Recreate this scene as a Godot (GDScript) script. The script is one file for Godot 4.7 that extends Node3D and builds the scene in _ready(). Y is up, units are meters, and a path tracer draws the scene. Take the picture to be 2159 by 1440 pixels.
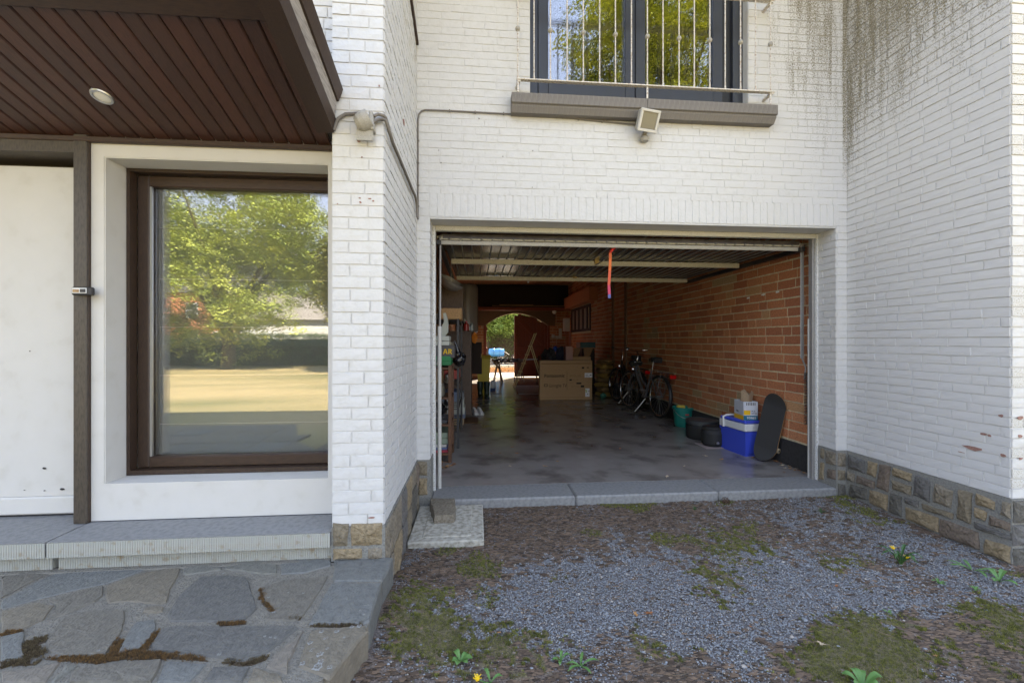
extends Node3D

const EYE := 1.32
const F := 890.0
const YAW := 0.0824
const XL := -0.48      # face of the wing wall beside the opening
const XR := 3.193      # face of the opposite return wall
const ZF := -3.4       # facade plane
const ZP := -2.212     # front of the wing wall
const XO0 := -0.38
const XO1 := 3.097
const YL := 2.31       # underside of the lintel
const YPL := 0.378     # top of the stone plinth
const YF := 0.06       # garage floor
const YT := 0.20       # terrace
const ZPAN := -2.42    # white window panel
const XRW := 3.17      # garage brick wall
const XLW := -0.75
const ZB := -14.5      # garage back wall
const YC := 3.3        # garage ceiling

var M := {}
var rng := RandomNumberGenerator.new()
var counts := {}
var ns := FastNoiseLite.new()

class MB:
	var v := PackedVector3Array()
	var n := PackedVector3Array()
	var c := PackedColorArray()
	var u := PackedVector2Array()
	var col := Color.WHITE
	func tri3(a: Vector3, b: Vector3, d: Vector3, na: Vector3, nb: Vector3, nd: Vector3) -> void:
		if (b - a).cross(d - a).dot(na + nb + nd) > 0.0:
			v.append(a); v.append(d); v.append(b); n.append(na); n.append(nd); n.append(nb)
		else:
			v.append(a); v.append(b); v.append(d); n.append(na); n.append(nb); n.append(nd)
		c.append(col); c.append(col); c.append(col)
	func tri(a: Vector3, b: Vector3, d: Vector3, hint: Vector3) -> void:
		var g := (b - a).cross(d - a)
		if g.length_squared() < 1e-18: return
		g = g.normalized()
		if g.dot(hint) < 0.0: g = -g
		tri3(a, b, d, g, g, g)
	func quad(a: Vector3, b: Vector3, d: Vector3, e: Vector3, hint: Vector3) -> void:
		tri(a, b, d, hint); tri(a, d, e, hint)
	func cq(a: Vector3, b: Vector3, d: Vector3, e: Vector3, o: Vector3) -> void:
		quad(a, b, d, e, (a + b + d + e) * 0.25 - o)
	func box(ctr: Vector3, size: Vector3, bev := 0.0, bs := Basis.IDENTITY) -> void:
		var h := size * 0.5
		if bev <= 0.0:
			var p: Array[Vector3] = []
			for i in 8: p.append(ctr + bs * Vector3(h.x * (1 if i & 1 else -1), h.y * (1 if i & 2 else -1), h.z * (1 if i & 4 else -1)))
			for f in [[0, 1, 3, 2], [4, 5, 7, 6], [0, 1, 5, 4], [2, 3, 7, 6], [0, 2, 6, 4], [1, 3, 7, 5]]:
				cq(p[f[0]], p[f[1]], p[f[2]], p[f[3]], ctr)
			return
		var b := minf(bev, minf(h.x, minf(h.y, h.z)) * 0.9)
		var q := []
		for i in 8:
			var s := Vector3(1 if i & 1 else -1, 1 if i & 2 else -1, 1 if i & 4 else -1)
			var k := []
			for a in 3:
				var m := h - Vector3(b, b, b)
				m[a] = h[a]
				k.append(ctr + bs * (m * s))
			q.append(k)
		var fs := [[2, [0, 1, 3, 2]], [2, [4, 5, 7, 6]], [1, [0, 1, 5, 4]], [1, [2, 3, 7, 6]], [0, [0, 2, 6, 4]], [0, [1, 3, 7, 5]]]
		for f in fs:
			var a: int = f[0]
			var w: Array = f[1]
			cq(q[w[0]][a], q[w[1]][a], q[w[2]][a], q[w[3]][a], ctr)
		for ax in 3:
			var bit := 1 << ax
			var a1 := (ax + 1) % 3
			var a2 := (ax + 2) % 3
			for i in 8:
				if i & bit: continue
				var j := i | bit
				cq(q[i][a1], q[j][a1], q[j][a2], q[i][a2], ctr)
		for i in 8:
			tri(q[i][0], q[i][1], q[i][2], (q[i][0] as Vector3) - ctr)
	func bx(x0: float, x1: float, y0: float, y1: float, z0: float, z1: float, bev := 0.0) -> void:
		box(Vector3((x0 + x1) / 2, (y0 + y1) / 2, (z0 + z1) / 2), Vector3(absf(x1 - x0), absf(y1 - y0), absf(z1 - z0)), bev)
	func bar(a: Vector3, b: Vector3, w: float, t: float, up := Vector3.UP, bev := 0.0) -> void:
		var z := (b - a).normalized()
		var x := up.cross(z)
		if x.length() < 0.01: x = Vector3.RIGHT.cross(z)
		x = x.normalized()
		box((a + b) * 0.5, Vector3(w, t, a.distance_to(b)), bev, Basis(x, z.cross(x), z))
	func tube(pts: Array, rad, sides := 8, caps := true) -> void:
		var prev := []
		var pn := []
		var nx := Vector3.ZERO
		var m := pts.size()
		for i in m:
			var p: Vector3 = pts[i]
			var d: Vector3
			if i == 0: d = pts[1] - p
			elif i == m - 1: d = p - pts[i - 1]
			else: d = (pts[i + 1] - p).normalized() + (p - pts[i - 1]).normalized()
			d = d.normalized()
			if i == 0:
				nx = d.cross(Vector3.UP if absf(d.y) < 0.9 else Vector3.RIGHT).normalized()
			else:
				nx = (nx - d * nx.dot(d)).normalized()
			var ny := d.cross(nx)
			var r: float = rad[i] if rad is Array else rad
			var ring := []
			var rn := []
			for k in sides:
				var a := TAU * k / sides
				var q := nx * cos(a) + ny * sin(a)
				rn.append(q); ring.append(p + q * r)
			if i > 0:
				for k in sides:
					var l := (k + 1) % sides
					tri3(prev[k], prev[l], ring[l], pn[k], pn[l], rn[l])
					tri3(prev[k], ring[l], ring[k], pn[k], rn[l], rn[k])
			if caps and (i == 0 or i == m - 1):
				for k in sides: tri(p, ring[k], ring[(k + 1) % sides], -d if i == 0 else d)
			prev = ring; pn = rn
	func lathe(ctr: Vector3, prof: Array, sides := 20, bs := Basis.IDENTITY) -> void:
		for i in prof.size() - 1:
			var p: Vector2 = prof[i]
			var q: Vector2 = prof[i + 1]
			var t := (q - p)
			if t.length() < 1e-6: continue
			var nn := Vector2(t.y, -t.x).normalized()
			for k in sides:
				var a := TAU * k / sides
				var b := TAU * (k + 1) / sides
				var ca := Vector3(cos(a), 0, sin(a))
				var cb := Vector3(cos(b), 0, sin(b))
				var na := bs * (ca * nn.x + Vector3.UP * nn.y)
				var nb := bs * (cb * nn.x + Vector3.UP * nn.y)
				var A := ctr + bs * (ca * p.x + Vector3.UP * p.y)
				var B := ctr + bs * (cb * p.x + Vector3.UP * p.y)
				var C := ctr + bs * (cb * q.x + Vector3.UP * q.y)
				var D := ctr + bs * (ca * q.x + Vector3.UP * q.y)
				if p.x > 1e-5: tri3(A, B, C, na, nb, nb)
				if q.x > 1e-5: tri3(A, C, D, na, nb, na)
	func torus(ctr: Vector3, R: float, r: float, bs := Basis.IDENTITY, seg := 32, sides := 8) -> void:
		for i in seg:
			for k in sides:
				var P := []
				var N := []
				for q in [[i, k], [i + 1, k], [i + 1, k + 1], [i, k + 1]]:
					var a: float = TAU * q[0] / seg
					var b: float = TAU * q[1] / sides
					var e := Vector3(cos(a), sin(a), 0)
					var nn := e * cos(b) + Vector3(0, 0, sin(b))
					P.append(ctr + bs * (e * R + nn * r)); N.append(bs * nn)
				tri3(P[0], P[1], P[2], N[0], N[1], N[2]); tri3(P[0], P[2], P[3], N[0], N[2], N[3])
	func prism(poly: Array, ext: Vector3) -> void:   # poly: planar points, extruded by ext
		var o := Vector3.ZERO
		for p in poly: o += p
		o = o / poly.size() + ext * 0.5
		var ax := ext.normalized()
		var e1: Vector3 = (poly[1] - poly[0]).normalized()
		var e2 := ax.cross(e1)
		var p2 := PackedVector2Array()
		for p in poly: p2.append(Vector2((p - poly[0]).dot(e1), (p - poly[0]).dot(e2)))
		var ix := Geometry2D.triangulate_polygon(p2)
		for i in range(0, ix.size(), 3):
			tri(poly[ix[i]], poly[ix[i + 1]], poly[ix[i + 2]], -ax)
			tri(poly[ix[i]] + ext, poly[ix[i + 1]] + ext, poly[ix[i + 2]] + ext, ax)
		var area := 0.0
		for i in p2.size():
			var q := p2[(i + 1) % p2.size()]
			area += p2[i].x * q.y - q.x * p2[i].y
		for i in poly.size():
			var j := (i + 1) % poly.size()
			var d: Vector3 = poly[j] - poly[i]
			quad(poly[i], poly[j], poly[j] + ext, poly[i] + ext, d.cross(ax) * signf(area))
	func add(mesh_v: PackedVector3Array, mesh_n: PackedVector3Array, t: Transform3D, tint := Color.WHITE) -> void:
		var nb := t.basis.inverse().transposed()
		for i in mesh_v.size():
			v.append(t * mesh_v[i]); n.append((nb * mesh_n[i]).normalized()); c.append(tint)
	func mesh() -> ArrayMesh:
		var m := ArrayMesh.new()
		if v.is_empty(): return m
		var a := []
		a.resize(Mesh.ARRAY_MAX)
		a[Mesh.ARRAY_VERTEX] = v; a[Mesh.ARRAY_NORMAL] = n; a[Mesh.ARRAY_COLOR] = c
		if u.size() == v.size(): a[Mesh.ARRAY_TEX_UV] = u
		m.add_surface_from_arrays(Mesh.PRIMITIVE_TRIANGLES, a)
		return m

# --- from a pixel of the photograph to a point on a plane of the place
func ray(px: float, py: float) -> Vector3:
	var a := (px - 1079.5) / F
	return Vector3(a * cos(YAW) + sin(YAW), (719.5 - py) / F, a * sin(YAW) - cos(YAW))
func Pz(px: float, py: float, z: float) -> Vector3:
	var d := ray(px, py)
	return d * (z / d.z) + Vector3(0, EYE, 0)
func Py(px: float, py: float, y: float) -> Vector3:
	var d := ray(px, py)
	return d * ((y - EYE) / d.y) + Vector3(0, EYE, 0)
func Px(px: float, py: float, x: float) -> Vector3:
	var d := ray(px, py)
	return d * (x / d.x) + Vector3(0, EYE, 0)
func pix(p: Vector3) -> Vector2:
	var fw := p.x * sin(YAW) - p.z * cos(YAW)
	var r := p.x * cos(YAW) + p.z * sin(YAW)
	return Vector2(1079.5 + F * r / fw, 719.5 - F * (p.y - EYE) / fw)
func crop(a: Array, s: float, ox: float, oy: float) -> PackedVector2Array:
	var r := PackedVector2Array()
	for i in range(0, a.size(), 2): r.append(Vector2(a[i] / s + ox, a[i + 1] / s + oy))
	return r

# --- nodes
func numbered(called: String) -> String:
	var k: int = counts.get(called, 0)
	counts[called] = k + 1
	return called if k == 0 else "%s_%03d" % [called, k]
func tag(o: Node3D, label: String, category: String, group := "", kind := "") -> Node3D:
	if label: o.set_meta("label", label)
	if category: o.set_meta("category", category)
	if group: o.set_meta("group", group)
	if kind: o.set_meta("kind", kind)
	return o
func thing(called: String, label: String, category: String, at := Vector3.ZERO, turn := 0.0, group := "") -> Node3D:
	var o := Node3D.new()
	o.name = numbered(called)
	add_child(o)
	o.position = at
	o.rotation.y = turn
	return tag(o, label, category, group)
func part(called: String, mb, mat: Material, parent: Node3D = self) -> MeshInstance3D:
	var o := MeshInstance3D.new()
	o.name = called if parent != self else numbered(called)
	o.mesh = mb.mesh() if mb is MB else mb
	parent.add_child(o, true)
	o.set_surface_override_material(0, mat)
	return o
func solo(called: String, mb, mat: Material, label: String, category: String, group := "") -> MeshInstance3D:
	var o := part(called, mb, mat)
	tag(o, label, category, group)
	return o
func struct(called: String, mb, mat: Material) -> MeshInstance3D:
	var o := part(called, mb, mat)
	o.set_meta("kind", "structure")
	return o
func many(called: String, mesh: Mesh, xf: Array, cols: Array, mat: Material, parent: Node3D = self) -> MultiMeshInstance3D:
	var mm := MultiMesh.new()
	mm.transform_format = MultiMesh.TRANSFORM_3D
	mm.use_colors = true
	mesh.surface_set_material(0, mat)
	mm.mesh = mesh
	mm.instance_count = xf.size()
	for i in xf.size():
		mm.set_instance_transform(i, xf[i])
		mm.set_instance_color(i, cols[i])
	var o := MultiMeshInstance3D.new()
	o.name = called if parent != self else numbered(called)
	o.multimesh = mm
	parent.add_child(o, true)
	return o

# --- materials
func L(r: float, g: float, b: float) -> Color:
	return Color(r, g, b).linear_to_srgb()
func tex(sd: int, freq: float, oct: int, ramp: Array, size := 512, kind := FastNoiseLite.TYPE_SIMPLEX_SMOOTH) -> ImageTexture:
	var f := FastNoiseLite.new()
	f.seed = sd
	f.noise_type = kind
	f.frequency = freq
	f.fractal_octaves = oct
	if kind == FastNoiseLite.TYPE_CELLULAR: f.fractal_type = FastNoiseLite.FRACTAL_NONE
	var im := f.get_seamless_image(size, size, false, false, 0.15)
	im.convert(Image.FORMAT_L8)
	var g := Gradient.new()
	var off := PackedFloat32Array()
	var cs := PackedColorArray()
	var top := 1.0
	for e in ramp: top = maxf(top, maxf(e[1].r, maxf(e[1].g, e[1].b)))
	for e in ramp:
		off.append(e[0]); cs.append(((e[1] as Color) * (1.0 / top)).linear_to_srgb())
	g.offsets = off; g.colors = cs
	var lut := PackedByteArray()
	for i in 256:
		var k := g.sample(i / 255.0)
		lut.append(k.r8); lut.append(k.g8); lut.append(k.b8)
	var src := im.get_data()
	var out := PackedByteArray()
	out.resize(size * size * 3)
	for i in size * size:
		var b := src[i] * 3
		out[i * 3] = lut[b]; out[i * 3 + 1] = lut[b + 1]; out[i * 3 + 2] = lut[b + 2]
	var it := ImageTexture.create_from_image(Image.create_from_data(size, size, false, Image.FORMAT_RGB8, out))
	it.set_meta("gain", top)
	return it
func mat(col: Color, rough := 0.8, tx: Texture2D = null, sc = 1.0, bump: Texture2D = null, bsc := 0.2) -> StandardMaterial3D:
	var m := StandardMaterial3D.new()
	var gain: float = tx.get_meta("gain", 1.0) if tx else 1.0
	m.albedo_color = Color(col.r * gain, col.g * gain, col.b * gain).linear_to_srgb()
	m.roughness = rough
	m.vertex_color_use_as_albedo = true
	if tx or bump:
		m.uv1_triplanar = true
		m.uv1_world_triplanar = true
		m.uv1_scale = sc if sc is Vector3 else Vector3(sc, sc, sc)
	if tx: m.albedo_texture = tx
	if bump:
		m.heightmap_enabled = true
		m.heightmap_scale = bsc
		m.heightmap_texture = bump
	return m
func g3(k: float) -> Color: return Color(k, k, k)

func make_materials() -> void:
	var fine := tex(3, 0.05, 4, [[0.0, g3(0.0)], [1.0, g3(1.0)]])
	var coarse := tex(4, 0.012, 5, [[0.0, g3(0.0)], [1.0, g3(1.0)]])
	var grain := tex(8, 0.03, 4, [[0.0, g3(0.55)], [0.5, g3(0.85)], [1.0, g3(1.0)]])
	M.fine = fine; M.coarse = coarse
	# white wall paint: clean, spotted, and heavy with algae
	var pt0 := tex(11, 0.02, 5, [[0.0, Color(0.90, 0.89, 0.86)], [0.35, Color(0.97, 0.97, 0.96)], [1.0, Color(1, 1, 1)]])
	var pt1 := tex(12, 0.16, 4, [[0.0, Color(0.50, 0.45, 0.33)], [0.30, Color(0.66, 0.62, 0.5)], [0.38, Color(0.93, 0.92, 0.89)], [1.0, Color(1, 1, 1)]])
	var pt2 := tex(13, 0.14, 4, [[0.0, Color(0.36, 0.31, 0.19)], [0.36, Color(0.50, 0.44, 0.30)], [0.46, Color(0.80, 0.77, 0.68)], [0.56, Color(0.94, 0.93, 0.9)], [1.0, Color(1, 1, 1)]])
	var pt3 := tex(14, 0.13, 4, [[0.0, Color(0.26, 0.21, 0.11)], [0.42, Color(0.40, 0.35, 0.22)], [0.55, Color(0.64, 0.59, 0.46)], [0.66, Color(0.88, 0.86, 0.8)], [1.0, Color(0.95, 0.95, 0.93)]])
	var white := Color(0.565, 0.56, 0.545)
	M.white_paint = white
	M.paint = []
	for t in [pt0, pt1, pt2, pt3]:
		M.paint.append(mat(white, 0.62, t, 1.3, fine, 0.12))
	M.chip = mat(Color(0.34, 0.19, 0.15), 0.9, grain, 6.0)
	# red bricks of the garage
	var bt := tex(21, 0.04, 5, [[0.0, g3(0.5)], [0.4, g3(0.85)], [0.7, g3(1.0)], [1.0, Color(1.25, 1.15, 1.05)]])
	M.red = []
	for cc in [Color(0.48, 0.19, 0.085), Color(0.52, 0.225, 0.105), Color(0.40, 0.15, 0.07), Color(0.50, 0.28, 0.135), Color(0.44, 0.31, 0.17)]:
		M.red.append(mat(cc, 0.85, bt, 2.2, fine, 0.15))
	M.mortar = mat(Color(0.62, 0.54, 0.36), 0.95, bt, 2.0, fine, 0.2)
	M.tar = mat(Color(0.035, 0.033, 0.032), 0.85, grain, 1.4, fine, 0.2)
	M.plaster_brown = mat(Color(0.20, 0.12, 0.07), 0.9, bt, 1.5)
	# stones
	var stx := tex(31, 0.025, 5, [[0.0, Color(0.45, 0.42, 0.36)], [0.4, Color(0.8, 0.77, 0.7)], [0.65, Color(1, 0.98, 0.94)], [1.0, Color(1.2, 1.05, 0.82)]])
	M.stone = []
	for cc in [Color(0.20, 0.172, 0.125), Color(0.115, 0.11, 0.098), Color(0.26, 0.21, 0.135), Color(0.135, 0.132, 0.13), Color(0.17, 0.138, 0.112), Color(0.215, 0.19, 0.15)]:
		M.stone.append(mat(cc, 0.85, stx, 3.0, fine, 0.5))
	M.stone_mortar = mat(Color(0.25, 0.245, 0.22), 0.95, grain, 4.0, fine, 0.3)
	var slt := tex(33, 0.018, 5, [[0.0, Color(0.7, 0.7, 0.68)], [0.35, Color(0.88, 0.88, 0.86)], [0.6, Color(1, 1, 0.98)], [0.8, Color(1.05, 1.03, 0.97)], [1.0, Color(1.2, 1.16, 1.05)]])
	M.slate = []
	for cc in [Color(0.145, 0.132, 0.108), Color(0.145, 0.147, 0.138), Color(0.168, 0.146, 0.110), Color(0.118, 0.114, 0.104), Color(0.158, 0.153, 0.13), Color(0.182, 0.16, 0.13)]:
		M.slate.append(mat(cc, 0.72, slt, 2.4, fine, 0.35))
	M.pavejoint = mat(Color(0.19, 0.176, 0.148), 0.95, slt, 3.0, fine, 0.6)
	M.lichen = mat(Color(0.30, 0.30, 0.28), 0.95, grain, 8.0)
	M.joint_moss = mat(Color(0.12, 0.085, 0.05), 1.0, grain, 9.0, fine, 0.6)
	M.bluestone = mat(Color(0.225, 0.225, 0.225), 0.7, slt, 3.0, fine, 0.12)
	var bst := tex(35, 0.03, 4, [[0.0, Color(0.6, 0.42, 0.25)], [0.22, Color(0.85, 0.78, 0.66)], [0.34, Color(0.97, 0.97, 0.93)], [1.0, Color(1.05, 1.05, 1.02)]])
	M.ribstone = mat(Color(0.36, 0.36, 0.33), 0.85, bst, 1.1, fine, 0.1)
	var sil := tex(36, 0.03, 4, [[0.0, Color(0.5, 0.48, 0.45)], [0.45, Color(0.8, 0.78, 0.75)], [0.75, Color(1, 1, 1)], [1.0, Color(1.5, 1.46, 1.42)]])
	M.sill = mat(Color(0.23, 0.215, 0.20), 0.85, sil, Vector3(24, 0.8, 24), fine, 0.2)
	M.concrete = mat(Color(0.42, 0.41, 0.37), 0.9, stx, 1.6, fine, 0.25)
	var fl := tex(38, 0.012, 6, [[0.0, Color(0.42, 0.40, 0.38)], [0.30, Color(0.70, 0.68, 0.65)], [0.45, Color(0.92, 0.90, 0.87)], [0.7, Color(1.0, 0.98, 0.95)], [1.0, Color(1.15, 1.12, 1.08)]])
	M.floor = mat(Color(0.25, 0.235, 0.222), 0.2, fl, 0.3, coarse, 0.4)
	M.render = mat(Color(0.565, 0.55, 0.515), 0.75, pt0, 0.6, fine, 0.04)
	# wood, metal
	var wd := tex(41, 0.02, 4, [[0.0, Color(0.45, 0.4, 0.38)], [0.45, Color(0.85, 0.82, 0.8)], [1.0, Color(1.2, 1.15, 1.1)]])
	M.wd = wd
	M.soffit = []
	for cc in [Color(0.068, 0.031, 0.021), Color(0.059, 0.028, 0.020), Color(0.078, 0.033, 0.022), Color(0.061, 0.031, 0.023)]:
		M.soffit.append(mat(cc, 0.48, wd, Vector3(14, 14, 1.6), fine, 0.05))
	M.brown = mat(Color(0.042, 0.024, 0.014), 0.5, wd, Vector3(12, 2, 12))
	M.brown_h = mat(Color(0.048, 0.026, 0.015), 0.5, wd, Vector3(1.5, 12, 12))
	M.post = mat(Color(0.062, 0.050, 0.036), 0.5, wd, Vector3(8, 2, 8))
	M.fascia_grey = mat(Color(0.30, 0.28, 0.25), 0.7, wd, Vector3(9, 9, 1.2))
	M.anthracite = mat(Color(0.030, 0.033, 0.042), 0.42)
	M.doorwood = mat(Color(0.24, 0.055, 0.022), 0.6, wd, Vector3(9, 1.2, 9))
	M.shelfwood = mat(Color(0.12, 0.058, 0.028), 0.55, wd, Vector3(3, 3, 3))
	M.cabinet = mat(Color(0.10, 0.062, 0.035), 0.5, wd, Vector3(7, 1.4, 7))
	M.darkwood = mat(Color(0.028, 0.016, 0.010), 0.7, wd, Vector3(2, 9, 9))
	M.paleplank = mat(Color(0.42, 0.29, 0.15), 0.7, wd, Vector3(2, 9, 9))
	M.trestle = mat(Color(0.14, 0.09, 0.055), 0.7, wd, 4.0)
	var rust := tex(45, 0.045, 4, [[0.0, Color(0.22, 0.10, 0.05)], [0.30, Color(0.40, 0.22, 0.11)], [0.40, Color(0.85, 0.80, 0.72)], [0.5, g3(1.0)], [1.0, g3(1.0)]])
	M.rusty = mat(Color(0.62, 0.60, 0.56), 0.6, rust, Vector3(4, 2.2, 4))
	var specks := tex(46, 0.11, 3, [[0.0, Color(0.18, 0.16, 0.10)], [0.27, Color(0.4, 0.37, 0.26)], [0.36, g3(1.0)], [1.0, g3(1.0)]])
	M.cream_metal = mat(Color(0.56, 0.53, 0.43), 0.5, specks, 2.4)
	M.speck_metal = mat(Color(0.47, 0.46, 0.43), 0.55, specks, 6.0)
	M.frame_white = mat(Color(0.58, 0.58, 0.56), 0.45, specks, 1.5)
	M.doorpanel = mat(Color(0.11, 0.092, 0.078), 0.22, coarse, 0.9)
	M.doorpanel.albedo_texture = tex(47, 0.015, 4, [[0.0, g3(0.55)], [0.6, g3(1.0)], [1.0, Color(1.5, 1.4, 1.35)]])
	M.steel = mat(Color(0.45, 0.45, 0.45), 0.35); M.steel.metallic = 0.9
	M.chrome = mat(Color(0.62, 0.62, 0.62), 0.18); M.chrome.metallic = 1.0
	M.galv = mat(Color(0.32, 0.31, 0.30), 0.5, specks, 5.0); M.galv.metallic = 0.4
	M.blackmetal = mat(Color(0.022, 0.020, 0.020), 0.45)
	M.brass = mat(Color(0.35, 0.25, 0.10), 0.4); M.brass.metallic = 0.7
	M.cable = mat(Color(0.20, 0.18, 0.155), 0.7, grain, 7.0)
	M.lampgrey = mat(Color(0.40, 0.38, 0.33), 0.6, grain, 9.0)
	M.white = mat(Color(0.72, 0.72, 0.70), 0.5)
	M.offwhite = mat(Color(0.55, 0.53, 0.48), 0.6)
	M.black = mat(Color(0.012, 0.012, 0.013), 0.5)
	M.rubber = mat(Color(0.016, 0.016, 0.016), 0.75)
	M.bag = mat(Color(0.010, 0.010, 0.012), 0.22)
	M.card = mat(Color(0.48, 0.30, 0.14), 0.85, grain, 3.0)
	M.card_dark = mat(Color(0.26, 0.145, 0.062), 0.85, grain, 3.0)
	M.ink = mat(Color(0.022, 0.015, 0.009), 0.8)
	M.paper = mat(Color(0.70, 0.70, 0.68), 0.8)
	M.kraft = mat(Color(0.40, 0.29, 0.18), 0.85, grain, 5.0)
	M.soil = mat(Color(1, 1, 1), 0.95, tex(51, 0.06, 5, [[0.0, g3(0.35)], [0.45, g3(0.85)], [0.75, g3(1.1)], [1.0, g3(1.7)]]), 3.0, fine, 0.9)
	M.gravel = mat(Color(1, 1, 1), 0.75)
	M.moss = mat(Color(1, 1, 1), 0.95)
	M.leaf = mat(Color(1, 1, 1), 0.55)
	M.leaf.backlight = Color(0.75, 0.8, 0.35)
	M.weed = mat(Color(1, 1, 1), 0.5)
	M.weed.backlight = Color(0.5, 0.6, 0.25)
	M.bark = mat(Color(0.10, 0.075, 0.05), 0.95, wd, Vector3(6, 1, 6), fine, 1.0)
	M.lawn = mat(Color(1, 1, 1), 0.95, tex(53, 0.03, 5, [[0.0, Color(0.55, 0.65, 0.45)], [0.5, g3(0.95)], [1.0, Color(1.35, 1.25, 1.1)]]), 0.9)
	M.pane = StandardMaterial3D.new()
	M.pane.transparency = BaseMaterial3D.TRANSPARENCY_ALPHA
	M.pane.albedo_color = Color(0.06, 0.09, 0.07, 0.05)
	M.pane.roughness = 0.0
	M.pane.metallic_specular = 0.5
	var wi := Image.create(2, 2, false, Image.FORMAT_RGB8)
	wi.fill(Color.WHITE)
	M.coat = StandardMaterial3D.new()
	M.coat.transparency = BaseMaterial3D.TRANSPARENCY_ALPHA
	M.coat.albedo_texture = ImageTexture.create_from_image(wi)
	M.coat.albedo_color = Color(0.97, 0.98, 1.0, 0.15)
	M.coat.metallic = 1.0
	M.coat.roughness = 0.0
	M.blind = mat(Color(0.25, 0.26, 0.215), 0.9, tex(55, 0.2, 2, [[0.0, g3(0.8)], [1.0, g3(1.05)]]), 6.0)
	M.lens = mat(Color(0.16, 0.15, 0.12), 0.08)
	M.dark = mat(Color(0.02, 0.02, 0.02), 0.9)
	M.solid = mat(Color(0.55, 0.55, 0.53), 0.9)
	M.roof = mat(Color(0.07, 0.065, 0.06), 0.9)
	M.vc = mat(Color(1, 1, 1), 0.6)
	M.vcg = mat(Color(1, 1, 1), 0.32)

var brick_v := []
var brick_n := []
var brick_m := []
func make_bricks() -> void:
	# ten weathered brick faces: a bumpy front, rounded uneven edges
	for k in 10:
		var r := RandomNumberGenerator.new()
		r.seed = 900 + k
		var xs := [-0.5, -0.25, 0.0, 0.25, 0.5]
		var ys := [-0.5, 0.0, 0.5]
		var fr := []
		var bk := []
		for j in 3:
			for i in 5:
				var ex: float = xs[i] * (0.992 if absf(xs[i]) > 0.49 else 1.0) + r.randf_range(-0.008, 0.008)
				var ey: float = ys[j] * (0.97 if absf(ys[j]) > 0.49 else 1.0) + r.randf_range(-0.025, 0.025)
				var e := (i == 0 or i == 4 or j == 0 or j == 2)
				fr.append(Vector3(ex, ey, (0.0052 if e else 0.0060) + r.randf_range(-0.0009, 0.0009)))
				bk.append(Vector3(xs[i] + r.randf_range(-0.006, 0.006), ys[j] + r.randf_range(-0.03, 0.03), -0.004))
		var mb := MB.new()
		for j in 2:
			for i in 4:
				var a := j * 5 + i
				mb.quad(fr[a], fr[a + 1], fr[a + 6], fr[a + 5], Vector3(0, 0, 1))
		var loop := [0, 1, 2, 3, 4, 9, 14, 13, 12, 11, 10, 5]
		for i in loop.size():
			var a: int = loop[i]
			var b: int = loop[(i + 1) % loop.size()]
			var m: Vector3 = (fr[a] + fr[b]) * 0.5
			mb.quad(fr[a], fr[b], bk[b], bk[a], Vector3(m.x * 0.3, m.y, 0.02) if absf(m.y) > 0.3 else Vector3(m.x, 0, 0.02))
		brick_v.append(mb.v); brick_n.append(mb.n); brick_m.append(mb.mesh())

# rows of bricks on a wall; returns [transform, centre] of every brick
func rows(org: Vector3, ud: Vector3, nd: Vector3, u0: float, u1: float, v0: float, v1: float, h: float, bl: float, joint: float, holes: Array, sd: int) -> Array:
	var r := RandomNumberGenerator.new()
	r.seed = sd
	var out := []
	var row := 0
	var v := v0
	while v < v1 - 0.3 * h:
		var vt := minf(v + h, v1)
		var spans := [[u0, u1]]
		for q in holes:
			if vt > q[2] + 0.012 and v < q[3] - 0.012:
				var nxt := []
				for s in spans:
					if q[1] <= s[0] or q[0] >= s[1]: nxt.append(s)
					else:
						if q[0] - s[0] > 0.02: nxt.append([s[0], q[0]])
						if s[1] - q[1] > 0.02: nxt.append([q[1], s[1]])
				spans = nxt
		for s in spans:
			var u: float = s[0]
			var first := true
			while u < s[1] - 0.015:
				var l := bl
				if first: l = bl * (0.5 if row % 2 else 1.0) * r.randf_range(0.9, 1.1)
				elif r.randf() < 0.14: l = bl * 0.5
				else: l = bl * r.randf_range(0.96, 1.04)
				first = false
				var e: float = minf(u + l, s[1])
				if s[1] - e < 0.045: e = s[1]
				var w := e - u - joint
				var hh := vt - v - joint * r.randf_range(0.8, 1.1)
				var ctr := org + ud * ((u + e) / 2) + Vector3.UP * ((v + vt) / 2 + r.randf_range(-0.0015, 0.0015)) + nd * r.randf_range(-0.0015, 0.0015)
				out.append([Transform3D(Basis(ud * w, Vector3.UP * hh, nd), ctr), ctr])
				u = e
		v += h
		row += 1
	return out

func place_bricks(wall: Node3D, items: Array, pick: Callable, mats: Array, limit := 290, called := "brick", depth := 1.0) -> void:
	# those that show largest stand singly, the rest are one field
	var order := []
	for it in items:
		var p := pix(it[1])
		var seen: bool = it[1].z < -0.6 and p.x > -60 and p.x < 2220 and p.y > -60 and p.y < 1500
		var d: float = it[1].distance_to(Vector3(0, EYE, 0))
		order.append([d + (0.0 if seen else 100.0), it])
	order.sort_custom(func(a, b): return a[0] < b[0])
	var field := {}
	for i in order.size():
		var it: Array = order[i][1]
		var k := rng.randi() % 10
		var m: int = pick.call(it[1])
		var t: Transform3D = it[0]
		t.basis.z *= depth
		if i < limit and order[i][0] < 50.0:
			var o := MeshInstance3D.new()
			o.name = called
			o.mesh = brick_m[k]
			o.transform = t
			wall.add_child(o, true)
			o.set_surface_override_material(0, mats[m])
		else:
			if not field.has(m): field[m] = MB.new()
			field[m].add(brick_v[k], brick_n[k], t)
	for m in field:
		part(called + "_field", field[m], mats[m], wall).set_meta("kind", "stuff")

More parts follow.
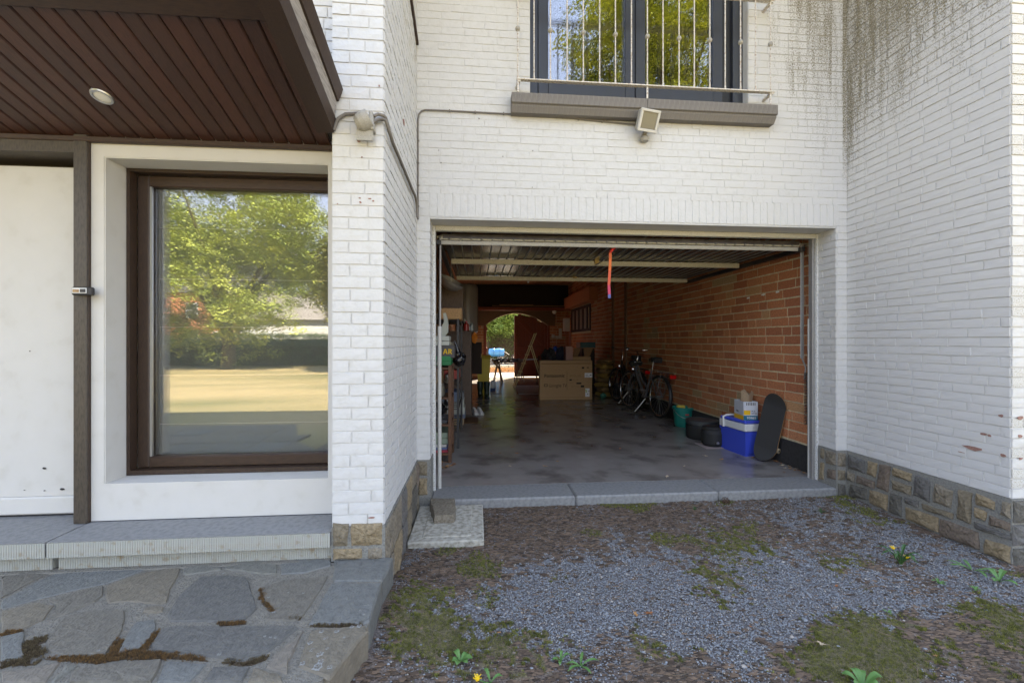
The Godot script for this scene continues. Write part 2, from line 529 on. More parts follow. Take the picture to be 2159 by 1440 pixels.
func stain_amount(p: Vector3) -> float:
	# algae spread over the wall round the upper inner corner, thinning out downwards in streaks
	var s := 0.0
	var n := ns.get_noise_3d(p.x * 3.0, p.y * 1.5, p.z * 3.0)
	if p.x > 3.15 and p.z < -2.28:
		s = (p.y - 2.75) * 1.15 + (-2.55 - p.z) * 0.75 + n * 0.9 - 0.12
	elif p.z < -3.3 and p.x > 2.45:
		s = (p.y - 2.95) * 0.75 + n * 0.9 + (0.25 if absf(p.x - 2.85) < 0.2 else -0.25)
	elif p.x < -0.45 and p.y > 3.0:
		s = (p.y - 3.0) * 0.35 + n * 0.5
	elif p.x > 3.15:
		s = 0.25 + n
	return s
func stain(p: Vector3) -> int:
	var s := stain_amount(p)
	if s > 0.05: s += rng.randf_range(-0.3, 0.3)
	if s > 1.05: return 3
	if s > 0.62: return 2
	if s > 0.22: return 1
	return 0

# joint faces on the wall core: algae stain plus a faint even brown
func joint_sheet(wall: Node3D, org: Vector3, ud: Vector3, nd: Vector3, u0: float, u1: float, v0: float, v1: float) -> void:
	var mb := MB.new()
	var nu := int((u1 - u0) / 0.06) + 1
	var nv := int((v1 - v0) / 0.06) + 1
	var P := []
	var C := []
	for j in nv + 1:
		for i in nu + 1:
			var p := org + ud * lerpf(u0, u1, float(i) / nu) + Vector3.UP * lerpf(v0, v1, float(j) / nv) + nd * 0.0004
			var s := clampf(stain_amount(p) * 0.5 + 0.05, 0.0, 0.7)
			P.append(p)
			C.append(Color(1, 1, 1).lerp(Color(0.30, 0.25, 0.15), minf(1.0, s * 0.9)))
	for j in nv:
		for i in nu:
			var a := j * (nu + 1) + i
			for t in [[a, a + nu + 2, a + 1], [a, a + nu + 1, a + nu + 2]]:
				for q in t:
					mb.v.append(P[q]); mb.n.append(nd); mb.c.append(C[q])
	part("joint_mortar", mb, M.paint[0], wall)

func chip_at(p: Vector3, ud: Vector3, nd: Vector3, w: float, h: float, wall: Node3D, m: Material) -> void:
	var pts := []
	var k := 9
	for i in k:
		var a := TAU * i / k
		var r := rng.randf_range(0.55, 1.0)
		pts.append(p + ud * cos(a) * w * r + Vector3.UP * sin(a) * h * r + nd * 0.0055)
	var mb := MB.new()
	mb.prism(pts, nd * 0.0025)
	part("bare_patch", mb, m, wall)

# an uneven stone from its outline on a wall or on the ground
func stone_mesh(pts: Array, nd: Vector3, proud: float, back: float, bump: float, bev := 0.012, split := true) -> MB:
	var mb := MB.new()
	var o := Vector3.ZERO
	var ring := []
	for i in pts.size():
		var a: Vector3 = pts[i]
		var b: Vector3 = pts[(i + 1) % pts.size()]
		ring.append(a)
		if split and a.distance_to(b) > 0.05:
			var cuts := int(clampf(a.distance_to(b) / 0.05, 1, 5))
			for k in range(1, cuts + 1):
				var j := a.lerp(b, float(k) / (cuts + 1))
				ring.append(j + Vector3(rng.randf_range(-1, 1), rng.randf_range(-1, 1), rng.randf_range(-1, 1)) * bev * 0.35)
	for p in ring: o += p
	o /= ring.size()
	var m := ring.size()
	var levels := [[0.0, -back], [0.0, proud * 0.35], [bev, proud], [-0.45, proud + bump * 0.5], [-0.78, proud + bump * 0.6]]
	var rr := []
	for l in levels:
		var q := []
		for p in ring:
			var d: Vector3 = o - p
			d -= nd * d.dot(nd)
			var w: float = minf(l[0] / maxf(d.length(), 0.001), 0.4) if l[0] >= 0.0 else -l[0]
			var base: Vector3 = p - nd * (p - o).dot(nd)
			var jit := 0.0
			if l[1] > 0.0: jit = bump * ns.get_noise_3d(base.x * 22.0, base.y * 22.0 + l[1] * 90.0, base.z * 22.0)
			q.append(base + d * w + nd * (l[1] + jit))
		rr.append(q)
	for k in levels.size() - 1:
		for i in m:
			var j := (i + 1) % m
			var hint: Vector3 = nd
			if k < 2: hint = ((ring[i] + ring[j]) * 0.5 - o).normalized() + nd * 0.3 * k
			mb.quad(rr[k][i], rr[k][j], rr[k + 1][j], rr[k + 1][i], hint)
	var tip := o + nd * (proud + bump * 0.5)
	for i in m: mb.tri(rr[-1][i], rr[-1][(i + 1) % m], tip, nd)
	return mb

func build_environment() -> void:
	var cam := Camera3D.new()
	cam.name = "camera"
	cam.fov = rad_to_deg(2.0 * atan(720.0 / F))
	cam.position = Vector3(0, EYE, 0)
	cam.rotation.y = -YAW
	cam.near = 0.05
	cam.far = 400.0
	add_child(cam)
	var we := WorldEnvironment.new()
	we.name = "world"
	var e := Environment.new()
	e.background_mode = Environment.BG_SKY
	var sk := Sky.new()
	var sm := ProceduralSkyMaterial.new()
	sm.sky_top_color = Color(0.61, 0.67, 0.79)
	sm.sky_horizon_color = Color(0.83, 0.85, 0.88)
	sm.sky_curve = 0.22
	sm.sky_energy_multiplier = 0.9
	sm.ground_bottom_color = Color(0.25, 0.27, 0.2)
	sm.ground_horizon_color = Color(0.6, 0.66, 0.68)
	sm.sun_angle_max = 8.0
	sk.sky_material = sm
	e.sky = sk
	e.tonemap_mode = Environment.TONE_MAPPER_LINEAR
	e.tonemap_exposure = 6.6
	e.sdfgi_enabled = true
	e.ssao_enabled = true
	e.ssil_enabled = true
	we.environment = e
	add_child(we)
	var sun := DirectionalLight3D.new()
	sun.name = "sun"
	sun.light_energy = 1.6
	sun.light_color = Color(1.0, 0.95, 0.86)
	sun.light_angular_distance = 0.5
	sun.shadow_enabled = true
	add_child(sun)
	# the sun stands behind the house, a little to the side
	sun.look_at_from_position(Vector3.ZERO, -Vector3(0.45, 0.95, -0.90).normalized())

# algae and dirt washed down the wall in streaks, mapped where the photograph shows them
func stain_maps() -> void:
	var N := 2048
	var per := 5.0
	var f1 := FastNoiseLite.new()
	f1.seed = 91
	f1.frequency = 1.0
	f1.fractal_octaves = 4
	for k in 2:
		var im := Image.create(N, N, false, Image.FORMAT_RGB8)
		im.fill(Color.WHITE)
		var a0 := 2.26 if k == 0 else 2.25     # along the wall: -z on the side wall, x on the facade
		var a1 := 3.42 if k == 0 else 3.22
		var c0 := int(a0 / per * N)
		var c1 := int(a1 / per * N)
		for c in range(c0, c1):
			var u := (c + 0.5) / N * per
			for r in range(0, N):
				var y := (1.0 - (r + 0.5) / N) * per
				if y < 1.6 or y > 4.6: continue
				var p := Vector3(XR, y, -u) if k == 0 else Vector3(u, y, ZF)
				var s := stain_amount(p)
				if s < -0.6: continue
				var streak := f1.get_noise_2d(u * 16.0, y * 1.3 + 40.0)
				var speck := f1.get_noise_2d(u * 75.0, y * 60.0)
				var t := minf(s, 1.4) * 0.6 + streak * 0.45 + speck * 0.85
				var d := smoothstep(0.28, 1.15, t)
				if d > 0.003:
					im.set_pixel(c, r, Color(1, 1, 1).lerp(Color(0.30, 0.26, 0.16), d).linear_to_srgb())
		var m := mat(M.white_paint, 0.65, ImageTexture.create_from_image(im), 1.0 / per, null)
		m.uv1_triplanar_sharpness = 8.0
		if k == 0: M.stain_side = m
		else: M.stain_front = m

func build_house() -> void:
	var white: Material = M.paint[0]
	var S: Array = M.paint
	stain_maps()
	# --- facade above and beside the garage opening
	var fw := thing("facade_wall", "white painted brick facade above the open garage, with a dark window and stone sill", "wall")
	var zb := ZF - 0.30
	var z0 := ZF - 0.001
	var mb := MB.new()
	mb.bx(XL - 0.27, XO0, 0.0, YL, zb, z0)
	mb.bx(XO1, XR + 0.33, 0.0, YL, zb, z0)
	mb.bx(XL - 0.27, XR + 0.33, YL, 3.26, zb, z0)
	mb.bx(XL - 0.27, 0.426, 3.26, 5.5, zb, z0)
	mb.bx(2.291, XR + 0.33, 3.26, 5.5, zb, z0)
	mb.bx(XL - 0.27, XR + 0.33, 5.5, 5.6, zb, z0)
	part("wall_core", mb, white, fw)
	var it := rows(Vector3(0, 0, ZF), Vector3.RIGHT, Vector3.BACK, XL, XR, YPL, 5.45, 0.0605, 0.181, 0.007, [[XO0, XO1, -1.0, YL + 0.195], [0.426, 2.291, 3.22, 9.0]], 5)
	# soldier course over the opening
	var u := XO0
	while u < XO1 - 0.02:
		var ctr := Vector3(u + 0.0302, YL + 0.098 + rng.randf_range(-0.003, 0.003), ZF - 0.001)
		it.append([Transform3D(Basis(Vector3.UP * 0.188, Vector3.LEFT * 0.053, Vector3.BACK), ctr), ctr])
		u += 0.0604
	place_bricks(fw, it, func(p): return 1 if stain_amount(p) > -0.75 and p.x > 2.3 else 0, [M.paint[0], M.stain_front], 290, "brick", 0.6)
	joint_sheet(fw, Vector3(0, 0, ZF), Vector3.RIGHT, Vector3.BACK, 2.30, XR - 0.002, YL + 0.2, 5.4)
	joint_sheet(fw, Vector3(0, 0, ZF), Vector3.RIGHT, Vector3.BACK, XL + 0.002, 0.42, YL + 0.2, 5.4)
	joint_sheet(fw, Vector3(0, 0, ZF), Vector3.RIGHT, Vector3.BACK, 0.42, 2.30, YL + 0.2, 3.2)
	# jamb bricks of the opening
	for sgn in [0, 1]:
		var xo: float = XO0 if sgn == 0 else XO1
		var nd := Vector3.RIGHT if sgn == 0 else Vector3.LEFT
		var ud := Vector3.FORWARD if sgn == 0 else Vector3.BACK
		var jt := rows(Vector3(xo, 0, ZF if sgn == 0 else ZF - 0.23), ud, nd, 0.0, 0.23, YPL, YL, 0.0605, 0.181, 0.007, [], 60 + sgn)
		place_bricks(fw, jt, func(_p): return 0, S, 60, "jamb_brick")
	# --- window of the upper floor: frame, sashes, double panes
	var w := Node3D.new()
	w.name = "window"
	fw.add_child(w)
	var zw := ZF - 0.07
	var fr := MB.new()
	fr.bx(0.428, 0.50, 3.30, 5.5, zw - 0.07, zw)
	fr.bx(2.20, 2.289, 3.30, 5.5, zw - 0.07, zw)
	fr.bx(0.50, 2.20, 3.30, 3.36, zw - 0.07, zw)
	fr.bx(0.50, 2.20, 5.42, 5.5, zw - 0.07, zw)
	part("frame", fr, M.anthracite, w)
	for k in 2:
		var xa := 0.503 if k == 0 else 1.333
		var xb := 1.327 if k == 0 else 2.10
		var sa := MB.new()
		var zs := zw + 0.012
		sa.bx(xa, xa + 0.085, 3.365, 5.41, zs - 0.06, zs, 0.004)
		sa.bx(xb - 0.085, xb, 3.365, 5.41, zs - 0.06, zs, 0.004)
		sa.bx(xa + 0.085, xb - 0.085, 3.365, 3.485, zs - 0.06, zs, 0.004)
		sa.bx(xa + 0.085, xb - 0.085, 5.32, 5.41, zs - 0.06, zs, 0.004)
		part("sash", sa, M.anthracite, w)
		for q in 3:
			var glass: Material = M.coat if q == 0 else M.pane
			var g := MB.new()
			g.bx(xa + 0.08, xb - 0.08, 3.48, 5.33, zs - 0.05 + q * 0.014, zs - 0.046 + q * 0.014)
			part("pane", g, glass, w)
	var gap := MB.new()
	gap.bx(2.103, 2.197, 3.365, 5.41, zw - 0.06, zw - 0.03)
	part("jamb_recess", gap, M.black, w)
	var rv := MB.new()
	rv.bx(0.42, 0.4275, 3.3, 5.5, ZF - 0.3, ZF - 0.002)
	rv.bx(2.2895, 2.297, 3.3, 5.5, ZF - 0.3, ZF - 0.002)
	part("reveal", rv, white, w)
	# stone sill in two lengths
	for k in 2:
		var zf := ZF + 0.11
		var xa := Pz(1079, 200, zf).x if k == 0 else Pz(1366, 200, zf).x + 0.002
		var xb := Pz(1366, 200, zf).x - 0.002 if k == 0 else Pz(1641, 200, zf).x
		var sl := MB.new()
		var yt := Pz(1079, 193, zf).y
		sl.prism([Vector3(xa, yt + 0.02, ZF - 0.12), Vector3(xa, yt, zf), Vector3(xa, yt - 0.075, zf), Vector3(xa, yt - 0.08, zf - 0.01), Vector3(xa, yt - 0.08, ZF - 0.12)], Vector3(xb - xa, 0, 0))
		part("sill_stone", sl, M.sill, fw)
		sl = MB.new()
		sl.prism([Vector3(xa, yt - 0.081, ZF - 0.12), Vector3(xa, yt - 0.081, zf - 0.016), Vector3(xa, yt - 0.095, zf - 0.018), Vector3(xa, yt - 0.135, zf - 0.045), Vector3(xa, yt - 0.135, ZF - 0.12)], Vector3(xb - xa, 0, 0))
		part("sill_moulding", sl, M.sill, fw)
	# opening: plastered soffit under the lintel
	var so := MB.new()
	so.bx(XO0 - 0.002, XO1 + 0.002, YL - 0.012, YL - 0.0005, ZF - 0.29, ZF - 0.004)
	part("lintel_soffit", so, white, fw)
	# bare brick where the paint came off
	for q in [[2104, 880, 0.030, 0.012]]: pass
	var chips := MB.new()
	for q in [[1010, 250], [1060, 330], [1123, 318], [925, 317], [1122, 395], [930, 343]]:
		var p := Pz(q[0], q[1], ZF)
		chip_at(p, Vector3.RIGHT, Vector3.BACK, 0.006, 0.005, fw, M.cable)

	# --- wing wall with the pier end
	var ww := thing("wing_wall", "white brick wing wall between the window panel and the garage, its end a narrow pier", "wall")
	mb = MB.new()
	mb.bx(-0.735, XL - 0.001, 0.0, 5.6, ZF + 0.001, ZP - 0.001)
	part("wall_core", mb, white, ww)
	it = rows(Vector3(0, 0, ZP), Vector3.RIGHT, Vector3.BACK, -0.737, XL + 0.004, YPL, 5.4, 0.0605, 0.181, 0.007, [], 15)
	it.append_array(rows(Vector3(XL, 0, ZP), Vector3.FORWARD, Vector3.RIGHT, 0.0, ZP - ZF, YPL, 5.4, 0.0605, 0.098, 0.007, [], 16))
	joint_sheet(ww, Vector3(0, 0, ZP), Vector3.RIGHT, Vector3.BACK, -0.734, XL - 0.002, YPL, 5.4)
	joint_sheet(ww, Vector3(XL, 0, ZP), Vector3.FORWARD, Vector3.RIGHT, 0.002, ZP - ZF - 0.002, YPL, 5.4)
	place_bricks(ww, it, func(p): return 1 if p.y > 3.4 and rng.randf() < 0.35 else 0, S, 295, "brick", 0.85)
	for q in [[757, 299, 0.011, 0.006], [763, 332, 0.006, 0.004], [759, 418, 0.008, 0.004], [780, 419, 0.012, 0.004], [787, 424, 0.006, 0.005], [760, 427, 0.007, 0.007], [783, 1090, 0.026, 0.006], [800, 182, 0.006, 0.006], [712, 430, 0.004, 0.003]]:
		chip_at(Pz(q[0], q[1], ZP), Vector3.RIGHT, Vector3.BACK, q[2], q[3], ww, M.chip)
	chip_at(Px(849, 258, XL), Vector3.FORWARD, Vector3.RIGHT, 0.035, 0.03, ww, M.chip)
	# --- return wall on the other side
	var rw := thing("return_wall", "white brick return wall stained with algae, standing on rough stones", "wall")
	mb = MB.new()
	mb.bx(XR + 0.001, XR + 0.33, 0.0, 5.6, ZF + 0.001, -2.274)
	part("wall_core", mb, white, rw)
	mb = MB.new()
	mb.bx(XR + 0.33, 7.0, 0.0, 5.6, -2.6, -2.274)
	part("front_core", mb, white, rw)
	it = rows(Vector3(XR, 0, ZF), Vector3.BACK, Vector3.LEFT, 0.0, ZF * -1 - 2.273, YPL, 5.4, 0.0605, 0.181, 0.007, [], 25)
	it.append_array(rows(Vector3(0, 0, -2.273), Vector3.RIGHT, Vector3.BACK, XR - 0.004, 4.2, YPL, 5.4, 0.0605, 0.181, 0.007, [], 26))
	place_bricks(rw, it, func(p): return 4 if p.z < -2.28 else (1 if rng.randf() < 0.4 else 0), S + [M.stain_side], 295, "brick", 1.0)
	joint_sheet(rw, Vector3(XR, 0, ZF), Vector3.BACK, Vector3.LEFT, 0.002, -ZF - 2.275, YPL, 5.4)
	for q in [[2055, 945, 0.07, 0.017], [2078, 915, 0.026, 0.008], [2090, 918, 0.012, 0.01], [2114, 876, 0.016, 0.010], [2030, 953, 0.03, 0.003], [2118, 960, 0.02, 0.012]]:
		chip_at(Px(q[0], q[1], XR), Vector3.BACK, Vector3.LEFT, q[2], q[3], rw, M.chip)
	for q in [[2150, 880, 0.022, 0.016], [2149, 918, 0.018, 0.013], [2151, 966, 0.016, 0.010]]:
		chip_at(Pz(q[0], q[1], -2.273), Vector3.RIGHT, Vector3.BACK, q[2], q[3], rw, M.chip)
	# --- rough stone plinths
	plinths(fw, ww, rw)
	# --- house behind and around: upper wall beside the pier, the other wing, roof
	var uw := thing("upper_wall", "white brick wall above the dark wooden canopy, beside the pier", "wall")
	mb = MB.new()
	mb.bx(-6.0, -0.736, 2.62, 5.6, -2.75, -2.301)
	part("wall_core", mb, white, uw)
	it = rows(Vector3(0, 0, -2.30), Vector3.RIGHT, Vector3.BACK, -1.35, -0.738, 2.66, 4.6, 0.0605, 0.181, 0.007, [], 35)
	place_bricks(uw, it, func(_p): return 0, S, 200)
	var hb := MB.new()
	hb.bx(-6.0, XLW - 0.25, 0.3, 5.6, ZB - 0.3, -5.2)
	hb.bx(-6.0, -5.7, 0.3, 5.6, -5.2, -2.75)
	hb.bx(7.0, 7.3, 0.0, 5.6, ZB - 0.3, -2.6)
	hb.bx(XRW + 0.33, 7.0, 0.0, 5.6, ZB - 0.3, ZB)
	var body := part("house_body", hb, M.solid)
	tag(body, "plain outer walls of the white house behind the facade", "house")
	var ro := MB.new()
	ro.bx(-5.6, 7.7, 5.601, 5.78, ZB - 0.7, -2.1)
	solo("flat_roof", ro, M.roof, "dark flat roof with eaves over the white house", "roof")
	# dark strip of a window frame high on the wing wall
	var sf := MB.new()
	sf.bar(Px(866, -6, XL + 0.012), Px(880, 92, XL + 0.012), 0.03, 0.02, Vector3.RIGHT)
	part("window_trim", sf, M.brown, ww)

func outline(a: Array, s: float, ox: float, oy: float, axis: String, at: float) -> Array:
	var r := []
	for q in crop(a, s, ox, oy):
		r.append(Px(q.x, q.y, at) if axis == "x" else (Pz(q.x, q.y, at) if axis == "z" else Py(q.x, q.y, at)))
	return r

func plinths(fw: Node3D, ww: Node3D, rw: Node3D) -> void:
	var mb := MB.new()
	mb.bx(XO1 - 0.012, XR, -0.1, YPL, ZF - 0.25, ZF + 0.010)
	mb.bx(XL, XO0 + 0.012, -0.1, YPL, ZF - 0.25, ZF + 0.010)
	part("plinth_mortar", mb, M.stone_mortar, fw)
	mb = MB.new()
	mb.bx(-0.737, XL + 0.010, -0.1, YPL, ZF + 0.002, ZP + 0.010)
	part("plinth_mortar", mb, M.stone_mortar, ww)
	mb = MB.new()
	mb.bx(XR - 0.010, XR + 0.3, -0.1, YPL, ZF + 0.011, -2.263)
	mb.bx(XR + 0.3, 7.0, -0.1, YPL, -2.5, -2.263)
	part("plinth_mortar", mb, M.stone_mortar, rw)
	var st: Array = M.stone
	var i := 0
	var tones := [3, 2, 4, 2, 0, 3, 5, 0, 2, 2, 5, 4, 5, 4, 1, 2, 1, 3, 0, 2, 4, 3, 2]
	for a in [[385,415,530,470,530,585,380,540],[560,470,640,490,625,620,550,590],[660,500,765,520,740,750,640,710],[785,530,950,585,945,655,780,600],[770,640,950,700,945,780,775,720],[985,600,1110,640,1110,845,965,775],[1160,670,1320,740,1300,895,1145,835],[1370,725,1495,760,1480,1040,1350,985],[1525,760,1695,840,1690,910,1530,860],[1520,885,1620,930,1605,1010,1520,975],[1760,830,1835,850,1835,990,1740,950],[1645,955,1830,1030,1830,1100,1640,1040],[375,560,440,585,440,660,370,640],[460,600,620,655,615,720,455,665],[400,680,545,720,560,820,390,790],[570,730,735,775,730,920,575,845],[760,760,860,790,860,970,745,925],[880,795,1010,830,1010,885,885,845],[1040,850,1325,945,1320,990,1045,895],[890,880,1190,980,1190,1110,900,990],[1200,985,1545,1110,1555,1265,1200,1130],[1510,1015,1640,1060,1830,1140,1830,1170,1510,1070],[1610,1170,1835,1240,1835,1390,1600,1295]]:
		part("plinth_stone", stone_mesh(outline(a, 4.235, 1700, 860, "x", XR - 0.010), Vector3.LEFT, 0.014, 0.01, 0.012), st[tones[i]], rw)
		i += 1
	# front of the return wall
	for q in [[XR - 0.006, 3.42, 0.24, 0.37, 1], [XR - 0.008, 3.36, 0.10, 0.225, 3], [3.38, 3.7, 0.08, 0.225, 0], [3.44, 3.8, 0.24, 0.37, 4], [XR - 0.004, 3.5, -0.03, 0.085, 1]]:
		part("plinth_stone", stone_mesh([Vector3(q[0], q[2], -2.263), Vector3(q[1], q[2], -2.263), Vector3(q[1], q[3], -2.263), Vector3(q[0], q[3], -2.263)], Vector3.BACK, 0.015, 0.01, 0.012), st[q[4]], rw)
	i = 0
	for a in [[284,400,352,405,350,520,284,515],[284,550,350,555,350,640,284,640],[284,670,350,680,350,790,284,790]]:
		part("plinth_stone", stone_mesh(outline(a, 4.235, 1700, 860, "z", ZF + 0.010), Vector3.BACK, 0.008, 0.01, 0.006), st[[5, 0, 1][i]], fw)
		i += 1
	i = 0
	for a in [[175,375,268,400,270,510,180,490],[195,540,268,555,268,640,190,620],[130,480,165,490,160,640,120,630],[135,355,168,365,165,455,132,445]]:
		part("plinth_stone", stone_mesh(outline(a, 4.235, 1700, 860, "x", XO1 - 0.012), Vector3.LEFT, 0.008, 0.01, 0.006), st[[5, 4, 2, 0][i]], fw)
		i += 1
	# left: strip beside the opening, pier front, wing wall side
	i = 0
	for a in [[960,155,1055,160,1060,300,958,295],[970,325,1060,325,1062,490,970,495]]:
		part("plinth_stone", stone_mesh(outline(a, 4.8, 680, 940, "z", ZF + 0.010), Vector3.BACK, 0.008, 0.01, 0.006), st[[0, 2][i]], fw)
		i += 1
	i = 0
	for a in [[105,780,260,790,250,1010,105,1010],[290,790,602,780,602,1000,290,1005],[105,1040,395,1035,400,1135,105,1145],[460,1040,600,1035,600,1130,455,1135]]:
		part("plinth_stone", stone_mesh(outline(a, 4.8, 680, 940, "z", ZP + 0.010), Vector3.BACK, 0.010, 0.01, 0.010), st[[0, 2, 2, 5][i]], ww)
		i += 1
	var z := ZP + 0.005
	while z > ZF + 0.06:
		var l := minf(rng.randf_range(0.16, 0.30), z - ZF - 0.012)
		var cut := rng.randf_range(0.14, 0.26)
		for q in [[-0.05, cut - 0.008], [cut + 0.008, 0.368]]:
			var zz := z - l + 0.016
			part("plinth_stone", stone_mesh([Vector3(XL + 0.010, q[0], z), Vector3(XL + 0.010, q[0], zz), Vector3(XL + 0.010, q[1], zz), Vector3(XL + 0.010, q[1], z)], Vector3.RIGHT, 0.010, 0.01, 0.012), st[rng.randi() % 6], ww)
		z -= l

var gravel_poly := []
var moss_poly := []
var bare_poly := []
func in_any(polys: Array, p: Vector2) -> bool:
	for q in polys:
		if Geometry2D.is_point_in_polygon(p, q): return true
	return false
func ground_y(x: float, z: float) -> float:
	var bank := 0.0
	if z > -2.6 and z < 0.6:
		var d := maxf(0.0, x - edge_x(z))
		bank = 0.115 * exp(-d * 3.2) * smoothstep(-2.6, -2.0, z)
	return bank - 0.012 + 0.010 * ns.get_noise_2d(x * 2.2, z * 2.2) + 0.005 * ns.get_noise_2d(x * 9.0, z * 9.0)
func cover(x: float, z: float) -> Vector2:   # x: how much gravel, y: how much moss lies here
	if z > -1.25:
		var g := ns.get_noise_2d(x * 1.4 + 30.0, z * 1.4)
		return Vector2(clampf(0.5 + g * 2.0, 0, 1), clampf(-g * 2.5, 0, 1))
	var p := pix(Vector3(x, 0, z))
	var j := Vector2(ns.get_noise_2d(x * 9.0, z * 9.0), ns.get_noise_2d(x * 9.0 + 50.0, z * 9.0)) * 55.0 + Vector2(ns.get_noise_2d(x * 40.0, z * 40.0), ns.get_noise_2d(x * 40.0 + 9.0, z * 40.0)) * 60.0
	var q := p + j
	var gr := 0.0
	var ms := 0.0
	if in_any(gravel_poly, q): gr = 1.0
	elif in_any(bare_poly, q): gr = 0.04
	else: gr = clampf(0.16 + 1.1 * ns.get_noise_2d(x * 5.0 + 80.0, z * 5.0), 0.02, 0.5)
	if in_any(moss_poly, q): ms = 1.0; gr = minf(gr, 0.04)
	elif gr < 0.5: ms = clampf(1.4 * ns.get_noise_2d(x * 4.0 - 20.0, z * 4.0) - 0.1, 0, 0.6)
	return Vector2(gr, ms)

func build_ground() -> void:
	var far := MB.new()
	var step := 3.0
	var xs := [-200.0, -90.0, -45.0]
	for i in range(-10, 11): xs.append(i * step)
	xs.append_array([45.0, 90.0, 200.0])
	var zs := [-200.0, -90.0, -45.0, -33.0, -24.0, -18.0, -15.2, -10.0, -5.0, 0.6]
	for i in range(1, 40): zs.append(0.6 + i * 0.8)
	zs.append_array([40.0, 60.0, 110.0, 200.0])
	for i in xs.size() - 1:
		for k in zs.size() - 1:
			var P := []
			var C := []
			for q in [[i, k], [i + 1, k], [i + 1, k + 1], [i, k + 1]]:
				var x: float = xs[q[0]]
				var z: float = zs[q[1]]
				P.append(Vector3(x, -0.06, z))
				var d := clampf(0.78 + 0.8 * ns.get_noise_2d(x * 0.35, z * 0.9), 0, 1)
				var cc := Color(0.075, 0.105, 0.028).lerp(Color(0.43, 0.335, 0.165), d)
				if z < -14.0: cc = Color(0.40, 0.36, 0.30)
				C.append(cc)
			for t in [[0, 1, 2], [0, 2, 3]]:
				far.tri(P[t[0]], P[t[1]], P[t[2]], Vector3.UP)
				var m := far.c.size()
				# tri() keeps or swaps the last two corners; colour each corner by its place
				for s in 3:
					for w in 4:
						if far.v[m - 3 + s].is_equal_approx(P[w]): far.c[m - 3 + s] = C[w]
	struct("ground", far, M.lawn)

	# what lies where, outlined on the photograph and laid on the ground
	gravel_poly = [
		crop([480,600,690,500,760,540,830,460,930,360,1040,310,1090,240,1240,215,1400,250,1450,190,1700,140,1720,90,1960,80,2159,200,2300,260,2300,740,1900,720,1500,720,1220,720,960,690,820,700,760,640,560,640], 3.0, 720, 1120),
		crop([-20,580,70,640,180,720,300,790,420,760,430,700,250,600,200,520,430,470,700,470,1000,560,1250,620,1430,690,1700,740,2159,780,2300,800,2300,860,1900,790,1700,850,1500,820,1300,870,1050,880,830,960,640,1050,560,1200,300,1250,-20,1100], 3.0, 1440, 1000),
		crop([100,150,430,160,600,190,900,220,1150,300,1450,350,1700,420,1900,510,2159,620,2300,700,2300,760,2000,730,1650,690,1500,600,1250,480,1000,420,850,330,600,260,430,210,150,210], 3.0, 1440, 1000)]
	moss_poly = [
		crop([210,800,360,610,560,610,760,640,830,700,960,700,1220,720,1500,730,1350,760,1100,780,800,850,900,940,600,930,300,830], 3.0, 720, 1120),
		crop([230,560,400,430,560,400,700,420,600,520,450,580], 3.0, 720, 1120),
		crop([1780,830,2000,800,2159,930,2300,950,2300,1150,1950,1000,1800,900], 3.0, 1440, 1000),
		crop([150,560,250,640,400,720,330,780,180,690,60,560], 3.0, 1440, 1000),
		crop([650,1180,900,1000,1200,900,1500,1000,1700,1200,1500,1330,900,1330], 3.0, 1440, 1000),
		crop([140,380,250,370,600,470,560,520,400,500,200,440], 3.0, 1440, 1000)]
	bare_poly = [
		crop([200,200,500,240,800,400,1000,450,1300,560,1600,680,1500,700,1200,600,900,520,600,420,300,330], 3.0, 1440, 1000),
		PackedVector2Array([Vector2(1040, 1065), Vector2(1500, 1050), Vector2(1480, 1110), Vector2(1420, 1150), Vector2(1280, 1140), Vector2(1150, 1180), Vector2(1000, 1220), Vector2(900, 1290), Vector2(860, 1220), Vector2(900, 1150)])]
	var dr := MB.new()
	var x0 := -1.9
	var x1 := 3.4
	var za := -3.42
	var zb := 2.6
	var hs := {}
	var nx := 132
	var nz := 150
	var row_p := []
	var row_c := []
	for k in nz + 1:
		var pr := []
		var cr := []
		for i in nx + 1:
			var x := x0 + (x1 - x0) * i / nx
			var z := za + (zb - za) * k / nz
			var cv := cover(x, z)
			var y := ground_y(x, z) - 0.006 * cv.x + 0.006 * cv.y
			pr.append(Vector3(x, y, z))
			var t := ns.get_noise_2d(x * 14.0, z * 14.0) * 0.5 + 0.5
			var soil := Color(0.11, 0.08, 0.06).lerp(Color(0.22, 0.175, 0.145), t)
			if in_any([bare_poly[1]], pix(Vector3(x, 0, z))) and z < -1.3: soil = soil.lerp(Color(0.20, 0.165, 0.145), 0.6)
			var cc := soil.lerp(Color(0.20, 0.20, 0.21), cv.x * 0.6)
			cc = cc.lerp(Color(0.10, 0.10, 0.03).lerp(Color(0.16, 0.125, 0.06), t), cv.y * 0.75)
			cr.append(cc)
		row_p.append(pr); row_c.append(cr)
	for k in nz:
		for i in nx:
			var nb := []
			for q in [[k, i], [k, i + 1], [k + 1, i + 1], [k + 1, i]]:
				nb.append(q)
			for t in [[0, 1, 2], [0, 2, 3]]:
				for s in t:
					var q: Array = nb[s]
					var p: Vector3 = row_p[q[0]][q[1]]
					var pe: Vector3 = row_p[q[0]][mini(q[1] + 1, nx)] - row_p[q[0]][maxi(q[1] - 1, 0)]
					var ps: Vector3 = row_p[mini(q[0] + 1, nz)][q[1]] - row_p[maxi(q[0] - 1, 0)][q[1]]
					dr.v.append(p); dr.n.append(ps.cross(pe).normalized()); dr.c.append(row_c[q[0]][q[1]])
	struct("driveway", dr, M.soil)
	build_gravel()
	build_threshold()
	build_terrace()

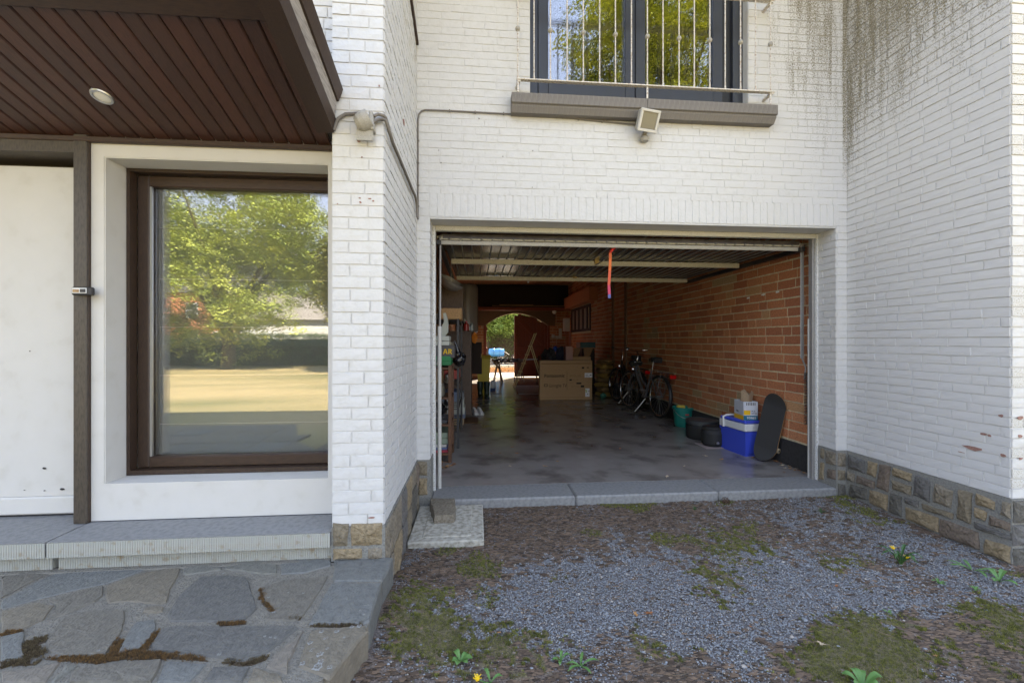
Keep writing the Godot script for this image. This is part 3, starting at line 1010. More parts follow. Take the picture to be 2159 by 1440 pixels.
func chip_mesh(sd: int) -> ArrayMesh:
	var r := RandomNumberGenerator.new()
	r.seed = sd
	var mb := MB.new()
	var top := []
	var mid := []
	for i in 5:
		var a := TAU * (i + r.randf_range(-0.3, 0.3)) / 5
		mid.append(Vector3(cos(a) * r.randf_range(0.7, 1.0), r.randf_range(-0.1, 0.2), sin(a) * r.randf_range(0.7, 1.0)))
		top.append(mid[i] * r.randf_range(0.4, 0.7) + Vector3(0, r.randf_range(0.35, 0.6), 0))
	for i in 5:
		var j := (i + 1) % 5
		mb.cq(mid[i], mid[j], top[j], top[i], Vector3(0, 0, 0))
		mb.cq(mid[i], mid[j], mid[j] * 0.6 + Vector3(0, -0.4, 0), mid[i] * 0.6 + Vector3(0, -0.4, 0), Vector3.ZERO)
	for i in [1, 2, 3]: mb.tri(top[0], top[i], top[i + 1], Vector3.UP)
	return mb.mesh()

func tuft_mesh() -> ArrayMesh:
	var tuft := MB.new()
	for i in 9:
		var a := TAU * i / 9.0 + 0.3 * (i % 3)
		var rr := 0.25 + 0.25 * (i % 3)
		var b := Vector3(cos(a) * rr, 0, sin(a) * rr)
		var t := b * 1.5 + Vector3(0, 1.0 - rr * 0.6, 0)
		var w := Vector3(-sin(a), 0, cos(a)) * 0.22
		tuft.tri(b - w - Vector3(0, 0.4, 0), b + w - Vector3(0, 0.4, 0), t, Vector3(cos(a) * 0.3, 1, sin(a) * 0.3))
	return tuft.mesh()

func build_gravel() -> void:
	var xf := [[], [], []]
	var co := [[], [], []]
	var mx := []
	var mc := []
	var cx := []
	var ccs := []
	var want := 180000
	for i in want:
		var x := rng.randf_range(-1.0, 3.3)
		var z := -3.38 + 2.3 * rng.randf()
		if z > -1.3 and rng.randf() < 0.5: continue
		if terrace_over(x, z): continue
		var p := pix(Vector3(x, 0, z))
		if p.x < -30 or p.x > 2200 or p.y > 1500: continue
		if x > XR - 0.02 and z < -2.27: continue
		var cv := cover(x, z)
		var r := rng.randf()
		var y := ground_y(x, z)
		if r < cv.x * 0.93:
			var s := rng.randf_range(0.0025, 0.0056) * (1.0 if rng.randf() < 0.93 else (1.5 if rng.randf() < 0.85 else 2.3))
			var b := Basis.from_euler(Vector3(rng.randf_range(-0.5, 0.5), rng.randf() * TAU, rng.randf_range(-0.5, 0.5))).scaled(Vector3(s, s * rng.randf_range(0.6, 0.95), s * rng.randf_range(0.7, 1.0)))
			var k := rng.randi() % 3
			var g := rng.randf_range(0.15, 0.26)
			var tint := Color(g * 0.94, g * 1.0, g * 1.07)
			if rng.randf() < 0.08: tint = Color(g * 1.6, g * 1.45, g * 1.25)
			elif rng.randf() < 0.12: tint = Color(g * 0.75, g * 0.62, g * 0.5)
			xf[k].append(Transform3D(b, Vector3(x, y + 0.001 + rng.randf() * 0.004, z)))
			co[k].append(tint)
		elif cv.y > 0.25 and r < cv.x + cv.y * 0.8:
			var s := rng.randf_range(0.005, 0.011)
			mx.append(Transform3D(Basis.from_euler(Vector3(0, rng.randf() * TAU, 0)).scaled(Vector3(s, s * 0.8, s)), Vector3(x, y + 0.005, z)))
			var g := rng.randf()
			mc.append(Color(0.075, 0.08, 0.018).lerp(Color(0.25, 0.25, 0.045), g * g))
		elif rng.randf() < 0.30:
			# crumbs of bark, needles and dead leaf
			var l := rng.randf_range(0.004, 0.018)
			cx.append(Transform3D(Basis.from_euler(Vector3(rng.randf_range(-0.2, 0.2), rng.randf() * TAU, rng.randf_range(-0.2, 0.2))).scaled(Vector3(l, 0.0016, l * rng.randf_range(0.12, 0.6))), Vector3(x, y + 0.003, z)))
			var g := rng.randf_range(0.03, 0.17)
			ccs.append(Color(g, g * 0.68, g * 0.45))
	for k in 3:
		var o := many("gravel", chip_mesh(70 + k), xf[k], co[k], M.gravel)
		tag(o, ["blue-grey crushed stone chippings spread over the driveway", "sharper blue-grey chippings mixed into the driveway gravel", "rounder blue-grey chippings mixed into the driveway gravel"][k], "gravel", "", "stuff")
	var mo := many("moss", tuft_mesh(), mx, mc, M.moss)
	tag(mo, "yellow-green moss growing in patches between the gravel", "moss", "", "stuff")
	var cr := MB.new()
	cr.box(Vector3.ZERO, Vector3.ONE * 2.0, 0.5)
	var co2 := many("leaf_litter", cr.mesh(), cx, ccs, M.moss)
	tag(co2, "brown crumbs of bark and dead leaf on the bare soil", "litter", "", "stuff")
	# pine needles and twigs
	var tw := MB.new()
	for i in 150:
		var x := rng.randf_range(-0.3, 3.1)
		var z := rng.randf_range(-3.2, -1.3)
		if terrace_over(x, z) or cover(x, z).x > 0.8: continue
		var a := rng.randf() * TAU
		var l := rng.randf_range(0.02, 0.06)
		var g := rng.randf_range(0.10, 0.3)
		tw.col = Color(g, g * 0.72, g * 0.42)
		var p := Vector3(x, ground_y(x, z) + 0.006, z)
		tw.tube([p, p + Vector3(cos(a) * l, 0.004, sin(a) * l), p + Vector3(cos(a + 0.3) * l * 2, 0.001, sin(a + 0.3) * l * 2)], 0.0009, 4)
	tag(part("pine_needles", tw, M.moss), "dry pine needles and thin twigs lying on the soil", "needles", "", "stuff")

func build_threshold() -> void:
	var t := thing("threshold", "pale concrete threshold kerb in three lengths across the garage opening", "threshold")
	var xs := [XO0 + 0.008, 0.80, 2.02, XO1 - 0.014]
	for i in 3:
		var mb := MB.new()
		mb.box(Vector3((xs[i] + xs[i + 1]) / 2, -0.02, -3.54), Vector3(xs[i + 1] - xs[i] - 0.004, 0.164, 0.33), 0.012)
		part("kerb_stone", mb, M.bluestone, t)
	var c := thing("drain_cover_slab", "square weathered concrete slab with a cracked rim beside the wing wall", "slab")
	var A := Py(1018, 1062, 0.03)
	var B := Py(1018, 1138, 0.03)
	var z0 := -3.36
	var zf := B.z
	var x1 := A.x
	var mb := MB.new()
	mb.box(Vector3((XL + 0.03 + x1) / 2, -0.02, (z0 + zf) / 2), Vector3(x1 - XL - 0.03, 0.10, zf - z0), 0.008)
	part("rim", mb, M.concrete, c)
	mb = MB.new()
	mb.box(Vector3((XL + 0.11 + x1 - 0.075) / 2, 0.022, (z0 + zf) / 2 - 0.01), Vector3(x1 - XL - 0.20, 0.026, zf - z0 - 0.10), 0.006)
	part("lid", mb, M.concrete, c)
	# the stone left on the slab
	var p := Py(935, 1095, 0.035)
	var pts := []
	for q in [[906, 1075], [907, 1062], [960, 1062], [961, 1090], [956, 1100], [915, 1102]]:
		pts.append(Py(q[0], q[1] + 2, 0.036))
	var o := MB.new()
	for d in 1: o = stone_mesh(pts, Vector3.UP, 0.055, 0.0, 0.005, 0.012)
	solo("loose_stone", o, M.stone[5], "squarish brown block of stone lying on the concrete slab", "stone")

var ter_edge := []
func terrace_over(x: float, z: float) -> bool:
	if z < ter_edge[0].z: return x < XL + 0.03
	for i in ter_edge.size() - 1:
		var a: Vector3 = ter_edge[i]
		var b: Vector3 = ter_edge[i + 1]
		if z >= a.z and z < b.z: return x < lerpf(a.x, b.x, (z - a.z) / (b.z - a.z)) + 0.0
	return x < -2.4

func edge_x(z: float) -> float:
	if z <= ter_edge[0].z: return ter_edge[0].x
	for i in ter_edge.size() - 1:
		var a: Vector3 = ter_edge[i]
		var b: Vector3 = ter_edge[i + 1]
		if z >= a.z and z < b.z: return lerpf(a.x, b.x, (z - a.z) / (b.z - a.z))
	return -2.4

func terrace_edge() -> void:
	ter_edge = []
	for q in [[827, 1178], [819, 1215], [800, 1270], [786, 1322], [748, 1368], [690, 1438]]: ter_edge.append(Py(q[0], q[1], YT))
	ter_edge.append(Vector3(-1.35, YT, -1.1))
	ter_edge.append(Vector3(-2.0, YT, -0.4))
	ter_edge.append(Vector3(-2.4, YT, 0.6))

func build_terrace() -> void:
	var t := thing("flagstone_terrace", "crazy paving terrace of irregular grey slates in front of the window", "terrace")
	var mb := MB.new()
	var yb := YT + 0.0065
	mb.quad(Vector3(-5.5, yb, -2.32), Vector3(-0.742, yb, -2.32), Vector3(-0.742, yb, ZP + 0.02), Vector3(-5.5, yb, ZP + 0.02), Vector3.UP)
	var line := [Vector3(ter_edge[0].x - 0.02, yb, ZP + 0.02)]
	for e in ter_edge: line.append(Vector3(e.x - 0.02, yb, e.z))
	for i in line.size() - 1:
		var a: Vector3 = line[i]
		var b: Vector3 = line[i + 1]
		mb.quad(Vector3(-5.5, yb, a.z), a, b, Vector3(-5.5, yb, b.z), Vector3.UP)
		mb.quad(a, b, b - Vector3(0, 0.3, 0), a - Vector3(0, 0.3, 0), Vector3.RIGHT)
	mb.bx(-5.5, -0.742, 0.19, 0.2135, -2.24, -2.19, 0.004)
	part("mortar_bed", mb, M.pavejoint, t)
	var P := [
		[0,215,40,175,110,145,200,135,310,130,340,150,180,222,0,315], [0,120,60,118,380,112,350,138,310,126,200,131,110,141,40,170,0,208],
		[0,330,180,232,345,155,440,112,560,105,770,105,760,165,640,210,550,240,400,270,200,320,0,375], [790,120,870,98,955,95,965,112,900,148,780,160],
		[0,385,200,335,240,345,290,350,230,430,130,478,0,505], [250,330,400,285,545,248,545,300,500,335,340,405,235,440,300,352],
		[560,250,650,216,770,175,955,140,940,200,900,268,880,338,850,348,660,333,570,343,552,300], [975,130,1000,105,1160,105,1190,102,1170,163,1080,178,980,192,962,178],
		[1200,110,1468,85,1462,183,1400,188,1250,168,1182,160], [1482,85,1752,72,1752,143,1600,183,1484,188,1478,130],
		[1060,200,1180,195,1300,200,1320,240,1360,370,1300,428,1100,442,890,438,882,400,930,320,1000,250], [1375,268,1500,218,1735,202,1690,285,1600,418,1560,440,1400,436,1450,388,1395,330],
		[760,370,830,357,868,362,858,385,830,396,752,390], [680,490,720,442,818,428,828,480,788,538,738,586,615,620,642,560],
		[342,412,500,382,656,378,662,430,648,488,598,558,556,618,440,622,330,626,242,598,238,540,292,472], [0,522,122,494,128,530,113,600,126,628,0,650],
		[842,484,900,468,1100,464,1565,464,1582,474,1418,602,1290,650,1170,636,960,606,802,596,794,570], [1592,502,1606,488,1568,570,1510,696,1518,724,1404,688,1442,622],
		[0,704,130,694,322,656,296,690,240,765,0,765], [372,704,500,674,640,650,856,644,828,720,800,765,360,765], [872,654,950,648,1096,664,1048,720,1000,765,822,765], [1122,684,1326,679,1300,730,1280,765,1064,765], [1342,684,1476,714,1496,765,1304,765],
		[352,664,418,672,378,700,280,765,262,765], [140,640,232,612,236,640,150,672]]
	var tones := [0, 5, 1, 4, 2, 0, 2, 4, 4, 1, 3, 0, 2, 1, 0, 1, 3, 5, 5, 0, 1, 3, 2, 4, 3]
	for i in P.size():
		var pts := outline(P[i], 2.5105, 0, 1140, "y", YT)
		part("flagstone", stone_mesh(pts, Vector3.UP, 0.010 + 0.004 * rng.randf(), 0.02, 0.003, 0.006), M.slate[tones[i]], t)
	# border stones, thicker, standing out over the edge
	for q in [[[1765,105,2080,100,2055,165,2022,225,1762,228], 1], [[1752,236,2018,236,1990,330,1955,440,1922,455,1632,455,1692,342], 1], [[1640,490,1750,472,1932,460,1948,490,1884,562,1745,750,1606,696,1574,680,1612,560], 2]]:
		var pts := outline(q[0], 2.5105, 0, 1140, "y", YT)
		part("border_stone", stone_mesh(pts, Vector3.UP, 0.014, 0.15, 0.003, 0.008), M.slate[q[1]], t)
	# more paving this side of the picture's edge
	for i in 11:
		for k in 4:
			var x := -5.3 + i * 0.42
			var z := -1.28 + k * 0.42
			var lim := -1.3 - k * 0.28
			if x + 0.42 > lim: continue
			var j := func(): return Vector3(rng.randf_range(-0.05, 0.05), 0, rng.randf_range(-0.05, 0.05))
			part("flagstone", stone_mesh([Vector3(x, YT, z) + j.call(), Vector3(x + 0.36, YT, z) + j.call(), Vector3(x + 0.36, YT, z + 0.36) + j.call(), Vector3(x, YT, z + 0.36) + j.call()], Vector3.UP, 0.012, 0.02, 0.003, 0.006), M.slate[rng.randi() % 6], t)
	# moss and earth in the open joints
	var jm := MB.new()
	var jpol := []
	for a in [[0,655,60,650,130,640,110,600,125,550,225,520,240,545,180,570,230,600,225,640,180,670,60,672,0,690], [235,640,330,632,450,628,560,622,600,570,632,520,640,545,622,600,740,592,830,484,832,510,790,560,760,600,900,612,1050,630,1100,650,900,636,760,640,640,640,500,664,400,650,330,648], [1170,655,1290,655,1420,622,1410,640,1330,672,1260,675], [1370,265,1395,285,1400,330,1440,365,1462,390,1440,392,1400,350,1380,320], [1640,458,1780,460,1910,448,1922,456,1800,468,1660,466], [1150,444,1300,436,1302,452,1160,462], [1515,415,1590,412,1588,430,1520,432], [0,500,122,484,120,492,0,518]]:
		var pts := outline(a, 2.5105, 0, 1140, "y", YT)
		jm.prism(pts, Vector3(0, 0.0095, 0))
		var pl := PackedVector2Array()
		for q in pts: pl.append(Vector2(q.x, q.z))
		jpol.append(pl)
	part("joint_moss", jm, M.joint_moss, t).set_meta("kind", "stuff")
	var tx := []
	var tc := []
	for k in jpol.size():
		var pl: PackedVector2Array = jpol[k]
		var lo := pl[0]
		var hi := pl[0]
		for q in pl:
			lo = lo.min(q); hi = hi.max(q)
		for i in int((hi - lo).x * (hi - lo).y * 42000.0):
			var q := Vector2(rng.randf_range(lo.x, hi.x), rng.randf_range(lo.y, hi.y))
			if not Geometry2D.is_point_in_polygon(q + Vector2(rng.randfn(), rng.randfn()) * 0.006, pl): continue
			var s := rng.randf_range(0.004, 0.009)
			tx.append(Transform3D(Basis.from_euler(Vector3(0, rng.randf() * TAU, 0)).scaled(Vector3(s, s * 0.8, s)), Vector3(q.x, YT + 0.012, q.y)))
			var g := rng.randf()
			tc.append(Color(0.06, 0.04, 0.02).lerp(Color(0.20, 0.11, 0.035) if k % 2 else Color(0.13, 0.10, 0.05), g))
	many("moss_tufts", tuft_mesh(), tx, tc, M.moss, t).set_meta("kind", "stuff")
	# lichen rosettes
	var li := MB.new()
	var spots := []
	for q in [[1655,600,22],[1690,620,24],[1730,590,14],[1770,620,18],[1700,660,22],[1680,690,28],[1745,690,20],[1640,560,16],[1725,535,18],[1700,500,14],[1780,500,16],[1860,475,14],[1900,470,16],[1820,530,10],[1600,670,16],[1750,560,12],[1880,355,7],[1820,390,8],[1870,400,6],[1905,385,7],[1925,408,9],[1935,360,7],[1525,290,8],[1605,292,10],[1420,315,9],[1445,395,11],[520,600,12],[535,548,9],[570,568,6],[1160,620,12],[1400,525,10],[1430,530,10],[1455,532,9],[820,212,6],[1180,188,9]]:
		spots.append(q)
	for q in spots:
		var c := crop([q[0], q[1]], 2.5105, 0, 1140)[0]
		var p := Py(c.x, c.y, YT)
		p.y = YT + 0.0145
		var R: float = q[2] * 0.0006
		var k := 12
		var inner := R * (0.62 if q[2] > 6 else 0.1)
		for i in k:
			var a := TAU * i / k
			var b := TAU * (i + 1) / k
			var ra := R * (1.0 + 0.25 * sin(i * 2.4 + q[0]))
			var rb := R * (1.0 + 0.25 * sin(((i + 1) % k) * 2.4 + q[0]))
			var A := p + Vector3(cos(a), 0, sin(a)) * ra
			var B := p + Vector3(cos(b), 0, sin(b)) * rb
			var C := p + Vector3(cos(b), 0, sin(b)) * inner + Vector3(0, 0.0012, 0)
			var D := p + Vector3(cos(a), 0, sin(a)) * inner + Vector3(0, 0.0012, 0)
			li.quad(A, B, C, D, Vector3.UP)
			if i % 3 == 0: li.tri(C, D, p + Vector3(0, 0.001, 0), Vector3.UP)
	part("lichen", li, M.lichen, t).set_meta("kind", "stuff")

func ribbed(mb: MB, x0: float, x1: float, y0: float, y1: float, z: float, pitch := 0.011, depth := 0.003) -> void:
	var n := int((x1 - x0) / pitch)
	for i in n:
		var a := x0 + (x1 - x0) * i / n
		var b := x0 + (x1 - x0) * (i + 1) / n
		var m := (a + b) / 2
		var e := (b - a) * 0.28
		mb.quad(Vector3(a, y0, z - depth), Vector3(a, y1, z - depth), Vector3(m - e, y1, z), Vector3(m - e, y0, z), Vector3(-0.5, 0, 1))
		mb.quad(Vector3(m - e, y0, z), Vector3(m - e, y1, z), Vector3(m + e, y1, z), Vector3(m + e, y0, z), Vector3(0, 0, 1))
		mb.quad(Vector3(m + e, y0, z), Vector3(m + e, y1, z), Vector3(b, y1, z - depth), Vector3(b, y0, z - depth), Vector3(0.5, 0, 1))

func build_left() -> void:
	# --- stone step under the window
	var st := thing("stone_step", "grey stone step with a finely ribbed front under the window panel", "step")
	var xj := Py(137, 1124, 0.36).x
	for q in [[-5.5, xj - 0.004], [xj + 0.004, -0.739]]:
		var mb := MB.new()
		mb.bx(q[0], q[1], 0.288, 0.36, -2.75, -2.193)
		part("tread", mb, M.bluestone, st)
		var rb := MB.new()
		ribbed(rb, q[0], q[1], 0.286, 0.357, -2.188)
		part("ribbed_edge", rb, M.ribstone, st)
		var lo := MB.new()
		ribbed(lo, q[0] + 0.02, q[1], 0.17, 0.286, -2.225)
		lo.bx(q[0] + 0.02, q[1], 0.17, 0.287, -2.7, -2.230)
		part("riser", lo, M.ribstone, st)
	# --- white panel with the picture window
	var pn := thing("window_panel", "white rendered panel with a deep reveal round the large brown framed window", "window")
	var a := Pz(190, 320, ZPAN)
	var xl := a.x
	var yt := Pz(400, 314, ZPAN).y
	var o0 := Pz(218, 329, ZPAN)
	var o1 := Pz(693, 1004, ZPAN)
	var ob := Pz(400, 1015, ZPAN).y
	var xr := -0.742
	var zr := Px(265, 700, o0.x + 0.006).z
	var zf := Px(288, 700, o0.x + 0.025).z
	var mb := MB.new()
	var zb := ZPAN - 0.36
	mb.bx(xl, o0.x, 0.365, yt + 0.3, zb, ZPAN)
	mb.bx(o1.x, xr, 0.365, yt + 0.3, zb, ZPAN)
	mb.bx(o0.x, o1.x, 0.365, ob, zb, ZPAN)
	mb.bx(o0.x, o1.x, o0.y, yt + 0.3, zb, ZPAN)
	part("panel", mb, M.render, pn)
	var rv := MB.new()
	rv.bx(o0.x, o0.x + 0.006, ob, o0.y, zr, ZPAN - 0.003)
	rv.bx(o1.x - 0.006, o1.x, ob, o0.y, zr, ZPAN - 0.003)
	rv.bx(o0.x + 0.006, o1.x - 0.006, o0.y - 0.006, o0.y, zr, ZPAN - 0.003)
	part("reveal_lining", rv, M.render, pn)
	var fr := MB.new()
	var fw := Pz(313, 700, zf).x - o0.x - 0.025
	var x0 := o0.x + 0.007
	var x1 := o1.x - 0.007
	var y0 := ob + 0.002
	var y1 := o0.y - 0.007
	fr.bx(x0, x0 + 0.018, y0, y1, zf, zr)
	fr.bx(x1 - 0.018, x1, y0, y1, zf, zr)
	fr.bx(x0 + 0.018, x1 - 0.018, y1 - 0.018, y1, zf, zr)
	fr.bx(x0 + 0.018, x1 - 0.018, y0, y0 + 0.025, zf, zr)
	part("frame_box", fr, M.brown, pn)
	fr = MB.new()
	fr.bx(x0 + 0.018, x0 + 0.018 + fw, y0 + 0.025, y1 - 0.018, zf - 0.06, zf, 0.006)
	fr.bx(x1 - 0.018 - fw * 0.45, x1 - 0.018, y0 + 0.025, y1 - 0.018, zf - 0.06, zf, 0.006)
	part("frame_stile", fr, M.brown, pn)
	fr = MB.new()
	fr.bx(x0 + 0.018 + fw, x1 - 0.018 - fw * 0.45, y1 - 0.018 - fw, y1 - 0.018, zf - 0.06, zf, 0.006)
	fr.bx(x0 + 0.018 + fw, x1 - 0.018 - fw * 0.45, y0 + 0.025, y0 + 0.025 + fw, zf - 0.06, zf, 0.006)
	part("frame_rail", fr, M.brown_h, pn)
	var gx0 := x0 + 0.018 + fw
	var gx1 := x1 - 0.018 - fw * 0.45
	var gy0 := y0 + 0.025 + fw
	var gy1 := y1 - 0.018 - fw
	fr = MB.new()
	fr.bx(gx0, gx0 + 0.012, gy0, gy1, zf - 0.018, zf - 0.006)
	part("glazing_bead", fr, M.steel, pn)
	for k in 3:
		var g := MB.new()
		g.bx(gx0, gx1, gy0, gy1, zf - 0.028 - k * 0.014, zf - 0.024 - k * 0.014)
		part("pane", g, M.coat if k == 2 else M.pane, pn)
	# fabric blind just behind the glass, in folds held by thin rods
	var ys := []
	for q in [484, 590, 690, 790, 891]: ys.append(Pz(500, q, zf - 0.075).y)
	ys.push_front(gy1 + 0.02)
	ys.append(gy0 - 0.02)
	var bl := MB.new()
	for i in ys.size() - 1:
		var ya: float = ys[i]
		var yb: float = ys[i + 1]
		var zz := zf - 0.075
		bl.quad(Vector3(gx0, ya, zz), Vector3(gx1, ya, zz), Vector3(gx1, yb, zz), Vector3(gx0, yb, zz), Vector3.BACK)
	var bd := part("blind", bl, M.blind, pn)
	for i in range(1, ys.size() - 1):
		var rd := MB.new()
		rd.tube([Vector3(gx0 + 0.01, ys[i], zf - 0.069), Vector3(gx1 - 0.01, ys[i], zf - 0.069)], 0.0028, 6)
		part("rod", rd, M.offwhite, bd)
	var rm := MB.new()
	rm.bx(-5.7, -0.76, 0.1, 2.7, -5.2, -5.1)
	rm.bx(-5.7, -0.76, 0.05, 0.1, -5.1, -2.8)
	rm.bx(-5.7, -0.76, 2.7, 2.8, -5.1, -2.8)
	part("room_wall", rm, M.render, pn)
	# seal under the panel
	var sl := MB.new()
	sl.bx(xl, xr, 0.359, 0.3655, ZPAN - 0.3, ZPAN - 0.004)
	part("seal", sl, M.black, pn)
	# --- brown post with the key lock
	var pa := Pz(152, 700, -2.395)
	var pb := Pz(181, 700, -2.395)
	var po := MB.new()
	po.bx(pa.x, pb.x, 0.361, yt + 0.05, -2.55, -2.395, 0.004)
	var post := thing("door_post", "dark brown wooden post between the white panels", "post")
	part("post_core", po, M.post, post)
	po = MB.new()
	po.bx(pb.x + 0.002, lerpf(pb.x, xl, 0.5) - 0.001, 0.361, yt + 0.05, -2.5, -2.405, 0.002)
	po.bx(lerpf(pb.x, xl, 0.5) + 0.001, xl - 0.001, 0.361, yt + 0.05, -2.5, -2.412, 0.002)
	part("edge_strip", po, M.brown, post)
	var kp := thing("key_switch", "small black and white key switch box on the brown post", "switch box")
	var ka := Pz(148, 604, -2.365)
	var kb := Pz(190, 622, -2.365)
	var kx := MB.new()
	kx.bx(ka.x, kb.x, kb.y, ka.y, -2.394, -2.364, 0.006)
	part("housing", kx, M.blackmetal, kp)
	kx = MB.new()
	kx.bx(ka.x + 0.008, kb.x - 0.018, kb.y + 0.010, ka.y - 0.006, -2.364, -2.3615, 0.001)
	part("face", kx, M.white, kp)
	kx = MB.new()
	kx.bx(ka.x + 0.012, (ka.x + kb.x) / 2 - 0.006, kb.y + 0.014, kb.y + 0.03, -2.3614, -2.36)
	part("name_field", kx, M.paleplank, kp)
	kx = MB.new()
	kx.bx((ka.x + kb.x) / 2, kb.x - 0.022, kb.y + 0.014, kb.y + 0.032, -2.3614, -2.359)
	part("button", kx, M.blackmetal, kp)
	# --- white panel on the far side of the post
	var wp := thing("plain_panel", "plain white panel with chipped paint beside the brown post", "panel")
	var py0 := Pz(80, 1046, -2.52).y
	var py1 := Pz(80, 351, -2.52).y
	mb = MB.new()
	mb.bx(-5.5, pa.x + 0.03, py0, py1, -2.60, -2.52)
	part("panel", mb, M.render, wp)
	mb = MB.new()
	mb.bx(-5.5, pa.x + 0.03, 0.372, py0 - 0.002, -2.60, -2.512, 0.008)
	part("bottom_rail", mb, M.render, wp)
	mb = MB.new()
	mb.bx(-5.5, pa.x + 0.03, 0.3605, 0.371, -2.60, -2.53)
	part("bottom_seal", mb, M.black, wp)
	mb = MB.new()
	mb.bx(-5.5, pa.x + 0.03, py1, yt + 0.25, -2.75, -2.60)
	part("head_recess", mb, M.post, wp)
	for q in [[95, 986, 0.012, 0.008], [132, 1030, 0.016, 0.007], [95, 1033, 0.006, 0.003], [53, 1032, 0.006, 0.002], [64, 740, 0.003, 0.004]]:
		chip_at(Pz(q[0], q[1], -2.5245), Vector3.RIGHT, Vector3.BACK, q[2], q[3], wp, M.blackmetal)
	mb = MB.new()
	mb.bx(-5.5, pa.x, Pz(80, 318, -2.40).y, yt + 0.02, -2.6, -2.40)
	part("head_board", mb, M.post, wp)
	# --- canopy
	build_canopy(yt)

func build_canopy(yt: float) -> void:
	var cp := thing("canopy", "dark brown wooden canopy with a boarded underside over the window", "canopy")
	var xr := -0.805
	var A := Vector3(xr, Pz(697, 308, ZPAN).y, ZPAN)
	var B := Px(586, 48, xr)
	var d := (B - A)
	var dir := Vector3(0, d.y, d.z).normalized()
	var nd := Vector3.RIGHT.cross(dir).normalized()
	if nd.y > 0: nd = -nd
	var len := Vector3(0, d.y, d.z).length() + 0.02
	var bs := Basis(Vector3.RIGHT, -nd, Vector3.RIGHT.cross(-nd))
	if bs.z.dot(dir) < 0: bs = Basis(Vector3.RIGHT, -nd, -dir)
	else: bs = Basis(Vector3.RIGHT, -nd, dir)
	var w := 0.0765
	var bm := []
	for k in 4:
		var mb := MB.new()
		mb.box(Vector3.ZERO, Vector3(w - 0.004, 0.016, len), 0.006)
		bm.append(mb.mesh())
	for i in 60:
		var x := xr - w * (i + 0.5)
		var o := MeshInstance3D.new()
		o.name = "soffit_board"
		o.mesh = bm[i % 4]
		o.transform = Transform3D(bs, Vector3(x, A.y, A.z) + dir * (len / 2 - 0.01) - nd * (0.008 + 0.0008 * (i * 7 % 3)))
		cp.add_child(o, true)
		o.set_surface_override_material(0, M.soffit[(i * 5 + i / 3) % 4])
	# deck above the boards
	var dk := MB.new()
	dk.box(Vector3((xr - 5.6) / 2, A.y, A.z) + dir * (len / 2 + 0.02) - nd * 0.12, Vector3(5.6 + xr, 0.19, len + 0.05), 0.0, bs)
	part("deck", dk, M.roof, cp)
	# beam at the outer edge
	var bm2 := MB.new()
	var E := Vector3(0, A.y, A.z) + dir * (len - 0.008)
	bm2.box(Vector3((xr - 5.6) / 2, E.y, E.z) + dir * 0.075 - nd * 0.075, Vector3(5.6 + xr - 0.002, 0.18, 0.15), 0.006, bs)
	part("edge_beam", bm2, M.brown_h, cp)
	# trim where the boards meet the panel
	var tr := MB.new()
	tr.bx(-5.5, -0.745, A.y - 0.032, A.y - 0.004, ZPAN + 0.001, ZPAN + 0.028, 0.004)
	part("wall_trim", tr, M.brown_h, cp)
	# verge: brown trim, grey board, dark capping, all running up the slope
	var zq := ZP + 0.014
	var p0 := Pz(701, 279, zq)
	var p1 := Pz(708, 252, zq)
	var p2 := Pz(712, 214, zq)
	var p3 := Pz(723, 188, zq)
	var run := dir * (len + 0.02)
	var v1 := MB.new()
	v1.prism([Vector3(xr + 0.001, p0.y - 0.005, zq), Vector3(p0.x + 0.006, p0.y, zq), Vector3(p1.x + 0.002, p1.y, zq), Vector3(xr + 0.001, p1.y, zq)], run)
	part("verge_trim", v1, M.brown, cp)
	v1 = MB.new()
	v1.prism([Vector3(xr + 0.001, p1.y + 0.001, zq), Vector3(p1.x - 0.006, p1.y + 0.001, zq), Vector3(p2.x - 0.006, p2.y, zq), Vector3(xr + 0.001, p2.y, zq)], run)
	part("verge_board", v1, M.fascia_grey, cp)
	v1 = MB.new()
	v1.prism([Vector3(xr + 0.001, p2.y + 0.001, zq), Vector3(p2.x + 0.004, p2.y + 0.001, zq), Vector3(p3.x - 0.006, p3.y - 0.02, zq), Vector3(p3.x, p3.y, zq), Vector3(xr + 0.001, p3.y + 0.01, zq)], run)
	part("verge_cap", v1, M.brown, cp)
	# recessed spotlight
	var rr := ray(214, 203)
	var t := (A - Vector3(0, EYE, 0)).dot(nd) / rr.dot(nd)
	var c := Vector3(0, EYE, 0) + rr * t
	var lb := Basis(Vector3.RIGHT, nd, Vector3.RIGHT.cross(nd))
	var sp := thing("ceiling_spotlight", "round recessed spotlight with a pale lens in the canopy", "spotlight")
	var mb := MB.new()
	mb.lathe(c, [Vector2(0.033, 0.002), Vector2(0.034, 0.006), Vector2(0.042, 0.006), Vector2(0.045, 0.0), Vector2(0.045, -0.01)], 28, lb)
	part("ring", mb, M.steel, sp)
	mb = MB.new()
	mb.lathe(c, [Vector2(0.0, 0.005), Vector2(0.02, 0.004), Vector2(0.034, 0.001)], 28, lb)
	part("lens", mb, M.white, sp)

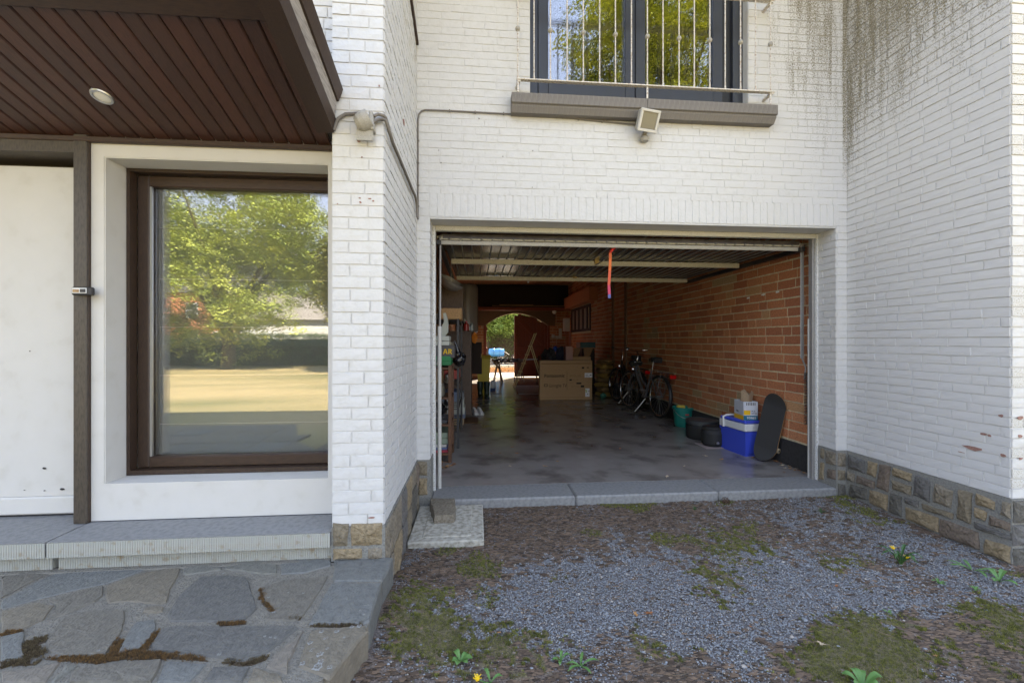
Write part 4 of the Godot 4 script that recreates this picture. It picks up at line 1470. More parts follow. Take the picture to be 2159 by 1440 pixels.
func build_facade_fittings() -> void:
	# --- balustrade in front of the upper window
	var rl := thing("window_railing", "rusty white iron railing with little balls in front of the upper window", "railing")
	var zr := ZF + 0.10
	var a := Pz(1089, 166, zr)
	var b := Pz(1633, 196, zr)
	var y := (a.y + b.y) / 2
	var mb := MB.new()
	mb.box(Vector3((a.x + b.x) / 2, y, zr), Vector3(b.x - a.x, 0.010, 0.036), 0.002)
	part("bottom_bar", mb, M.rusty, rl)
	var yt := Pz(1620, 1, zr).y
	mb = MB.new()
	mb.box(Vector3((a.x + b.x) / 2, yt, zr), Vector3(b.x - a.x, 0.012, 0.036), 0.002)
	part("top_bar", mb, M.rusty, rl)
	var xs := [110, 230, 350, 473, 592, 712, 828, 946, 1063, 1178, 1296, 1408, 1522, 1635, 1748, 1858, 1968]
	for i in xs.size():
		var px: float = xs[i] / 3.482 + 1060
		var p := Pz(px, 170, zr)
		mb = MB.new()
		mb.tube([Vector3(p.x, y, zr), Vector3(p.x, y + 0.035, zr)], 0.0075, 8)
		mb.tube([Vector3(p.x, y + 0.03, zr), Vector3(p.x, yt, zr)], 0.0055, 8)
		var o := part("baluster", mb, M.rusty, rl)
		if i % 2 == 0:
			var bl := MB.new()
			bl.lathe(Vector3(p.x, y + 0.40, zr), [Vector2(0.0, -0.02), Vector2(0.011, -0.017), Vector2(0.018, -0.009), Vector2(0.02, 0), Vector2(0.018, 0.009), Vector2(0.011, 0.017), Vector2(0.0, 0.02)], 14)
			part("ball", bl, M.lampgrey, o)
	for px in [1092, 1365, 1625]:
		var p := Pz(px, 180, zr)
		mb = MB.new()
		mb.tube([Vector3(p.x, y, zr), Vector3(p.x, Pz(1079, 193, ZF + 0.11).y + 0.003, zr)], 0.0085, 8)
		part("foot", mb, M.rusty, rl)
	for q in [[a.x + 0.02, y], [b.x - 0.02, y], [a.x + 0.02, yt], [b.x - 0.02, yt]]:
		mb = MB.new()
		mb.tube([Vector3(q[0], q[1] - 0.008, zr + 0.012), Vector3(q[0] - 0.01, q[1] - 0.012, ZF - 0.02)], 0.014, 8)
		part("bracket", mb, M.rusty, rl)
	# --- floodlight under the sill
	var fl := thing("floodlight", "weathered white halogen floodlight with a grey glass under the window sill", "floodlight")
	var c := Pz(1368, 254, ZF + 0.13)
	var bs := Basis.from_euler(Vector3(0.42, 0.22, 0))
	mb = MB.new()
	mb.box(c + bs * Vector3(0, 0, -0.028), Vector3(0.168, 0.155, 0.05), 0.012, bs)
	part("housing", mb, M.lampgrey, fl)
	mb = MB.new()
	for q in [[Vector3(0, 0.071, 0.004), Vector3(0.176, 0.02, 0.02)], [Vector3(0, -0.071, 0.004), Vector3(0.176, 0.02, 0.02)], [Vector3(-0.078, 0, 0.004), Vector3(0.02, 0.122, 0.02)], [Vector3(0.078, 0, 0.004), Vector3(0.02, 0.122, 0.02)]]:
		mb.box(c + bs * q[0], q[1], 0.003, bs)
	part("rim", mb, M.offwhite, fl)
	mb = MB.new()
	mb.box(c + bs * Vector3(0, 0, 0.002), Vector3(0.136, 0.122, 0.008), 0.001, bs)
	part("glass", mb, M.lens, fl)
	mb = MB.new()
	mb.lathe(Vector3(c.x + 0.005, c.y - 0.10, ZF + 0.035), [Vector2(0.0, 0.02), Vector2(0.03, 0.018), Vector2(0.038, 0.0), Vector2(0.03, -0.02), Vector2(0, -0.024)], 14)
	mb.bar(Vector3(c.x, c.y - 0.09, ZF + 0.0), Vector3(c.x, c.y - 0.04, c.z - 0.05), 0.03, 0.03)
	part("bracket", mb, M.lampgrey, fl)
	# --- conduit to the floodlight
	var cd := thing("conduit", "grey cable conduit clipped along the facade to the floodlight", "conduit")
	var zc := ZF + 0.014
	var pts := []
	for q in [[881, 462], [881, 400], [881, 320], [881, 252], [883, 240], [888, 234], [896, 231], [950, 233], [1080, 240], [1200, 248], [1290, 257], [1345, 262]]: pts.append(Pz(q[0], q[1], zc))
	mb = MB.new()
	mb.tube(pts, 0.0065, 8)
	part("pipe", mb, M.cable, cd)
	for q in [[881, 296], [881, 343], [881, 390], [881, 434], [948, 233], [1002, 236], [1062, 239], [1123, 243], [1174, 246], [1220, 250], [1270, 255]]:
		mb = MB.new()
		mb.box(Pz(q[0], q[1], zc + 0.003), Vector3(0.010, 0.022, 0.016) if q[0] > 900 else Vector3(0.022, 0.010, 0.016), 0.003)
		part("clip", mb, M.cable, cd)
	# --- lamp on the pier and its cables
	var lp := thing("wall_lamp", "old grey porch lamp with a rounded hood on the white pier", "wall lamp")
	var zq := ZP + 0.004
	var q0 := Pz(788, 240, zq)
	var q1 := Pz(784, 280, zq)
	mb = MB.new()
	mb.box(Pz(785, 258, ZP + 0.03), Vector3(0.018, 0.095, 0.06), 0.004, Basis.from_euler(Vector3(0, 0, 0.08)))
	mb.bar(Pz(752, 277, ZP + 0.045), Pz(786, 279, ZP + 0.045), 0.085, 0.010, Vector3.BACK)
	part("bracket", mb, M.lampgrey, lp)
	mb = MB.new()
	var hc := Pz(766, 256, ZP + 0.05)
	var lb := Basis(Vector3(0, 0, 1), Vector3(0.87, 0.45, 0).normalized(), Vector3(0, 0, 1).cross(Vector3(0.87, 0.45, 0).normalized()))
	mb.lathe(hc, [Vector2(0.0, -0.042), Vector2(0.03, -0.038), Vector2(0.044, -0.02), Vector2(0.048, 0.005), Vector2(0.047, 0.035), Vector2(0.0, 0.038)], 18, lb)
	part("hood", mb, M.lampgrey, lp)
	var cb := thing("lamp_cable", "thick grey cables from the porch lamp down the wing wall", "cable")
	mb = MB.new()
	mb.tube([Pz(703, 274, ZP + 0.02), Pz(712, 250, ZP + 0.02), Pz(728, 240, ZP + 0.016), Pz(760, 238, ZP + 0.014), Pz(775, 244, ZP + 0.014), Pz(783, 262, ZP + 0.02)], 0.009, 8)
	part("strand", mb, M.cable, cb)
	for k in 2:
		mb = MB.new()
		var pp := [Pz(788 - k * 2, 244 + k * 14, ZP + 0.03), Pz(797, 240 + k * 11, ZP + 0.025), Pz(808, 243 + k * 8, ZP + 0.016), Px(813, 248 + k * 5, XL + 0.013 + k * 0.008)]
		for q in [[828, 300], [850, 352], [868, 396], [875, 412], [878, 425], [879, 445], [879, 458]]: pp.append(Px(q[0], q[1], XL + 0.013 + k * 0.012))
		mb.tube(pp, 0.0085, 8)
		part("strand", mb, M.cable, cb)

func build_garage() -> void:
	# floor, ceiling, walls
	var mb := MB.new()
	mb.bx(XLW, XRW + 0.02, -0.15, YF, ZB - 0.3, -3.706)
	struct("garage_floor", mb, M.floor)
	mb = MB.new()
	mb.bx(XLW - 0.25, XRW + 0.33, YC, YC + 0.2, ZB, ZF - 0.302)
	var ce := struct("garage_ceiling", mb, M.plaster_brown)
	var tl := MB.new()
	for i in 13:
		for k in 26:
			tl.col = Color(1, 1, 1) * rng.randf_range(0.75, 1.1)
			tl.bx(XLW + 0.005 + i * 0.30, XLW + 0.295 + i * 0.30, YC - 0.02 - rng.randf() * 0.004, YC + 0.01, ZB + 0.02 + k * 0.2, ZB + 0.21 + k * 0.2, 0.006)
	part("ceiling_tile", tl, M.red[0], ce).set_meta("kind", "stuff")
	var gw := thing("garage_brick_wall", "long bare red brick wall inside the garage above a black tarred band", "wall")
	mb = MB.new()
	mb.bx(XRW + 0.001, XRW + 0.33, -0.1, YC, ZB, ZF - 0.302)
	part("wall_core", mb, M.mortar, gw)
	mb = MB.new()
	mb.bx(XRW - 0.016, XRW + 0.01, YF - 0.05, 0.315, ZB + 0.01, ZF - 0.30, 0.006)
	part("tarred_band", mb, M.tar, gw)
	var it := rows(Vector3(XRW, 0, ZB), Vector3.BACK, Vector3.LEFT, 0.0, -ZB + ZF - 0.31, 0.33, 3.28, 0.0955, 0.262, 0.013, [[0.6, 2.9, 1.65, 2.35]], 45)
	var pick := func(p: Vector3) -> int:
		var n := ns.get_noise_3d(p.x * 4.0, p.y * 5.0, p.z * 4.0)
		var r := rng.randf() + n * 0.5
		return 2 if r < 0.22 else (0 if r < 0.62 else (1 if r < 0.9 else (3 if r < 1.05 else 4)))
	place_bricks(gw, it, pick, M.red, 300)
	# pilasters and the shallow wall section further in
	for z in [-9.6, -8.75]:
		mb = MB.new()
		mb.bx(XRW - 0.03, XRW + 0.005, 0.316, YC - 0.03, z - 0.06, z + 0.06, 0.005)
		part("pilaster", mb, M.plaster_brown, gw)
	for q in [[1580, 628], [1612, 621], [1642, 615]]:
		var p := Px(q[0], q[1], XRW)
		chip_at(p + Vector3(-0.004, 0, 0), Vector3.BACK, Vector3.LEFT, 0.04, 0.013, gw, M.paper)
	# high window with dark uprights in the brick wall
	var wn := Node3D.new()
	wn.name = "high_window"
	gw.add_child(wn)
	mb = MB.new()
	mb.bx(XRW - 0.03, XRW + 0.01, 1.62, 1.70, -13.95, -11.55)
	mb.bx(XRW - 0.03, XRW + 0.01, 2.30, 2.38, -13.95, -11.55)
	mb.bx(XRW - 0.03, XRW + 0.01, 1.70, 2.30, -13.95, -13.85)
	mb.bx(XRW - 0.03, XRW + 0.01, 1.70, 2.30, -11.65, -11.55)
	part("frame", mb, M.darkwood, wn)
	for k in 4:
		mb = MB.new()
		mb.bx(XRW - 0.025, XRW + 0.01, 1.70, 2.30, -13.5 + k * 0.5, -13.36 + k * 0.5)
		part("mullion", mb, M.darkwood, wn)
		mb = MB.new()
		for s in 12: mb.bx(XRW - 0.004, XRW + 0.008, 1.71 + s * 0.049, 1.755 + s * 0.049, -13.84 + k * 0.5, -13.5 + k * 0.5)
		part("shutter", mb, M.fascia_grey, wn)
	mb = MB.new()
	mb.bx(XRW - 0.22, XRW + 0.01, 2.42, 2.78, -14.2, -10.9)
	part("boxing", mb, M.red[0], gw)
	# left wall, back wall
	var lw := thing("garage_side_wall", "dark brick wall behind the shelves of the garage", "wall")
	mb = MB.new()
	mb.bx(XLW - 0.25, XLW, -0.1, YC, ZB - 0.3, ZF - 0.302)
	part("wall_core", mb, M.mortar, lw)
	var li := rows(Vector3(XLW, 0, ZF - 0.31), Vector3.FORWARD, Vector3.RIGHT, 0.0, -ZB + ZF - 0.33, 0.06, 3.28, 0.0955, 0.292, 0.012, [], 46)
	place_bricks(lw, li, pick, M.red, 0)
	var bw := thing("garage_back_wall", "red brick back wall of the garage with a wide arched doorway", "wall")
	mb = MB.new()
	mb.bx(XLW, 0.255, -0.1, YC, ZB - 0.29, ZB)
	mb.bx(2.47, XRW, -0.1, YC, ZB - 0.29, ZB)
	mb.bx(0.255, 2.47, 2.34, YC, ZB - 0.29, ZB)
	part("wall_core", mb, M.mortar, bw)
	var bi := rows(Vector3(0, 0, ZB), Vector3.RIGHT, Vector3.BACK, XLW, XRW, 0.06, 2.4, 0.0955, 0.292, 0.012, [[0.255, 2.47, 0.0, 2.42]], 47)
	place_bricks(bw, bi, pick, M.red, 120)
	# arched lintel
	var arc := []
	for i in 17:
		var x := lerpf(0.255, 2.47, i / 16.0)
		var t := (i / 16.0 - 0.5) * 2.0
		arc.append(Vector3(x, 1.86 + 0.44 * (1.0 - t * t), ZB - 0.28))
	arc.append(Vector3(2.70, 2.42, ZB - 0.28))
	arc.append(Vector3(0.02, 2.42, ZB - 0.28))
	# close the outline below the springings
	arc.insert(17, Vector3(2.70, 1.86, ZB - 0.28))
	arc.append(Vector3(0.02, 1.86, ZB - 0.28))
	mb = MB.new()
	mb.prism(arc, Vector3(0, 0, 0.31))
	part("arch", mb, M.plaster_brown, bw)
	for q in [[0.215, 0.275], [2.45, 2.51]]:
		mb = MB.new()
		mb.bx(q[0], q[1], 0.06, 1.87, ZB - 0.27, ZB + 0.03)
		part("door_jamb", mb, M.doorwood, bw)
	# loft over the doorway
	var lf := thing("loft_shelf", "dark boarded loft shelf on a red beam above the arched doorway", "loft")
	mb = MB.new()
	mb.bx(XLW + 0.01, XRW - 0.01, 2.36, 2.47, ZB + 0.30, ZB + 0.42, 0.008)
	part("beam", mb, M.doorwood, lf)
	mb = MB.new()
	mb.bx(XLW + 0.01, XRW - 0.01, 2.475, 2.50, ZB + 0.01, ZB + 0.42)
	part("floor_board", mb, M.darkwood, lf)
	mb = MB.new()
	mb.bx(XLW + 0.01, XRW - 0.01, 2.505, YC - 0.03, ZB + 0.012, ZB + 0.04)
	part("back_board", mb, M.darkwood, lf)
	var pk := 0
	for q in [[0.5, 2.2, 2.512, 0.22], [0.75, 1.9, 2.545, 0.28], [1.3, 2.95, 2.512, 0.34]]:
		mb = MB.new()
		mb.bx(q[0], q[1], q[2], q[2] + 0.028, ZB + q[3] - 0.05, ZB + q[3] + 0.02, 0.003)
		solo("loft_plank", mb, M.paleplank, ["long pale plank lying on the loft shelf", "short pale plank on top of the others on the loft", "pale plank at the end of the loft by the brick wall"][pk], "plank", "planks on the loft")
		pk += 1
	# --- barn doors of the back doorway
	var bd := thing("barn_door", "closed red-brown boarded barn door leaf with diagonal braces", "door")
	var zd := ZB - 0.17
	for i in 9:
		mb = MB.new()
		mb.bx(1.29 + i * 0.131, 1.29 + (i + 1) * 0.131 - 0.006, 0.09, 2.27 - absf(i - 1.0) * 0.045, zd - 0.03, zd, 0.006)
		part("board", mb, M.doorwood, bd)
	mb = MB.new()
	mb.bx(1.29, 2.46, 0.09, 1.9, zd - 0.05, zd - 0.031)
	mb.bx(1.29, 2.1, 1.901, 2.2, zd - 0.05, zd - 0.031)
	part("backing", mb, M.doorwood, bd)
	for q in [[1.29, 1.40, 0.09, 2.2], [2.35, 2.46, 0.09, 1.84]]:
		mb = MB.new()
		mb.bx(q[0], q[1], q[2], q[3], zd + 0.001, zd + 0.04, 0.006)
		part("stile", mb, M.doorwood, bd)
	for y in [0.10, 1.02]:
		mb = MB.new()
		mb.bx(1.402, 2.348, y, y + 0.13, zd + 0.001, zd + 0.038, 0.006)
		part("rail", mb, M.doorwood, bd)
	for q in [[Vector3(1.42, 2.12, zd + 0.02), Vector3(2.33, 1.20, zd + 0.02)], [Vector3(1.42, 0.98, zd + 0.02), Vector3(2.33, 0.26, zd + 0.02)]]:
		mb = MB.new()
		mb.bar(q[0], q[1], 0.036, 0.12, Vector3.BACK.cross((q[1] - q[0]).normalized()), 0.005)
		part("brace", mb, M.doorwood, bd)
	var od := thing("open_barn_door", "barn door leaf swung open, seen edge on in the arched doorway", "door")
	for i in 8:
		mb = MB.new()
		mb.bx(0.28, 0.32, 0.09, 2.1 - i * 0.02, ZB - 0.32 - i * 0.13, ZB - 0.32 - i * 0.13 + 0.124, 0.005)
		part("board", mb, M.doorwood, od)
	mb = MB.new()
	for y in [0.2, 0.98, 1.7]: mb.bx(0.321, 0.355, y, y + 0.12, ZB - 1.22, ZB - 0.2, 0.005)
	part("rail", mb, M.doorwood, od)
	build_up_and_over()

func build_up_and_over() -> void:
	# --- frame fixed in the opening
	var fr := thing("garage_door_frame", "white metal frame of the garage door with tracks, arms and a spring", "door frame")
	var zf := -3.59
	var mb := MB.new()
	mb.bx(XO0 + 0.004, XO0 + 0.03, YF, YL - 0.014, zf - 0.05, zf, 0.003)
	part("side_post", mb, M.frame_white, fr)
	mb = MB.new()
	mb.bx(XO1 - 0.02, XO1 - 0.004, YF, YL - 0.014, zf - 0.05, zf, 0.003)
	part("side_post", mb, M.frame_white, fr)
	mb = MB.new()
	mb.bx(XO1 - 0.045, XO1 - 0.022, YF, YL - 0.02, zf - 0.07, zf - 0.02, 0.003)
	part("side_channel", mb, M.galv, fr)
	mb = MB.new()
	mb.bx(XO0 + 0.031, XO1 - 0.021, YL - 0.055, YL - 0.014, zf - 0.05, zf, 0.004)
	part("head_bar", mb, M.cream_metal, fr)
	# inner posts: speckled white tube at each side
	mb = MB.new()
	mb.tube([Vector3(XO0 + 0.058, YF, zf - 0.07), Vector3(XO0 + 0.058, 1.45, zf - 0.07)], 0.017, 10)
	part("guide_tube", mb, M.speck_metal, fr)
	var g0 := Pz(1708, 985, zf - 0.07)
	var g1 := Pz(1708, 672, zf - 0.07)
	mb = MB.new()
	mb.tube([Vector3(g0.x, YF, zf - 0.07), Vector3(g0.x, g1.y, zf - 0.07)], 0.018, 10)
	part("guide_tube", mb, M.speck_metal, fr)
	# lever arms
	var za := zf - 0.16
	var a0 := Pz(1692, 516, za)
	var a1 := Pz(1692, 755, za)
	mb = MB.new()
	mb.bar(a0, a1, 0.034, 0.008, Vector3.BACK, 0.002)
	mb.tube([a1, Pz(1700, 775, za), Pz(1697, 800, za)], 0.008, 6)
	part("lever_arm", mb, M.galv, fr)
	mb = MB.new()
	mb.tube([Pz(928, 500, za), Pz(928, 590, za), Pz(927, 735, za), Pz(921, 768, za)], 0.010, 8)
	part("lever_arm", mb, M.galv, fr)
	# counterbalance spring
	mb = MB.new()
	var pts := []
	var s0 := Pz(1701, 785, zf - 0.12)
	var s1 := Pz(1701, 895, zf - 0.12)
	for i in 200:
		var t := i / 199.0
		var q := s0.lerp(s1, t)
		pts.append(q + Vector3(cos(i * 1.1), 0, sin(i * 1.1)) * 0.018)
	mb.tube(pts, 0.0035, 4)
	part("spring", mb, M.blackmetal, fr)
	for q in [[XLW + 0.36, 0], [XO1 - 0.03, 1]]:
		mb = MB.new()
		var x: float = -0.335 if q[1] == 0 else 3.045
		mb.bx(x - 0.02, x + 0.02, 2.165, 2.205, -5.95, zf - 0.12, 0.003)
		part("ceiling_track", mb, M.blackmetal, fr)
	# --- the door itself, swung up under the ceiling
	var dr := thing("garage_door", "up-and-over garage door swung open, dark ribbed underside with pale cross bars", "garage door")
	var x0 := -0.30
	var x1 := 3.015
	var y := 2.225
	var z0 := zf - 0.13
	var z1 := -5.88
	mb = MB.new()
	mb.bx(x0, x1, y, y + 0.035, z1, z0)
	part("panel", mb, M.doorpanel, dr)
	var rb := MB.new()
	rb.bx(-0.007, 0.007, -0.008, 0.0, 0.0, z1 - z0 + 0.0, 0.003)
	var rm := rb.mesh()
	var n := 35
	for i in n:
		var o := MeshInstance3D.new()
		o.name = "rib"
		o.mesh = rm
		o.position = Vector3(x0 + 0.06 + (x1 - x0 - 0.12) * i / (n - 1), y - 0.0005, z0)
		dr.add_child(o, true)
		o.set_surface_override_material(0, M.galv)
	for q in [[YL - 0.095, YL - 0.062, z0 - 0.02], [YL - 0.135, YL - 0.1, z0 - 0.03]]:
		mb = MB.new()
		mb.bx(XO0 + 0.06, XO1 - 0.06, q[0], q[1], q[2] - 0.02, q[2], 0.004)
		part("edge_bar", mb, M.cream_metal if q[2] > z0 - 0.025 else M.speck_metal, dr)
	for q in [-4.62, -5.82]:
		mb = MB.new()
		mb.bx(x0 + 0.02, x1 - 0.02, y - 0.062, y - 0.009, q - 0.02, q + 0.02, 0.003)
		part("cross_bar", mb, M.cream_metal, dr)
	for q in [[1258, 552, -4.60], [1212, 583, -5.8]]:
		mb = MB.new()
		mb.box(Pz(q[0], q[1], q[2]), Vector3(0.05, 0.05, 0.03), 0.004)
		part("catch", mb, M.brass, dr)
	# lock rods and the red handle
	var h := Pz(1298, 520, -3.86)
	mb = MB.new()
	mb.tube([Pz(921, 500, -3.80), Pz(935, 495, -3.80), Pz(1100, 505, -3.82), Pz(1285, 519, -3.86)], 0.009, 8)
	part("lock_rod", mb, M.offwhite, dr)
	mb = MB.new()
	mb.tube([Pz(1310, 520, -3.86), Pz(1500, 514, -3.82), Pz(1708, 514, -3.80)], 0.009, 8)
	part("lock_rod", mb, M.offwhite, dr)
	mb = MB.new()
	mb.tube([Pz(1274, 548, -4.1), Pz(1230, 575, -5.6)], 0.006, 6)
	part("lock_rod", mb, M.galv, dr)
	mb = MB.new()
	mb.box(h + Vector3(0, 0.02, 0), Vector3(0.10, 0.05, 0.08), 0.01)
	part("lock_case", mb, M.blackmetal, dr)
	mb = MB.new()
	mb.col = Color(0.6, 0.02, 0.015)
	mb.tube([Pz(1287, 531, -3.84), Pz(1294, 522, -3.82), Pz(1303, 516, -3.82)], [0.014, 0.018, 0.014], 8)
	part("handle", mb, M.vc, dr)
	# strap tied to the handle
	var sp := thing("pull_strap", "orange and pink pull strap hanging from the garage door handle", "strap")
	mb = MB.new()
	var sp_pts := [[1287, 532], [1287, 545], [1286, 570], [1284, 600], [1285, 620], [1285, 628]]
	for i in sp_pts.size() - 1:
		mb.col = [Color(0.65, 0.12, 0.02), Color(0.70, 0.16, 0.03), Color(0.62, 0.10, 0.04), Color(0.55, 0.05, 0.12), Color(0.10, 0.12, 0.35)][i]
		mb.bar(Pz(sp_pts[i][0], sp_pts[i][1], -3.84), Pz(sp_pts[i + 1][0], sp_pts[i + 1][1], -3.84), 0.026, 0.003, Vector3.BACK)
	part("webbing", mb, M.vc, sp)

func bpx(x0: float, y0: float, x1: float, y1: float, z: float, depth: float, bev := 0.0, floor_y := -9.0) -> MB:
	var a := Pz(x0, y0, z)
	var b := Pz(x1, y1, z)
	var mb := MB.new()
	mb.bx(a.x, b.x, b.y if floor_y < -1.0 else floor_y, a.y, z - depth, z, bev)
	return mb
func lettering(called: String, s: String, h: float, at: Vector3, bs: Basis, m: Material, parent: Node3D, font := "Droid Sans", wid := 1.0) -> void:
	var t := TextMesh.new()
	var f := SystemFont.new()
	f.font_names = PackedStringArray([font])
	f.font_weight = 700 if wid > 1.2 else 400
	t.font = f
	t.text = s
	t.font_size = 32
	t.pixel_size = h / 24.0
	t.depth = 0.001
	t.horizontal_alignment = HORIZONTAL_ALIGNMENT_LEFT
	var o := MeshInstance3D.new()
	o.name = called
	o.mesh = t
	o.transform = Transform3D(bs, at)
	parent.add_child(o, true)
	o.set_surface_override_material(0, m)
func vc(r: float, g: float, b: float, rough := 0.6) -> StandardMaterial3D:
	return mat(Color(r, g, b), rough)
func one(called: String, mb: MB, m: Material, label: String, category: String, group := "") -> Node3D:
	return solo(called, mb, m, label, category, group)

func build_items() -> void:
	left_side()
	back_area()
	right_side()
	floor_bits()
	weeds()

func left_side() -> void:
	# --- brown wooden shelf by the opening
	var sh := thing("wooden_shelf", "narrow brown wooden shelf unit just inside the garage opening", "shelf")
	var x0 := -0.72
	var x1 := -0.265
	var z1 := -4.42
	var z0 := -4.86
	var ys := [0.16, 0.46, 0.74, 1.05]
	for x in [x0 + 0.018, x1 - 0.018]:
		for z in [z0 + 0.018, z1 - 0.018]:
			var mb := MB.new()
			mb.bx(x - 0.018, x + 0.018, YF, 1.07, z - 0.018, z + 0.018, 0.003)
			part("leg", mb, M.shelfwood, sh)
	for y in ys:
		var mb := MB.new()
		mb.bx(x0 + 0.002, x1 - 0.002, y - 0.022, y, z0 + 0.002, z1 + 0.002, 0.003)
		part("board", mb, M.shelfwood, sh)
	# things on its boards
	var zf := z1 - 0.02
	var c := [vc(0.30, 0.03, 0.05), vc(0.10, 0.12, 0.22), vc(0.45, 0.44, 0.42)]
	for i in 3:
		var mb := MB.new()
		mb.bx(-0.66, -0.30 - i * 0.01, 0.161 + i * 0.028, 0.187 + i * 0.028, z0 + 0.05, zf, 0.004)
		one("book", mb, c[i], ["red book lying at the bottom of the wooden shelf", "blue book lying on the red one in the shelf", "grey book on top of the blue one in the shelf"][i], "book", "books on the lowest board")
	for i in 2:
		var mb := MB.new()
		mb.bx(-0.60, -0.30, 0.247 + i * 0.061, 0.306 + i * 0.06, z0 + 0.06, zf - 0.01, 0.005)
		one("shoe_box", mb, vc(0.22, 0.27, 0.20), ["pale green box stacked on the books", "pale green box with a lid on top of its twin"][i], "box", "pale green boxes")
	var tray := MB.new()
	tray.bx(-0.66, -0.31, 0.461, 0.50, z0 + 0.05, zf, 0.01)
	tray.bx(-0.62, -0.35, 0.502, 0.53, z0 + 0.07, zf - 0.04, 0.01)
	one("folded_jacket", tray, vc(0.06, 0.06, 0.065, 0.9), "dark folded jacket on the second board of the shelf", "jacket")
	var bg := lumpy(Vector3(-0.50, 0.60, z1 - 0.14), Vector3(0.17, 0.07, 0.12), 5)
	one("black_pouch", bg, M.bag, "black plastic pouch lying above the folded jacket", "pouch")
	for i in 3:
		var mb := MB.new()
		mb.lathe(Vector3(-0.62 + i * 0.115, 0.742, z1 - 0.09 - 0.05 * (i % 2)), [Vector2(0.0, 0.0), Vector2(0.045, 0.0), Vector2(0.05, 0.02), Vector2(0.05, 0.10), Vector2(0.04, 0.12), Vector2(0.04, 0.14), Vector2(0.0, 0.14)], 14)
		one("glass_jar", mb, M.lens, "squat grey glass jar on the third board of the shelf", "jar", "glass jars on the shelf")
	# green box, dark box with yellow letters, white boxes, slippers
	var gb := thing("green_box", "bright green cardboard box with a lid on the wooden shelf top", "box")
	var mb := MB.new()
	mb.bx(-0.45, -0.275, 1.071, 1.115, z0 + 0.08, z1 - 0.03, 0.003)
	part("base", mb, vc(0.02, 0.17, 0.06), gb)
	mb = MB.new()
	mb.prism([Vector3(-0.455, 1.116, z1 - 0.025), Vector3(-0.27, 1.116, z1 - 0.025), Vector3(-0.285, 1.165, z1 - 0.07), Vector3(-0.44, 1.165, z1 - 0.07)], Vector3(0, 0, -0.3))
	part("lid", mb, vc(0.05, 0.25, 0.10), gb)
	var ab := thing("grey_box", "dark grey box with yellow letters above the green box", "box")
	mb = bpx(916, 728, 958, 754, -4.50, 0.30, 0.003)
	part("carton", mb, vc(0.075, 0.072, 0.075), ab)
	lettering("letters", "AR", 0.055, Pz(934, 741, -4.497), Basis.IDENTITY, vc(0.75, 0.50, 0.01), ab, "Droid Sans", 1.3)
	var k := 0
	for q in [[917, 719, 947, 727.5], [917, 708, 947, 718]]:
		mb = bpx(q[0], q[1], q[2], q[3], -4.50, 0.28, 0.003)
		one("white_box", mb, vc(0.50, 0.53, 0.49), ["flat white box lying on the dark grey box", "flat white box stacked on its twin under the slipper"][k], "box", "flat white boxes")
		k += 1
	var sl := MB.new()
	var sp := []
	for q in [[934, 660], [939, 659], [943, 670], [945, 685], [944, 700], [938, 708], [930, 708], [930, 690], [936, 678]]: sp.append(Pz(q[0], q[1], -4.53))
	sl.prism(sp, Vector3(0, 0, -0.08))
	one("rubber_clog", sl, vc(0.42, 0.45, 0.40), "pale rubber clog standing on end on the white boxes", "shoe")
	var pb := lumpy(Pz(968, 757, -4.95), Vector3(0.075, 0.08, 0.09), 9)
	var bb := thing("bin_bag", "shiny black plastic bag hanging beside the wooden shelf", "bag")
	part("bag", pb, M.bag, bb)
	mb = MB.new()
	mb.tube([Pz(966, 744, -4.95), Pz(962, 728, -4.95), Pz(958, 718, -4.95)], [0.03, 0.016, 0.008], 7)
	part("knot", mb, M.bag, bb)
	# --- black metal rack behind
	var rk := thing("metal_rack", "black metal rack with shoes behind the wooden shelf", "rack")
	for x in [-0.70, -0.225]:
		for z in [-6.1, -5.02]:
			mb = MB.new()
			mb.bx(x - 0.014, x + 0.014, YF, 1.585, z - 0.014, z + 0.014)
			part("post", mb, M.blackmetal, rk)
	for y in [0.25, 0.52, 0.80, 1.12, 1.57]:
		mb = MB.new()
		for i in 7: mb.tube([Vector3(-0.69, y, -5.03 - i * 0.175), Vector3(-0.23, y, -5.03 - i * 0.175)], 0.006, 5)
		mb.bx(-0.232, -0.218, y - 0.012, y + 0.012, -6.1, -5.02)
		part("shelf_grid", mb, M.blackmetal, rk)
	mb = bpx(926, 649, 973, 672, -5.04, 0.35, 0.004, 1.585)
	var cb := one("cardboard_box", mb, M.card, "shallow brown cardboard box on top of the black rack", "box")
	mb = MB.new()
	mb.bx(-0.52, -0.19, 1.60, 2.05, -5.75, -5.72)
	one("plywood_sheet", mb, M.cabinet, "brown plywood sheet standing behind the cardboard box", "board")
	var wb := MB.new()
	wb.bx(-0.52, -0.30, 1.135, 1.31, -5.5, -5.1, 0.005)
	one("cream_box", wb, vc(0.42, 0.40, 0.33), "cream box on the upper grid of the black rack", "box")
	k = 0
	for q in [[0.262, -5.25], [0.532, -5.2], [0.812, -5.3], [0.812, -5.6]]:
		shoe(Vector3(-0.36, q[0], q[1]), 0.5, [vc(0.30, 0.09, 0.03), vc(0.04, 0.04, 0.045), vc(0.4, 0.4, 0.38), vc(0.07, 0.08, 0.11)][k], ["brown shoe on the lowest grid of the black rack", "black shoe on the middle grid of the black rack", "grey trainer on the upper grid of the black rack", "dark blue trainer behind the grey one on the rack"][k], "shoes on the rack")
		k += 1
